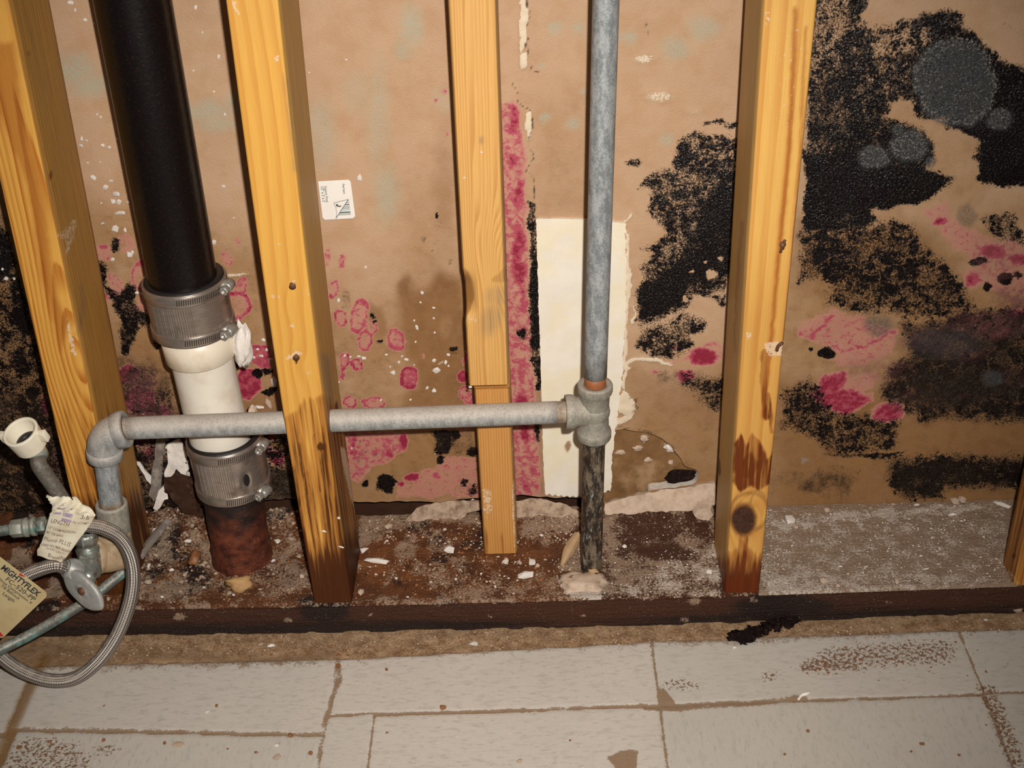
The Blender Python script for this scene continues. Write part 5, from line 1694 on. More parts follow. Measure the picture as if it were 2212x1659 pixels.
V, F, UV = lathe(c0 - cd * 0.004, cd, [(0.004, R0 - 0.0005), (0.0005, R0 + 0.0012), (0, 0.0128), (0.001, 0.0148), (0.003, 0.0152), (cl_ * 0.75, 0.0148), (cl_ * 0.95, 0.0140)], 44)
obj('pipe_coupling', V, F, W_FIT, wp)
# tan elbow turned towards the room, carrying the stop valve
vd = camvec(-0.80, 0.02, 0.55)
ev = onY(252, 1190, 0.002)
arc = [ev - cd * 0.022, ev - cd * 0.010, ev, ev + vd * 0.008 + cd * 0.004, ev + vd * 0.020 + cd * 0.004]
V, F, UV = tube(spline(arc, 18), np.interp(np.linspace(0, 1, 18), [0, 0.5, 0.8, 1], [0.0150, 0.0170, 0.0172, 0.0165]), 40)
s = lump(ev + cd * 0.003, (0.0175, 0.0175, 0.0165), 4, 0.0, hi=True)
C1 = lathe(ev + vd * 0.014 + cd * 0.004, vd, [(0, 0.015), (0.001, 0.0182), (0.008, 0.0182), (0.009, 0.0165), (0.009, 0.008)], 44)
V, F, UV = merge((V, F, UV), (s[0], s[1], None), C1)
o = obj('elbow_fitting', V, F, W_TANELL, wp)
o['label'] = 'dusty tan elbow'
vp0 = ev + vd * 0.022 + cd * 0.004

# ------------------------------------------------------------------ stop valve
sv_ = empty('shutoff_valve', tuple(vp0))
tag(sv_, 'tarnished chrome shutoff valve with oval handle, screwed into the tan elbow', 'valve')
vb = onY(192, 1205, -0.024)
bd = vb - vp0
bl = np.linalg.norm(bd)
B1 = lathe(vp0 - bd / bl * 0.003, bd, [(0, 0.005), (0, 0.0130), (0.004, 0.0140), (0.009, 0.0138), (0.011, 0.0105), (bl + 0.002, 0.0105)], 40)
vup = onY(184, 1150, -0.024) - onY(196, 1228, -0.030)
vup /= np.linalg.norm(vup)
B2 = lathe(vb - vup * 0.020, vup, [(0, 0), (0, 0.0085), (0.003, 0.0098), (0.012, 0.0105), (0.026, 0.0105), (0.030, 0.0112), (0.031, 0.0098), (0.036, 0.0090)], 36)
V, F, UV = merge(B1, B2)
obj('valve_body', V, F, W_CHROME, sv_)
V, F, UV = lathe(vb + vup * 0.016, vup, [(0, 0.0085), (0, 0.0112), (0.010, 0.0112), (0.011, 0.0098), (0.0125, 0.0075)], 36, hexfn)
obj('inlet_nut', V, F, W_CHROME, sv_)
ho = onY(133, 1224, -0.042)
hb = onY(178, 1236, -0.032)
od = (ho - hb) / np.linalg.norm(ho - hb)
V, F, UV = lathe(hb - od * 0.006, od, [(0, 0.004), (0, 0.0085), (0.009, 0.0088), (0.0095, 0.0112), (0.021, 0.0112), (0.022, 0.0098), (0.025, 0.0080)], 36, lambda t, a, r: hexfn(t, a, r) if r > 0.011 else r)
obj('outlet_nut', V, F, W_HANDLE, sv_)
# oval handle on its stem
hc = onY(181, 1274, -0.052)
s0 = onY(196, 1228, -0.030)
sd_ = (hc - s0) / np.linalg.norm(hc - s0)
V, F, UV = lathe(s0, sd_, [(-0.004, 0.0062), (0.006, 0.0080), (0.014, 0.0080), (0.015, 0.0050), (np.linalg.norm(hc - s0), 0.0050)], 24)
obj('valve_stem', V, F, W_CHROME, sv_)
hn = camvec(-0.42, -0.30, 0.86)
lx = camvec(0.80, -0.60, 0.0)
lx = lx - hn * (lx @ hn)
lx /= np.linalg.norm(lx)
ly = np.cross(hn, lx)
Vh, Fh = [], []
NS = 48
prof = [(-0.004, 0.0), (-0.004, 0.80), (-0.0025, 0.94), (0.0, 1.0), (0.0022, 0.97), (0.0034, 0.86), (0.0030, 0.45), (0.0030, 0.16), (0.0042, 0.13), (0.0042, 0.0)]
for t, k in prof:
    for i in range(NS):
        a_ = 2 * PI * i / NS
        lob = 1 + 0.02 * math.cos(6 * a_)
        Vh.append(hc + hn * t + (lx * 0.0255 * math.cos(a_) + ly * 0.0152 * math.sin(a_)) * k * lob)
for j in range(len(prof) - 1):
    for i in range(NS):
        Fh.append((j * NS + i, j * NS + (i + 1) % NS, (j + 1) * NS + (i + 1) % NS, (j + 1) * NS + i))
hdl = obj('oval_handle', np.array(Vh), Fh, W_HANDLE, sv_)
V, F, UV = lathe(hc + hn * 0.0028, hn, [(0, 0.0042), (0.0014, 0.0038), (0.0026, 0.0018), (0.0030, 0)], 16)
obj('handle_screw', V, F, W_NAIL, hdl)

# ------------------------------------------------------------------ braided supply hose with its wing nut
hs = empty('supply_hose', tuple(onY(140, 1100, -0.05)))
tag(hs, 'looped braided steel supply hose with a white plastic wing nut', 'hose')
nutc = onY(58, 950, -0.030)
nax = camvec(-0.20, 0.62, 0.76)
ft = nutc - nax * 0.022
path = [ho - od * 0.002, ho + od * 0.006, onY(88, 1229, -0.046), onY(52, 1246, -0.050), onY(10, 1282, -0.058), onY(-28, 1330, -0.064), onY(-22, 1385, -0.070), onY(10, 1424, -0.073), onY(60, 1455, -0.076), onY(115, 1470, -0.077),
        onY(165, 1463, -0.076), onY(210, 1430, -0.072), onY(245, 1385, -0.064), onY(268, 1338, -0.055), onY(284, 1285, -0.046), onY(288, 1235, -0.040), onY(278, 1190, -0.036), onY(256, 1158, -0.035), onY(222, 1140, -0.036), onY(188, 1134, -0.037),
        onY(160, 1122, -0.037)]
HR = 0.0066
V, F, UV = tube(spline(path, 260), HR, 24)
h1 = obj('braided_hose', V, F, W_BRAID, hs, uv=UV)
path2 = [onY(160, 1122, -0.037), onY(142, 1092, -0.036), onY(120, 1056, -0.035), onY(100, 1028, -0.034), onY(84, 1003, -0.033), ft]
V, F, UV = tube(spline(path2, 60), HR + 0.0006, 24)
h2 = obj('hose_sleeve', V, F, W_DULLHOSE, hs, uv=UV)
h2['label'] = 'dull grey upper end of the hose'
fd = nax
V, F, UV = lathe(ft - nax * 0.004, nax, [(0, 0.0060), (0.0, 0.0080), (0.005, 0.0088), (0.012, 0.0088), (0.013, 0.0072), (0.022, 0.0072)], 28)
obj('hose_ferrule', V, F, W_VERD2, hs)
KN = 1.12
N1 = lathe(nutc - nax * 0.010, nax, [(t, r * (KN if r > 0.007 else 1)) for t, r in [(0.001, 0.0068), (0, 0.0085), (0.0, 0.0118), (0.002, 0.0132), (0.020, 0.0142), (0.0222, 0.0145), (0.0230, 0.0140), (0.0230, 0.0122), (0.0222, 0.0116), (0.006, 0.0108), (0.006, 0.0)]], 48)
wing = []
wdir = camvec(1.0, -0.02, 0.16)
wdir = wdir - nax * (wdir @ nax)
wdir /= np.linalg.norm(wdir)
w3 = np.cross(nax, wdir)
for s_ in (-1, 1):
    Bv, Bf = box(0.0142, 0.0225, -0.0026, 0.0026, -0.0005, 0.0105)
    Bv = Bv.copy()
    Bv[:, 1] *= np.where(Bv[:, 0] > 0.015, 1.25, 0.8)
    wing.append((np.array(nutc) + Bv[:, [0]] * s_ * wdir + Bv[:, [1]] * s_ * w3 + Bv[:, [2]] * nax, Bf, None))
V, F, UV = merge(N1, *wing)
nt = obj('wing_nut', V, F, W_NUT, hs)
md = nt.modifiers.new('soft', 'BEVEL')
md.width = 0.0006
md.segments = 2
md.limit_method = 'ANGLE'
V, F, UV = lathe(nutc - nax * 0.0035, nax, [(0, 0.0107), (0.0022, 0.0106), (0.0032, 0.0090), (0.0030, 0.0058), (0.0012, 0.0050), (-0.001, 0.0050), (-0.001, 0)], 36)
obj('nut_washer', V, F, W_RUBBER, nt)

# ------------------------------------------------------------------ copper tubes
V, F, UV = tube(spline([onY(-120, 1475, -0.104), onY(-30, 1420, -0.094), onY(60, 1374, -0.072), onY(125, 1337, -0.048), onY(190, 1297, -0.024), onY(240, 1258, -0.008), onY(272, 1232, 0.004)], 60), 0.0052, 20)
o = obj('copper_tube', V, F, W_VERD)
tag(o, 'thin greenish copper tube slanting below the oval valve handle', 'tube')
ct = empty('copper_tube', tuple(onY(60, 1142, -0.022)))
tag(ct, 'teal crusted copper tube with compression nuts, left of the cream tag', 'tube')
tin = vb + vup * 0.030
V, F, UV = tube(spline([onY(-120, 1165, -0.026), onY(-40, 1153, -0.024), onY(30, 1143, -0.022), onY(90, 1136, -0.020), onY(140, 1126, -0.020), onY(176, 1128, -0.021), tin], 60), 0.0052, 20)
obj('tube', V, F, W_VERD, ct)
p0, p1 = onY(24, 1143, -0.0222), onY(98, 1134, -0.020)
dx = (p1 - p0) / np.linalg.norm(p1 - p0)
L_ = np.linalg.norm(p1 - p0)
V, F, UV = lathe(p0, dx, [(0, 0.0052), (0, 0.0080), (0.001, 0.0088), (L_ * 0.36, 0.0088), (L_ * 0.38, 0.0078)], 30, hexfn)
obj('compression_nut', V, F, W_VERD2, ct)
V, F, UV = lathe(p0 + dx * L_ * 0.38, dx, [(0, 0.0072), (0.0005, 0.0094), (0.004, 0.0094), (0.0048, 0.0070), (0.007, 0.0070), (0.0075, 0.0092), (0.011, 0.0092), (0.0115, 0.0068)], 30)
obj('fitting_body', V, F, W_VERD2, ct)
V, F, UV = lathe(p0 + dx * L_ * 0.78, dx, [(0, 0.0068), (0.0005, 0.0086), (L_ * 0.25, 0.0086), (L_ * 0.27, 0.0056)], 30, hexfn)
obj('compression_nut', V, F, W_VERD, ct)
# ------------------------------------------------------------------ printed text as thin raised ink
def text_mesh(name, s, size, mat, o0, ux, uy, parent, lift=0.0002, bold=0.0, align='LEFT', sx=1.0, bend=None):
    cu_ = bpy.data.curves.new(name, 'FONT')
    cu_.body = s
    cu_.size = size
    cu_.align_x = align
    cu_.offset = bold
    cu_.resolution_u = 2
    to = bpy.data.objects.new(name, cu_)
    COL.objects.link(to)
    bpy.context.view_layer.update()
    dg = bpy.context.evaluated_depsgraph_get()
    me = bpy.data.meshes.new_from_object(to.evaluated_get(dg))
    V = np.array([v.co[:] for v in me.vertices])
    F = [tuple(p.vertices) for p in me.polygons]
    bpy.data.objects.remove(to)
    bpy.data.curves.remove(cu_)
    bpy.data.meshes.remove(me)
    if len(V) == 0:
        return None
    n = np.cross(ux, uy)
    W = np.array(o0) + V[:, [0]] * sx * ux + V[:, [1]] * uy + n * lift
    if bend is not None:
        W = bend(W)
    return obj(name, W, F, mat, parent=parent, smooth=False)


def sheet(corners_fn, nu, nv, th, name, mat, parent, nrm, mask=None):
    """thin card: corners_fn(u,v)->point on a grid, given real thickness"""
    u, v = np.linspace(0, 1, nu), np.linspace(0, 1, nv)
    U, W = np.meshgrid(u, v, indexing='ij')
    V = np.array([corners_fn(a, b) for a, b in zip(U.ravel(), W.ravel())])
    F = quads(nu, nv)
    if mask is not None:
        k = np.array([mask(a, b) for a, b in zip(U.ravel(), W.ravel())])
        F = F[k[F].sum(1) >= 3]
    o = obj(name, V, F, mat, parent=parent)
    so = o.modifiers.new('thickness', 'SOLIDIFY')
    so.thickness = th
    so.offset = -1
    return o


# ------------------------------------------------------------------ gypsum sticker on the board
stk = empty('paper_sticker', tuple(onY(726, 432, WY)))
tag(stk, 'small white printed paper sticker on the board beside the amber stud', 'sticker')
YS = WY - 0.0030
cTL, cTR, cBR, cBL = (onY(*p, YS) for p in ((686.5, 392), (757, 388), (768, 472), (697, 476)))


def bil(a, b):
    return cTL * (1 - a) * (1 - b) + cTR * a * (1 - b) + cBL * (1 - a) * b + cBR * a * b


def rc(a, b, r=0.06):
    x, y = max(0, abs(a - 0.5) - (0.5 - r)), max(0, abs(b - 0.5) - (0.5 - r))
    return x * x + y * y <= r * r * 1.02 or (b < 0.1 and a < 0.1)


sheet(lambda a, b: bil(a, 1 - b), 40, 44, 0.0003, 'sticker_paper', W_STICK, stk, None, lambda a, b: rc(a, 1 - b))
ex = (cTR - cTL)
ey = (cBL - cTL)
sw, shh = np.linalg.norm(ex), np.linalg.norm(ey)
ex, ey = ex / sw, ey / shh      # ex: photo right, ey: photo down.  the print reads downwards
ln = np.cross(ey, -ex)
for s, a, b, sz, m_, bo in (('Gypsum Panel', 0.180, 0.12, 0.088, W_INK2, 0.00004), ("1/2\" x 2' x 2'", 0.070, 0.115, 0.100, W_INK, 0.00005), ('Peel here', 0.735, 0.095, 0.080, W_INK, 0.00004)):
    text_mesh('printed_text', s, sz * sw * 1.25, m_, bil(a, b) + 0 * ex, ey, ex, stk, lift=0.0002, bold=bo, sx=0.86)


def ink_poly(name, pts, mat, parent, fn, nrm, lift=0.0002):
    V = np.array([fn(a, b) + nrm * lift for a, b in pts])
    return obj(name, V, [tuple(range(len(V)))], mat, parent=parent, smooth=False)


snr = np.array([0, -1.0, 0])


def stroke(pts, wd):
    """outline polygon of a polyline in sticker units"""
    p = np.array(pts, float)
    t = np.gradient(p, axis=0)
    t /= np.linalg.norm(t, axis=1)[:, None]
    n_ = np.stack([-t[:, 1], t[:, 0]], 1) * wd
    return [tuple(q) for q in p + n_] + [tuple(q) for q in (p - n_)[::-1]]


# barcode bars show behind a printed peeled corner with a curved arrow
fold = [(0.86, 0.495), (0.41, 0.965)]


def on_fold(b):
    t = (b - fold[0][1]) / (fold[1][1] - fold[0][1])
    return fold[0][0] + (fold[1][0] - fold[0][0]) * t


bv, bf = [], []
for b0, b1 in ((0.53, 0.545), (0.575, 0.59), (0.615, 0.64), (0.665, 0.68), (0.705, 0.722), (0.742, 0.75), (0.765, 0.773), (0.805, 0.84), (0.858, 0.872), (0.885, 0.893)):
    k = len(bv)
    for a, b in ((on_fold(b0) + 0.012, b0), (0.872, b0), (0.872, b1), (on_fold(b1) + 0.012, b1)):
        bv.append(bil(a, b) + snr * 0.0002)
    bf.append((k, k + 1, k + 2, k + 3))
obj('barcode', np.array(bv), bf, W_INK2, parent=stk, smooth=False)
for pts, wd in (([(0.86, 0.495), (0.635, 0.73), (0.41, 0.965)], 0.009), ([(0.86, 0.495), (0.63, 0.53), (0.405, 0.57)], 0.006), ([(0.405, 0.57), (0.445, 0.68), (0.455, 0.79), (0.44, 0.89), (0.41, 0.965)], 0.006)):
    ink_poly('printed_line', stroke(pts, wd), W_INK2, stk, bil, snr)
ink_poly('printed_arrow', [(0.455, 0.605), (0.53, 0.60), (0.51, 0.63), (0.58, 0.65), (0.64, 0.635), (0.585, 0.68), (0.54, 0.672), (0.50, 0.655), (0.485, 0.685)], W_INK, stk, bil, snr)

# ------------------------------------------------------------------ cream paper tag over the hose
def Yp(px, py, y):
    return onY(px, py, y)


t1 = empty('paper_tag', tuple(Yp(140, 1130, -0.05)))
tag(t1, 'crumpled cream printed paper tag wrapped over the braided hose', 'tag')
rows = [((95, 1064), (140, 1064), (158, 1072)), ((100, 1078), (150, 1086), (190, 1094)), ((106, 1092), (155, 1098), (208, 1110)), ((105, 1112), (150, 1120), (199, 1128)), ((100, 1130), (142, 1139), (186, 1146)), ((95, 1150), (132, 1158), (170, 1166)),
        ((88, 1170), (122, 1178), (155, 1188)), ((78, 1188), (112, 1198), (144, 1204)), ((79, 1201), (106, 1208), (131, 1216))]
dep = [-0.046, -0.052, -0.054, -0.0545, -0.055, -0.055, -0.0555, -0.056, -0.056]
TG = np.array([[Yp(*p, dep[i] + (0.004 if j == 0 else (0.0 if j == 1 else 0.002))) for j, p in enumerate(r)] for i, r in enumerate(rows)])


def tagpt(a, b):
    k = b * (len(rows) - 1)
    i = min(int(k), len(rows) - 2)
    f_ = k - i
    r = TG[i] * (1 - f_) + TG[i + 1] * f_
    w0, w1, w2 = (1 - a) * (1 - 2 * a), 4 * a * (1 - a), a * (2 * a - 1)
    q = w0 * r[0] + w1 * r[1] + w2 * r[2]
    q = q + np.array([0, 1, 0.3]) * (math.sin(a * 9 + b * 13) * 0.0005)
    if b < 0.3:
        q = q + np.array([0, 1, 0]) * 0.0015 * math.sin(a * 22 + b * 30)
    return q


def tagmask(a, b):
    e = 0.02 * math.sin(b * 40) + 0.018 * math.sin(b * 93 + 1)
    if b < 0.2:
        return a > 0.04 + e + 0.10 * math.sin(b * 60) * (b < 0.12) and b > 0.02 + 0.05 * abs(math.sin(a * 7)) * (a < 0.7)
    return a > 0.0 + max(0, e) * 0.8 and not (0.24 < b < 0.34 and a < 0.05)


sheet(lambda a, b: tagpt(a, 1 - b), 44, 70, 0.0003, 'tag_paper', W_TAG1, t1, None, lambda a, b: tagmask(a, 1 - b))
for s, a, b, sz, m_, bo, wdt in (('3/8', 0.72, 0.345, 0.0062, W_INK3, 0.00007, 0.9), ('IN. COMP.', 0.60, 0.42, 0.0042, W_INK3, 0.00002, 0.7), ('LENGTH', 0.10, 0.475, 0.0062, W_INK3, 0.00006, 0.72),
                                 ('12\" COMPRESSION', 0.08, 0.56, 0.0040, W_INK3, 0.00006, 0.78), ('BY 7/8 BALL', 0.08, 0.625, 0.0040, W_INK3, 0.00006, 0.78), ('Plumb PLUS', 0.07, 0.715, 0.0062, W_INK3, 0.00004, 0.82),
                                 ('LINED POLYMER BRAIDED', 0.06, 0.785, 0.0038, W_INK3, 0.00007, 0.66), ('PATENT 5,803,131', 0.26, 0.825, 0.0030, W_INK3, 0.00002, 0.72), ('BrassCraft', 0.40, 0.935, 0.0052, W_INK3, 0.00005, 0.72)):
    wd_ = np.linalg.norm(tagpt(min(1, a + 0.3), b) - tagpt(a, b)) / 0.3
    ht_ = np.linalg.norm(tagpt(a, b + 0.03) - tagpt(a, b - 0.03)) / 0.06

    def on_tag(W, a=a, b=b, wd_=wd_, ht_=ht_):
        out_ = []
        for q in W:
            aa, bb = min(0.999, a + q[0] / wd_), b - q[1] / ht_
            p_ = tagpt(aa, bb)
            du, dv = tagpt(min(1, aa + 0.01), bb) - tagpt(aa - 0.01, bb), tagpt(aa, bb - 0.01) - tagpt(aa, bb + 0.01)
            n__ = np.cross(du, dv)
            out_.append(p_ + n__ / np.linalg.norm(n__) * 0.0007)
        return np.array(out_)
    text_mesh('printed_text', s, sz * 1.05, m_, (0, 0, 0), np.array([1.0, 0, 0]), np.array([0, 1.0, 0]), t1, lift=0.0, bold=bo, sx=wdt, bend=on_tag)
# faint lilac print block
bv, bf = [], []
for (a0_, a1_, b0_, b1_) in ((0.12, 0.34, 0.20, 0.235), (0.20, 0.52, 0.255, 0.285), (0.12, 0.30, 0.32, 0.345), (0.34, 0.56, 0.315, 0.36), (0.34, 0.58, 0.385, 0.42)):
    k = len(bv)
    for a, b in ((a0_, b0_), (a1_, b0_), (a1_, b1_), (a0_, b1_)):
        bv.append(tagpt(a, b) + np.array([0, -0.0009, 0.0004]))
    bf.append((k, k + 1, k + 2, k + 3))
obj('faded_print', np.array(bv), bf, W_LILAC, parent=t1, smooth=False)

# ------------------------------------------------------------------ buff card tag at the left edge
t2 = empty('card_tag', tuple(Yp(10, 1310, -0.088)))
tag(t2, 'buff card hose tag with red corners and dark print at the left edge', 'tag')
cc = Yp(104, 1284, -0.084)
ux = Yp(104, 1284, -0.084) - Yp(10, 1212, -0.078)
ux /= np.linalg.norm(ux)
dn_ = Yp(14, 1389, -0.082) - cc
uy = -dn_
uy = uy - ux * (uy @ ux)
hgt = np.linalg.norm(dn_)
uy /= np.linalg.norm(uy)
TW, TH = 0.062, hgt + 0.001
o_tr = cc + uy * 0.0006 + ux * 0.0006
cn = np.cross(ux, uy)


def cardpt(x, y):      # metres from the top right corner: x to the left, y downwards
    return o_tr - ux * x - uy * y


def card_outline(r=0.006, n=8):
    pts = []
    for cx, cy, a0_ in ((r, r, -90), (r, TH - r, 0), (TW - r, TH - r, 90), (TW - r, r, 180)):
        for k in range(n + 1):
            a = math.radians(a0_ + 90 * k / n)
            # corners ordered around the card
            pts.append((cx - r * math.cos(a) if False else cx + r * math.sin(a) * (-1 if False else 1), cy))
    return pts


def rounded(r=0.0055, n=8):
    P_ = []
    for cx, cy, sx_, sy_, fl in ((r, r, -1, -1, 0), (TW - r, r, 1, -1, 1), (TW - r, TH - r, 1, 1, 0), (r, TH - r, -1, 1, 1)):
        seq = [(cx + sx_ * r * math.cos(k / n * PI / 2), cy + sy_ * r * math.sin(k / n * PI / 2)) for k in range(n + 1)]
        P_ += seq[::-1] if fl else seq
    return P_


ol = rounded()
Vf = np.array([cardpt(x, y) + cn * 0.00025 for x, y in ol])
Vb = np.array([cardpt(x, y) - cn * 0.00025 for x, y in ol])
k = len(ol)
Fc = [tuple(range(k))[::-1], tuple(range(k, 2 * k))] + [(i, (i + 1) % k, k + (i + 1) % k, k + i) for i in range(k)]
obj('tag_card', np.vstack([Vf, Vb]), Fc, W_TAG2, parent=t2, smooth=False)
for s, x, y, sz, bo, sx_ in (('MIGHTYFLEX', 0.0475, 0.0105, 0.0100, 0.0003, 0.70), ('FC\u2013520\u2013PP', 0.0375, 0.0180, 0.0078, 0.00006, 0.88), ('Hose Compression X', 0.0415, 0.0228, 0.0052, 0.00004, 0.80), ('7/8 Ballcock', 0.0360, 0.0275, 0.0052, 0.00004, 0.80), ('Length', 0.0300, 0.0340, 0.0060, 0.00004, 0.8)):
    text_mesh('printed_text', s, sz, W_INK, cardpt(x, y), ux, uy, t2, lift=0.0005, bold=bo, sx=sx_)
for nm, pts in (('red_print', [(0.0320, 0.0), (0.0265, 0.0), (0.0280, 0.0016), (0.0320, 0.0030)]), ('red_print', [(0.0005, TH - 0.006), (0.004, TH - 0.0012), (0.012, TH - 0.0002), (0.026, TH - 0.0002), (0.022, TH - 0.004), (0.008, TH - 0.0085)])):
    Vp = np.array([cardpt(x, y) + cn * 0.0005 for x, y in pts])
    obj(nm, Vp, [tuple(range(len(pts)))], W_RED, parent=t2, smooth=False)

# ------------------------------------------------------------------ cream mesh-backed panel let into the board
YPn = WY - 0.0036
pl_ = np.array([(1158, 473), (1160, 540), (1163, 640), (1166, 735), (1169, 830), (1172, 960), (1177, 1067)], float)
pr_ = np.array([(1351, 483), (1352, 560), (1350, 700), (1345, 800), (1337, 880), (1325, 960), (1319, 1060)], float)
nu_, nv_ = 60, 190
tv = np.linspace(0, 1, nv_)
le_ = np.stack([np.interp(tv, np.linspace(0, 1, 7), pl_[:, 0]), np.interp(tv, np.linspace(0, 1, 7), pl_[:, 1])], 1)
ri_ = np.stack([np.interp(tv, np.linspace(0, 1, 7), pr_[:, 0]), np.interp(tv, np.linspace(0, 1, 7), pr_[:, 1])], 1)
le_[:, 0] += (fbm(tv * 70, tv * 0, 73, 3) - 0.5) * 3.0
ri_[:, 0] += (fbm(tv * 60, tv * 0, 74, 3) - 0.5) * 7.0
Vp, Fp = [], []
for i, a_ in enumerate(np.linspace(0, 1, nu_)):
    for j in range(nv_):
        q = le_[j] * (1 - a_) + ri_[j] * a_
        if j == nv_ - 1:
            q = q + np.array([0, 9 * math.sin(a_ * PI) + 2.0 * math.sin(a_ * 70)])
        if j == 0:
            q = q + np.array([0, -4 * math.sin(a_ * PI)])
        Vp.append(onY(q[0], q[1], YPn))
Vp = np.array(Vp)
Vp[:, 1] += (fbm(Vp[:, 0] * 14, Vp[:, 2] * 14, 72, 2) - 0.5) * 0.0010
ppx, ppy = photo_xy(Vp)
PP = Paint(ppx, ppy, 1.0, 10, 71)
PP.poly('stain', [(1226, 953), (1231, 952), (1234, 962), (1230, 972), (1225, 978), (1219, 964)], 1, 2)
st_ = PP.get('stain')
Fp = [tuple(f[::-1]) for f in quads(nu_, nv_)]
ring_ = [i * nv_ for i in range(nu_)] + [(nu_ - 1) * nv_ + j for j in range(1, nv_)] + [i * nv_ + nv_ - 1 for i in range(nu_ - 2, -1, -1)] + [j for j in range(nv_ - 2, 0, -1)]
k0 = len(Vp)
rf = Vp[ring_]
rb_ = rf.copy()
rb_[:, 1] = WY + 0.001
Vp = np.vstack([Vp, rf, rb_])
nr_ = len(ring_)
Fp += [(k0 + i, k0 + (i + 1) % nr_, k0 + nr_ + (i + 1) % nr_, k0 + nr_ + i) for i in range(nr_)]
pn = obj('backer_panel', Vp, Fp, W_PANEL, attrs={'stain': np.concatenate([st_, np.zeros(2 * nr_)])})
tag(pn, 'tall cream mesh-backed panel behind the grey riser pipe', 'panel')

# ------------------------------------------------------------------ backing seen through the broken hole, and torn board scraps
def slab(name, pts, y, th, mat, label, cat, seed, rough=0.002, group=None, tilt=None):
    """broken sheet piece: survey outline on plane y, real thickness th, roughened"""
    b_ = bmesh.new()
    poly_ = []
    for i in range(len(pts)):
        a, c = np.array(pts[i], float), np.array(pts[(i + 1) % len(pts)], float)
        m__ = max(1, int(np.linalg.norm(c - a) / 9))
        for k in range(m__):
            q = a + (c - a) * k / m__
            poly_.append((q[0] + (rnd.random() - 0.5) * 3.5, q[1] + (rnd.random() - 0.5) * 3.0))
    vs_ = [b_.verts.new(onY(px, py, y(px, py) if callable(y) else y)) for px, py in poly_]
    b_.faces.new(vs_)
    bmesh.ops.triangulate(b_, faces=b_.faces[:])
    for _ in range(4):
        es_ = [e for e in b_.edges if e.calc_length() > 0.0055]
        if es_:
            bmesh.ops.subdivide_edges(b_, edges=es_, cuts=1)
        bmesh.ops.triangulate(b_, faces=b_.faces[:])
    b_.normal_update()
    if sum(f.normal.y for f in b_.faces) > 0:
        bmesh.ops.reverse_faces(b_, faces=b_.faces[:])
    b_.verts.index_update()
    V_ = np.array([v.co[:] for v in b_.verts])
    F_ = [tuple(v.index for v in f.verts) for f in b_.faces]
    b_.free()
    V_[:, 1] += (fbm(V_[:, 0] * 70 + seed, V_[:, 2] * 70, seed) - 0.5) * 2 * rough
    o_ = obj(name, V_, F_, mat)
    s_ = o_.modifiers.new('thickness', 'SOLIDIFY')
    s_.thickness = th
    s_.offset = -1
    es_ = o_.modifiers.new('edges', 'EDGE_SPLIT')
    es_.split_angle = math.radians(45)
    if label:
        tag(o_, label, cat, group)
    return o_


o = slab('backing_board', [(1295, 900), (1420, 905), (1500, 960), (1540, 1020), (1535, 1075), (1300, 1090)], WY + 0.0150, 0.006, W_BACKER, 'brown glue-stained backing seen through the broken hole right of the panel', 'board', 201, 0.003)
V, F = lump(onY(1474, 1032, WY + 0.011), (0.016, 0.004, 0.010), 203, 0.3, hi=True)
o = obj('hole_shade_lump', V, F, W_MOLD_SHADE)  # black lump added in place of the deep shade inside the hole
tag(o, 'black lump painted as the deep shade at the right end of the broken hole', 'lump')
for p, w_, h_, lb_ in (((1400, 993), 18, 14, 'cream plaster bit glued to the backing, left of two'), ((1449, 999), 12, 12, 'cream plaster bit glued to the backing, right of two'), ((1340, 977), 26, 10, 'pale plaster smear at the left of the broken hole'), ((1378, 968), 24, 12, 'pale plaster patch high in the broken hole'), ((1392, 948), 22, 22, 'upright pale plaster patch near the top of the broken hole'), ((1447, 966), 26, 26, 'white broken plaster edge at the upper right of the hole')):
    c = onY(p[0], p[1], WY + 0.0135)
    V, F = lump(c, (w_ * 0.00022, 0.0022, h_ * 0.00024), int(p[0]), 0.5, hi=True, freq=2.5)
    o = obj('plaster_bit', V, F, W_CHUNK if p[0] != 1447 else W_CHIP)
    tag(o, lb_, 'crumb', 'plaster bits in the broken hole')
slab('board_scrap', [(868, 1128), (900, 1100), (940, 1086), (1000, 1080), (1046, 1082), (1046, 1098), (1010, 1110), (985, 1128), (930, 1132)], lambda px, py: WY - 0.004 - 0.0007 * max(0, py - 1085) * 0.3, 0.004, W_SCRAP, 'peeled strip of dirty board paper left of the fine-grained stud foot', 'scrap', 211, 0.003)
slab('board_scrap', [(1112, 1080), (1160, 1076), (1210, 1084), (1254, 1106), (1254, 1138), (1200, 1128), (1150, 1122), (1116, 1118)], lambda px, py: WY - 0.006 - 0.0003 * max(0, py - 1080), 0.005, W_SCRAP, 'dirty crumbling board piece under the cream panel', 'scrap', 221, 0.004)
slab('board_scrap', [(1306, 1090), (1340, 1078), (1400, 1064), (1440, 1058), (1500, 1052), (1545, 1044), (1548, 1090), (1500, 1100), (1420, 1106), (1340, 1112), (1308, 1110)], lambda px, py: WY - 0.007 - 0.0002 * max(0, py - 1060), 0.006, W_CHUNK, 'long pale crumbled board strip below the broken hole', 'scrap', 231, 0.004)
slab('board_scrap', [(1500, 1112), (1512, 1102), (1534, 1100), (1540, 1112), (1530, 1124), (1505, 1122)], 0.100, 0.008, W_CHUNK, 'small pale board lump beside the knotty stud foot', 'scrap', 241, 0.004)
slab('board_scrap', [(360, 962), (384, 950), (398, 965), (410, 1035), (398, 1030), (380, 1015), (365, 1038), (354, 1030), (362, 1000)], WY - 0.010, 0.003, W_CHIP, 'torn white board piece just left of the lower banded coupling', 'scrap', 251, 0.003)
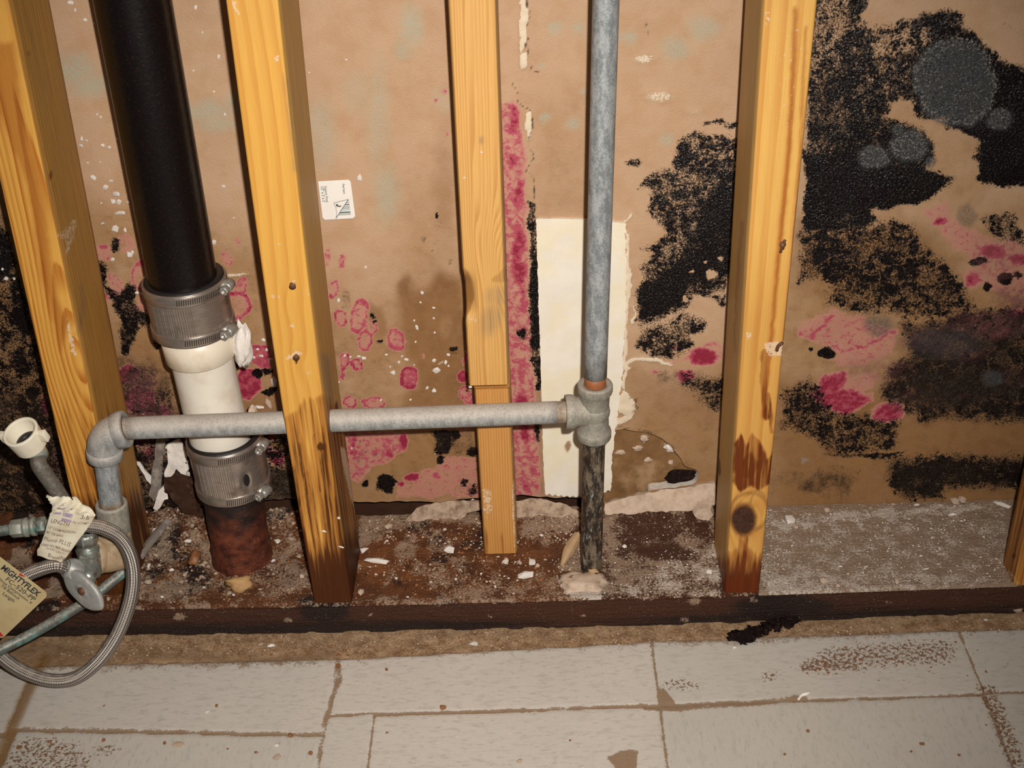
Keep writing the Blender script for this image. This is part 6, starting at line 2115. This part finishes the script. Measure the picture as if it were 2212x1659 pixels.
slab('board_scrap', [(352, 1040), (380, 1028), (412, 1034), (420, 1075), (440, 1120), (400, 1108), (372, 1080)], WY - 0.022, 0.004, W_CAVE, 'dark rotten board flap behind the rusty lower pipe stub', 'scrap', 261, 0.004)
slab('wood_strip', [(340, 940), (358, 935), (352, 1000), (345, 1060), (332, 1085), (322, 1070), (330, 1010)], WY - 0.012, 0.004, W_GREYW, 'grey weathered strip standing against the board left of the coupling', 'strip', 271, 0.002)
slab('board_scrap', [(330, 1098), (344, 1060), (356, 1048), (364, 1062), (350, 1090), (336, 1105)], WY - 0.018, 0.003, W_CHIP, 'narrow white board sliver at the foot of the grey strip', 'scrap', 281, 0.002)
slab('board_scrap', [(294, 998), (300, 1000), (326, 1032), (328, 1048), (316, 1036)], WY - 0.008, 0.002, W_CHIP, 'thin white torn edge left of the grey strip', 'scrap', 291, 0.001)


# lumps and splinters on the sill
def topz(px, py, z=0.038):
    return onZ(px, py, z)


def pebble(name, px, py, w_, h_, d_, z, mat, label, cat, seed, rough=0.3, rot=0.0, group=None, y=None, hi=True, freq=1.6):
    c = onZ(px, py, z) if y is None else onY(px, py, y)
    a_ = math.radians(rot)
    X_ = np.array([math.cos(a_), 0, -math.sin(a_)]) if y is not None else np.array([math.cos(a_), -math.sin(a_), 0.0])
    N_ = np.array([0, -1.0, 0]) if y is not None else np.array([0, 0, 1.0])
    Y_ = np.cross(N_, X_)
    V_, F_ = lump(c, (w_ / 2, h_ / 2, d_ / 2), seed, rough, axes=[X_, Y_, N_], hi=hi, freq=freq)
    o_ = obj(name, V_, F_, mat, smooth=not (not hi))
    if label:
        tag(o_, label, cat, group)
    return o_


pebble('pebble', 517, 1258, 0.026, 0.017, 0.016, 0.044, W_PEBBLE, 'tan stone on the sill in front of the rusty pipe stub', 'stone', 301, 0.45)
pebble('rust_flake', 420, 1205, 0.012, 0.022, 0.012, 0.055, W_FLAKE, 'rusty brown flake on the sill left of the rusty pipe stub', 'flake', 303, 0.35)
pebble('caulk_lump', 524, 748, 0.0150, 0.046, 0.013, 0, W_CHIP, 'lumpy white filler stuck to the right side of the white plastic pipe', 'lump', 305, 0.5, 8, y=0.072, freq=2.6)
pebble('caulk_lump', 546, 890, 0.008, 0.014, 0.008, 0, W_CHUNK, 'small tan filler lump above the level pipe right of the white plastic pipe', 'lump', 306, 0.4, 0, y=0.085)
V, F, UV = tube(spline([topz(300, 1205, 0.048), topz(340, 1150, 0.053), topz(378, 1108, 0.054), topz(396, 1090, 0.054)], 20), np.full(20, 0.0052), 12)
V[:, 2] = 0.05 + (V[:, 2] - 0.05) * 0.7
o = obj('wood_strip', V + (rng.random(V.shape) - 0.5) * 0.0012, F, W_GREYW)
tag(o, 'grey splintered stick lying on the sill left of the rusty pipe stub', 'stick')
V, F, UV = tube(spline([topz(1213, 1222, 0.043), topz(1228, 1190, 0.047), topz(1248, 1156, 0.052)], 14), np.interp(np.linspace(0, 1, 14), [0, 0.5, 1], [0.0016, 0.0062, 0.0048]), 8)
o = obj('wood_splinter', V, F, W_SPLINT, smooth=False)
tag(o, 'tan wood splinter leaning on the sill left of the mucky pipe foot', 'splinter')
pebble('wood_splinter', 1279, 1230, 0.012, 0.009, 0.004, 0.042, W_SPLINT, 'small tan splinter at the front of the mucky pipe foot', 'splinter', 309, 0.4, 30)
# plaster collar around the pipe foot
pl = []
V, F = lump(topz(1262, 1256, 0.0385), (0.024, 0.016, 0.0026), 311, 0.45, hi=True, freq=2.6)
o = obj('plaster_collar', V, F, W_CHUNK)
tag(o, 'low pale plaster mound around the mucky pipe foot', 'plaster')
# dark clump on the floor strip
Vs, Fs = [], []
off = 0
mc = np.array([(1588, 1378), (1600, 1374), (1620, 1364), (1645, 1356), (1670, 1350), (1695, 1344), (1710, 1338)], float)
for i in range(70):
    t = rnd.random() ** 0.9 * 5.99
    k = int(t)
    a, b = mc[k] + (mc[k + 1] - mc[k]) * (t - k)
    a += rnd.gauss(0, 6)
    b += rnd.gauss(0, 5 if t < 2 else 7) - (4 if t > 3 else 0)
    r = rnd.uniform(0.0012, 0.0038)
    V, F = lump(onZ(a, b, 0.001 + r * 0.5), (r * 1.2, r, r * 0.9), 320 + i, 0.9, hi=True, freq=3.6)
    Vs.append(V)
    Fs += [tuple(q + off for q in f) for f in F]
    off += len(V)
o = obj('mould_clump', np.vstack(Vs), Fs, W_MOLD_SHADE)
tag(o, 'furry black mould clump on the floor strip below the knotty stud', 'mould')


# ------------------------------------------------------------------ plaster crumbs, each one its own thing
CRUMB = [mesh_data('plaster_crumb', *lump((0, 0, 0), (1, 1, 1), 400 + k, 0.42), smooth=False) for k in range(6)]
CRUMB_T = [mesh_data('tan_crumb', *lump((0, 0, 0), (1, 1, 1), 420 + k, 0.42), smooth=False) for k in range(4)]
for m_ in CRUMB:
    m_.materials.append(W_CHIP)
for m_ in CRUMB_T:
    m_.materials.append(W_CHUNK)


def crumb(px, py, w_, h_, label, group, y=None, z=None, rot=0.0, tan=False, name='plaster_crumb', thick=0.6, cat='crumb'):
    if y is not None:
        c = onY(px, py, y)
    else:
        c = onZ(px, py, z)
    sc_ = 1.0 / (FPX / ((c - CAM) @ RM[2]))
    a, b = w_ * sc_ * 0.43, h_ * sc_ * 0.43
    t = thick * min(a, b)
    me = rnd.choice(CRUMB_T if tan else CRUMB)
    o_ = bpy.data.objects.new(name, me)
    COL.objects.link(o_)
    if y is not None:
        o_.scale = (a * 1.1, t, b * 1.1)
        o_.rotation_euler = (rnd.uniform(-0.2, 0.2), math.radians(rot), rnd.uniform(-0.2, 0.2))
        c = c + np.array([0, -t * 0.75, 0])
    else:
        o_.scale = (a * 1.1, b * 1.35, max(t, 0.0008))
        o_.rotation_euler = (0, 0, math.radians(-rot))
        c = c + np.array([0, 0, t * 0.6])
    o_.location = c
    tag(o_, label, cat, group)
    return o_


L1 = ('tiny white plaster crumb on the board between the arched stud and the black pipe', 'crumbs left of the black pipe')
for p in ((136, 258, 11, 9, 20), (155, 303, 8, 8, 0), (177, 300, 7, 12, 10), (187, 303, 6, 6, 0), (175, 314, 9, 11, 0), (222, 314, 9, 8, 0), (237, 318, 9, 7, 10), (165, 336, 8, 11, 30), (141, 303, 5, 5, 0), (190, 352, 5, 5, 0),
          (201, 383, 14, 13, 20), (229, 404, 12, 10, 0), (252, 418, 15, 15, 0), (245, 433, 14, 15, 0), (258, 436, 10, 12, 0), (278, 436, 7, 8, 0), (222, 482, 9, 5, -20), (250, 493, 13, 21, 20), (271, 497, 9, 13, 10), (185, 523, 10, 10, 0),
          (199, 542, 12, 9, 0), (281, 548, 16, 16, 20), (287, 544, 8, 9, 0), (202, 549, 6, 5, 0), (160, 488, 6, 6, 0), (254, 299, 6, 6, 0), (218, 253, 6, 6, 0), (210, 247, 5, 5, 0), (184, 43, 9, 8, 0), (204, 50, 6, 7, 0), (152, 6, 14, 10, 0), (163, 22, 5, 8, 0), (220, 72, 6, 6, 0),
          (244, 560, 9, 8, 0), (297, 632, 12, 8, 0), (308, 634, 7, 8, 0), (184, 480, 6, 6, 0), (240, 390, 8, 8, 0), (219, 438, 5, 6, 0), (216, 350, 5, 5, 0)):
    crumb(p[0], p[1], p[2], p[3], L1[0], L1[1], y=WY - 0.0005, rot=p[4])
crumb(260, 459, 22, 12, 'largest long white plaster chip between the arched stud and the black pipe', 'crumbs left of the black pipe', y=WY - 0.0005, rot=-4, name='plaster_chip', cat='chip')
L2 = ('tiny white plaster crumb on the board between the black pipe and the amber stud', 'crumbs right of the black pipe')
for p in ((422, 16, 7, 12, 30), (473, 122, 6, 9, 0), (418, 152, 6, 6, 0), (462, 198, 5, 5, 0), (438, 70, 5, 5, 0), (486, 247, 5, 6, 0), (419, 294, 6, 6, 0), (483, 402, 8, 9, 0), (463, 523, 9, 11, 0), (505, 470, 5, 5, 0), (569, 734, 9, 9, 0), (577, 755, 9, 9, 0), (557, 754, 9, 6, 0), (565, 768, 9, 8, 0), (585, 775, 9, 6, 0), (549, 771, 7, 9, 0)):
    crumb(p[0], p[1], p[2], p[3], L2[0], L2[1], y=WY - 0.0005, rot=p[4])
crumb(591, 825, 13, 30, 'tall white plaster chip beside the amber stud above the level pipe', None, y=WY - 0.001, rot=8, name='plaster_chip', cat='chip')
crumb(562, 878, 22, 10, 'wide white plaster chip between the plastic pipe and the amber stud', None, y=WY - 0.004, rot=10, name='plaster_chip', cat='chip')
crumb(581, 873, 12, 28, 'upright tan board sliver left of the amber stud above the level pipe', None, y=WY - 0.004, rot=-10, tan=True, name='board_sliver', cat='sliver')
crumb(777, 384, 15, 19, 'white plaster chip just right of the printed sticker', None, y=WY - 0.0005, rot=10, name='plaster_chip', cat='chip')
L3 = ('tiny white plaster crumb on the board between the amber stud and the fine-grained stud', 'crumbs in the middle bay')
for p in ((790, 577, 6, 6, 0), (912, 631, 9, 11, 0), (732, 648, 7, 9, 0), (937, 664, 9, 6, 0), (901, 707, 6, 12, -20), (939, 718, 7, 6, 0), (937, 687, 5, 8, 20), (908, 653, 5, 5, 0), (895, 692, 5, 6, 0), (786, 772, 13, 10, 0), (775, 769, 8, 7, 0), (745, 768, 7, 6, 0), (757, 771, 6, 6, 0),
          (869, 769, 6, 6, 0), (877, 776, 11, 8, 0), (849, 804, 15, 12, 30), (843, 792, 5, 6, 0), (938, 778, 9, 8, 0), (943, 799, 16, 14, 20), (963, 782, 8, 10, 0), (968, 766, 8, 7, 0), (969, 790, 6, 6, 0), (923, 837, 8, 9, 0), (938, 843, 13, 12, 0), (887, 863, 6, 5, 0), (823, 864, 6, 5, 0), (862, 782, 6, 7, 0), (895, 788, 5, 5, 0),
          (748, 128, 6, 6, 0), (672, 337, 7, 10, 0), (668, 156, 5, 5, 0), (732, 825, 5, 5, 0), (898, 738, 5, 5, 0), (834, 766, 7, 5, 0), (940, 980, 4, 4, 0), (760, 968, 5, 7, 0)):
    crumb(p[0], p[1], p[2], p[3], L3[0], L3[1], y=WY - 0.0005, rot=p[4])
crumb(953, 783, 16, 8, 'tan curled paper crumb on the board left of the fine-grained stud', None, y=WY - 0.001, rot=-35, tan=True, name='paper_crumb')
L4 = ('tiny white plaster crumb on the dark board left of the arched stud', 'crumbs left of the arched stud')
for p in ((6, 581, 6, 6, 0), (14, 601, 13, 8, -10), (31, 601, 7, 9, 0)):
    crumb(p[0], p[1], p[2], p[3], L4[0], L4[1], y=WY - 0.0005, rot=p[4])
# on the sill top, bay by bay
for p, lb_ in (((969, 1190, 24, 22, 0), 'white plaster chip on the sill left of the fine-grained stud foot'),
               ((810, 1213, 58, 15, 10), 'long white plaster slab on the sill beside the amber stud foot'),
               ((787, 1190, 14, 20, 60), 'white plaster sliver close against the amber stud foot'),
               ((1092, 1213, 14, 22, 10), 'white plaster chip on the sill in front of the fine-grained stud foot'),
               ((1132, 1246, 40, 20, -20), 'largest white plaster chip on the sill left of the plaster mound'),
               ((1150, 1216, 20, 14, 20), 'pale ring-like plaster chip on the sill right of the fine-grained stud foot')):
    crumb(p[0], p[1], p[2], p[3], lb_, 'chips on the middle sill', z=0.040, rot=p[4], name='plaster_chip', thick=0.75, cat='chip')
crumb(2061, 1086, 20, 16, 'pale round lump at the back of the right sill bay, left of the pair', 'lumps at the back of the right sill bay', z=0.0405, tan=True, name='plaster_lump', thick=1, cat='lump')
crumb(2077, 1083, 17, 16, 'pale round lump at the back of the right sill bay, right of the pair', 'lumps at the back of the right sill bay', z=0.0405, tan=True, name='plaster_lump', thick=1, cat='lump')
crumb(2162, 1090, 40, 13, 'white plaster sliver at the back corner of the right sill bay', None, z=0.0400, rot=35, name='plaster_chip', cat='chip')
crumb(1707, 1124, 26, 20, 'white pointed plaster chip on the sill right of the knotty stud', None, z=0.0405, rot=10, name='plaster_chip', cat='chip')
crumb(1785, 1104, 13, 12, 'small pale lump on the dusty sill behind the pointed chip', None, z=0.0405, tan=True, name='plaster_lump', thick=0.9, cat='lump')
crumb(1777, 1257, 16, 15, 'pale lump near the sill edge, nearest the knotty stud', 'lumps at the sill edge', z=0.0400, tan=True, name='plaster_lump', thick=0.9, cat='lump')
crumb(1937, 1256, 13, 16, 'pale lump near the sill edge in the middle of the right bay', 'lumps at the sill edge', z=0.0400, tan=True, name='plaster_lump', thick=0.9, cat='lump')
crumb(1530, 1236, 14, 16, 'white plaster chip on the sill left of the knotty stud foot', None, z=0.0400, name='plaster_chip', cat='chip')
crumb(1349, 1181, 14, 14, 'white plaster chip on the brown sill right of the mucky pipe', None, z=0.0400, name='plaster_chip', cat='chip')
crumb(1095, 1122, 14, 16, 'white plaster chip on the board paper right of the fine-grained stud', None, z=0.050, name='plaster_chip', cat='chip')
L5 = ('small pale crumb on the littered sill between the amber stud and the mucky pipe', 'crumbs on the middle sill')
for p in ((840, 1138, 20, 12), (960, 1145, 9, 8), (836, 1170, 8, 7), (985, 1252, 7, 7), (1070, 1268, 6, 6), (856, 1250, 7, 6), (900, 1230, 6, 5), (1010, 1072, 16, 9), (1022, 1084, 12, 12), (1172, 1111, 14, 12), (1170, 1158, 10, 8), (1122, 1216, 10, 10), (1162, 1222, 10, 9), (1098, 1250, 6, 6), (1040, 1240, 6, 6), (920, 1120, 8, 6), (780, 1280, 16, 14), (880, 1290, 7, 5), (1060, 1150, 10, 9)):
    crumb(p[0], p[1], p[2], p[3], L5[0], L5[1], z=0.041, tan=rnd.random() < 0.5, rot=rnd.uniform(-40, 40), thick=0.9)
L6 = ('small pale crumb on the dusty right bay of the sill', 'crumbs on the right sill bay')
for p in ((1660, 1262, 9, 8), (1690, 1258, 10, 6), (1815, 1224, 14, 5), (1870, 1225, 10, 5), (2000, 1230, 16, 6), (1860, 1168, 6, 5), (2125, 1160, 6, 6), (2058, 1112, 20, 8), (2105, 1096, 12, 9), (1980, 1092, 14, 8), (1880, 1098, 7, 6), (1878, 1236, 6, 6), (1810, 1266, 9, 8), (2152, 1208, 6, 5), (1720, 1140, 8, 8), (2030, 1092, 12, 7), (1930, 1090, 10, 6), (2105, 1078, 8, 8)):
    crumb(p[0], p[1], p[2], p[3], L6[0], L6[1], z=0.0392, tan=rnd.random() < 0.5, rot=rnd.uniform(-40, 40), thick=0.8)
L7 = ('small pale crumb on the littered sill left of the amber stud', 'crumbs on the left sill')
for p in ((320, 1260, 15, 13), (322, 1222, 9, 20), (338, 1200, 16, 8), (372, 1232, 14, 10), (316, 1108, 22, 10), (335, 1150, 18, 18), (405, 1170, 16, 10), (420, 1143, 26, 9), (392, 1258, 12, 8), (400, 1242, 10, 9), (630, 1166, 18, 11), (600, 1170, 14, 10), (652, 1245, 12, 10), (562, 1274, 11, 6), (505, 1286, 8, 6), (590, 1212, 16, 8), (440, 1270, 8, 7), (350, 1290, 8, 6), (590, 1130, 16, 12), (620, 1120, 14, 12)):
    crumb(p[0], p[1], p[2], p[3], L7[0], L7[1], z=0.046, tan=rnd.random() < 0.45, rot=rnd.uniform(-60, 60), thick=0.8)
# on studs
for p, lb_ in (((732, 1118, 9, 9), 'white speck on the dark foot of the amber stud, upper one'), ((700, 1147, 16, 6), 'white sliver on the dark foot of the amber stud, middle one'), ((736, 1181, 14, 5), 'thin white sliver on the dark foot of the amber stud, lowest one')):
    crumb(p[0], p[1], p[2], p[3], lb_, 'specks on the amber stud foot', y=-0.0005, rot=10, name='plaster_speck', cat='speck')
for p, lb_ in (((1040, 328, 6, 7), 'white speck on the fine-grained stud, in its upper third'), ((1003, 384, 5, 4), 'white speck on the left edge of the fine-grained stud above the knot')):
    crumb(p[0], p[1], p[2], p[3], lb_, None, y=0.0545, name='plaster_speck', cat='speck')
crumb(1016, 835, 9, 7, 'white speck at the lower left corner of the upper fine-grained board', None, y=0.0545, name='plaster_speck', cat='speck')
# on the floor and its bare strip
crumb(586, 1395, 24, 11, 'white plaster chip on the bare floor strip below the amber stud', None, z=-0.001, rot=-10, name='plaster_chip', cat='chip')
crumb(563, 1393, 13, 9, 'tan chip beside the white chip on the bare floor strip', None, z=-0.001, tan=True, name='plaster_chip', cat='chip')
crumb(1022, 1391, 20, 14, 'white plaster chip on the bare floor strip below the fine-grained stud', None, z=-0.001, name='plaster_chip', cat='chip')
crumb(387, 1608, 32, 16, 'flat tan flake on the lower left floor tile', None, z=0.0004, rot=10, tan=True, name='tan_flake', thick=0.35, cat='flake')
crumb(599, 1636, 18, 17, 'round tan flake at the bottom edge of the floor', None, z=0.0004, tan=True, name='tan_flake', thick=0.4, cat='flake')
crumb(598, 1610, 14, 10, 'small white chip above the round tan flake on the floor', None, z=0.0004, name='plaster_chip', thick=0.4, cat='chip')
crumb(447, 1538, 12, 8, 'small white chip on the upper left floor tile', None, z=0.0004, rot=-20, name='plaster_chip', thick=0.4, cat='chip')
crumb(1122, 1644, 18, 9, 'pinkish sliver on the bottom middle floor tile', None, z=0.0004, rot=-50, tan=True, name='plaster_chip', thick=0.4, cat='chip')
crumb(1587, 1399, 10, 6, 'white chip on the floor tile below the mould clump', None, z=0.0004, rot=20, name='plaster_chip', thick=0.5, cat='chip')
V, F, UV = tube(spline([onZ(1724, 1512, 0.001), onZ(1732, 1502, 0.0015), onZ(1744, 1498, 0.0022), onZ(1749, 1493, 0.0016)], 14), np.interp(np.linspace(0, 1, 14), [0, 0.5, 1], [0.0011, 0.0020, 0.0010]), 8)
o = obj('plaster_curl', V, F, W_CHIP)
tag(o, 'white curled shaving on the seam of the right floor tiles', 'shaving')
crumb(2195, 1318, 26, 24, 'pale rubble lump on the floor strip at the right edge', None, z=0.001, tan=True, name='plaster_lump', thick=0.8, cat='lump')
crumb(2128, 1340, 10, 8, 'small white chip on the floor strip near the right edge', None, z=-0.001, name='plaster_chip', thick=0.8, cat='chip')
L8 = ('small dark brown grit crumb on the floor tiles', 'grit crumbs on the tiles')
GRIT = [mesh_data('grit_crumb', *lump((0, 0, 0), (1, 1, 1), 440 + k, 0.42), smooth=False) for k in range(3)]
for m_ in GRIT:
    m_.materials.append(W_FLAKE)
for p in ((468, 1526, 8), (731, 1441, 16), (835, 1447, 9), (958, 1530, 14), (628, 1590, 12), (602, 1610, 8), (553, 1626, 9), (671, 1628, 10), (356, 1606, 9), (492, 1618, 6), (1992, 1608, 12), (1968, 1624, 6), (2072, 1632, 7), (1745, 1580, 8), (1695, 1630, 6), (2130, 1452, 7), (836, 1583, 7), (224, 1600, 9), (225, 1525, 6), (1232, 1600, 6), (110, 1602, 8), (42, 1616, 12)):
    o_ = bpy.data.objects.new('grit_crumb', rnd.choice(GRIT))
    COL.objects.link(o_)
    s_ = p[2] * 0.00021
    o_.scale = (s_, s_ * 1.1, s_ * 0.6)
    o_.rotation_euler = (0, 0, rnd.uniform(0, 6))
    o_.location = onZ(p[0], p[1], 0.0) + np.array([0, 0, s_ * 0.4])
    tag(o_, L8[0], 'crumb', L8[1])


# ------------------------------------------------------------------ fine uncountable litter
def litter(name, pts, mat, label, seed, smin, smax, flat=0.6):
    r = np.random.default_rng(seed)
    n_ = len(pts)
    idx = np.array(ICO1F)
    base = [ICO1V * (1 + (r.random(len(ICO1V)) - 0.5)[:, None] * 0.9) for _ in range(5)]
    # light lumps: octahedra
    OV = np.array([(1, 0, 0), (-1, 0, 0), (0, 1, 0), (0, -1, 0), (0, 0, 1), (0, 0, -1)], float)
    OF = np.array([(0, 2, 4), (2, 1, 4), (1, 3, 4), (3, 0, 4), (2, 0, 5), (1, 2, 5), (3, 1, 5), (0, 3, 5)])
    VV, FF = [], []
    for i, p in enumerate(pts):
        s_ = smin * (smax / smin) ** (r.random() ** 2.2)
        v = OV * (0.6 + 0.8 * r.random((6, 1))) * s_ * np.array([1, 1, flat])
        a = r.random() * 6.28
        c, s = math.cos(a), math.sin(a)
        v = np.stack([v[:, 0] * c - v[:, 1] * s, v[:, 0] * s + v[:, 1] * c, v[:, 2]], 1)
        VV.append(v + np.array(p) + np.array([0, 0, s_ * flat * 0.4]))
        FF.append(OF + i * 6)
    o_ = obj(name, np.vstack(VV), np.vstack(FF), mat, smooth=False)
    tag(o_, label, 'debris', kind='stuff')
    return o_


# the height of the littered sill top, read off its own mesh
_sv = np.array([v.co[:] for v in sill.data.vertices]) + np.array(sill.location)
_sv = _sv[_sv[:, 2] > 0.032]


def sill_z(x, y):
    k = np.argmin((_sv[:, 0] - x) ** 2 + (_sv[:, 1] - y) ** 2)
    return _sv[k, 2]


def scatter(n_, x0, x1, y0, y1, seed, clump=40.0, thr_=0.45, power=1.0):
    r = np.random.default_rng(seed)
    out_ = []
    while len(out_) < n_:
        x = r.uniform(x0, x1)
        y = y0 + (y1 - y0) * r.random() ** power
        if vnoise(np.array([x * clump]), np.array([y * clump]), seed)[0] > thr_ - 0.25 * r.random():
            out_.append((x, y))
    return out_


litter('fine_rubble', [(x, y, sill_z(x, y)) for x, y in scatter(800, -0.26, 0.0, 0.004, 0.135, 501, power=0.8)], W_SCRAP, 'fine pale rubble strewn over the left part of the sill', 1, 0.0006, 0.0042)
litter('fine_dirt', [(x, y, sill_z(x, y)) for x, y in scatter(900, -0.26, 0.26, 0.004, 0.135, 502)], W_FLAKE, 'fine rusty dirt strewn over the sill', 2, 0.0006, 0.0026)
litter('fine_rubble', [(x, y, sill_z(x, y)) for x, y in scatter(800, 0.04, 0.27, 0.003, 0.135, 503, power=0.75)], W_CHUNK, 'fine pale rubble strewn over the middle part of the sill', 3, 0.0005, 0.0022)
litter('fine_rubble', [(x, y, sill_z(x, y)) for x, y in scatter(420, 0.24, 0.41, 0.002, 0.135, 504)], W_CHIP, 'fine white plaster dust grains around the mucky pipe foot', 4, 0.0004, 0.0014)
litter('fine_rubble', [(x, y, sill_z(x, y)) for x, y in scatter(650, 0.445, 0.70, 0.002, 0.135, 505, thr_=0.4)], W_CHIP, 'fine white plaster grains over the right bay of the sill', 5, 0.0004, 0.0014)
litter('fine_rubble', [(x, 0.132 - 0.012 * abs(math.sin(i * 7.7)), 0.039) for i, x in enumerate(np.linspace(0.46, 0.70, 150))], W_CHUNK, 'pale rubble line along the back of the right bay of the sill', 6, 0.0006, 0.0026)
litter('fine_rubble', [(x, y, -0.0012) for x, y in scatter(700, -0.26, 0.72, -0.030, -0.003, 506, clump=25)], W_CHUNK, 'fine pale rubble strewn over the bare floor strip', 7, 0.0004, 0.0016)
litter('fine_dirt', [(x, y, -0.0012) for x, y in scatter(800, -0.26, 0.72, -0.034, -0.003, 507, clump=25)], W_FLAKE, 'fine brown dirt strewn over the bare floor strip', 8, 0.0004, 0.0018)
gp = []
rr_ = np.random.default_rng(9)
for _ in range(420):
    px_ = rr_.normal(1880, 110)
    py_ = 1418 + rr_.normal(0, 20)
    if px_ < 1800:
        py_ = 1440 + rr_.normal(0, 9)
        px_ = rr_.normal(1775, 26)
    gp.append(onZ(px_, py_, 0.0))
litter('fine_dirt', gp, W_FLAKE, 'brown grit sprinkled over the right upper floor tile', 10, 0.0004, 0.0014)
gp = [onZ(2120 + k * 0.55 + rr_.normal(0, 14), 1480 + k * 1.2, 0.0) for k in range(0, 150)] + [onZ(rr_.normal(110, 55), rr_.normal(1625, 20), 0.0) for _ in range(150)]
litter('fine_dirt', gp, W_FLAKE, 'brown grit sprinkled in the lower corners of the floor', 11, 0.0004, 0.0014)
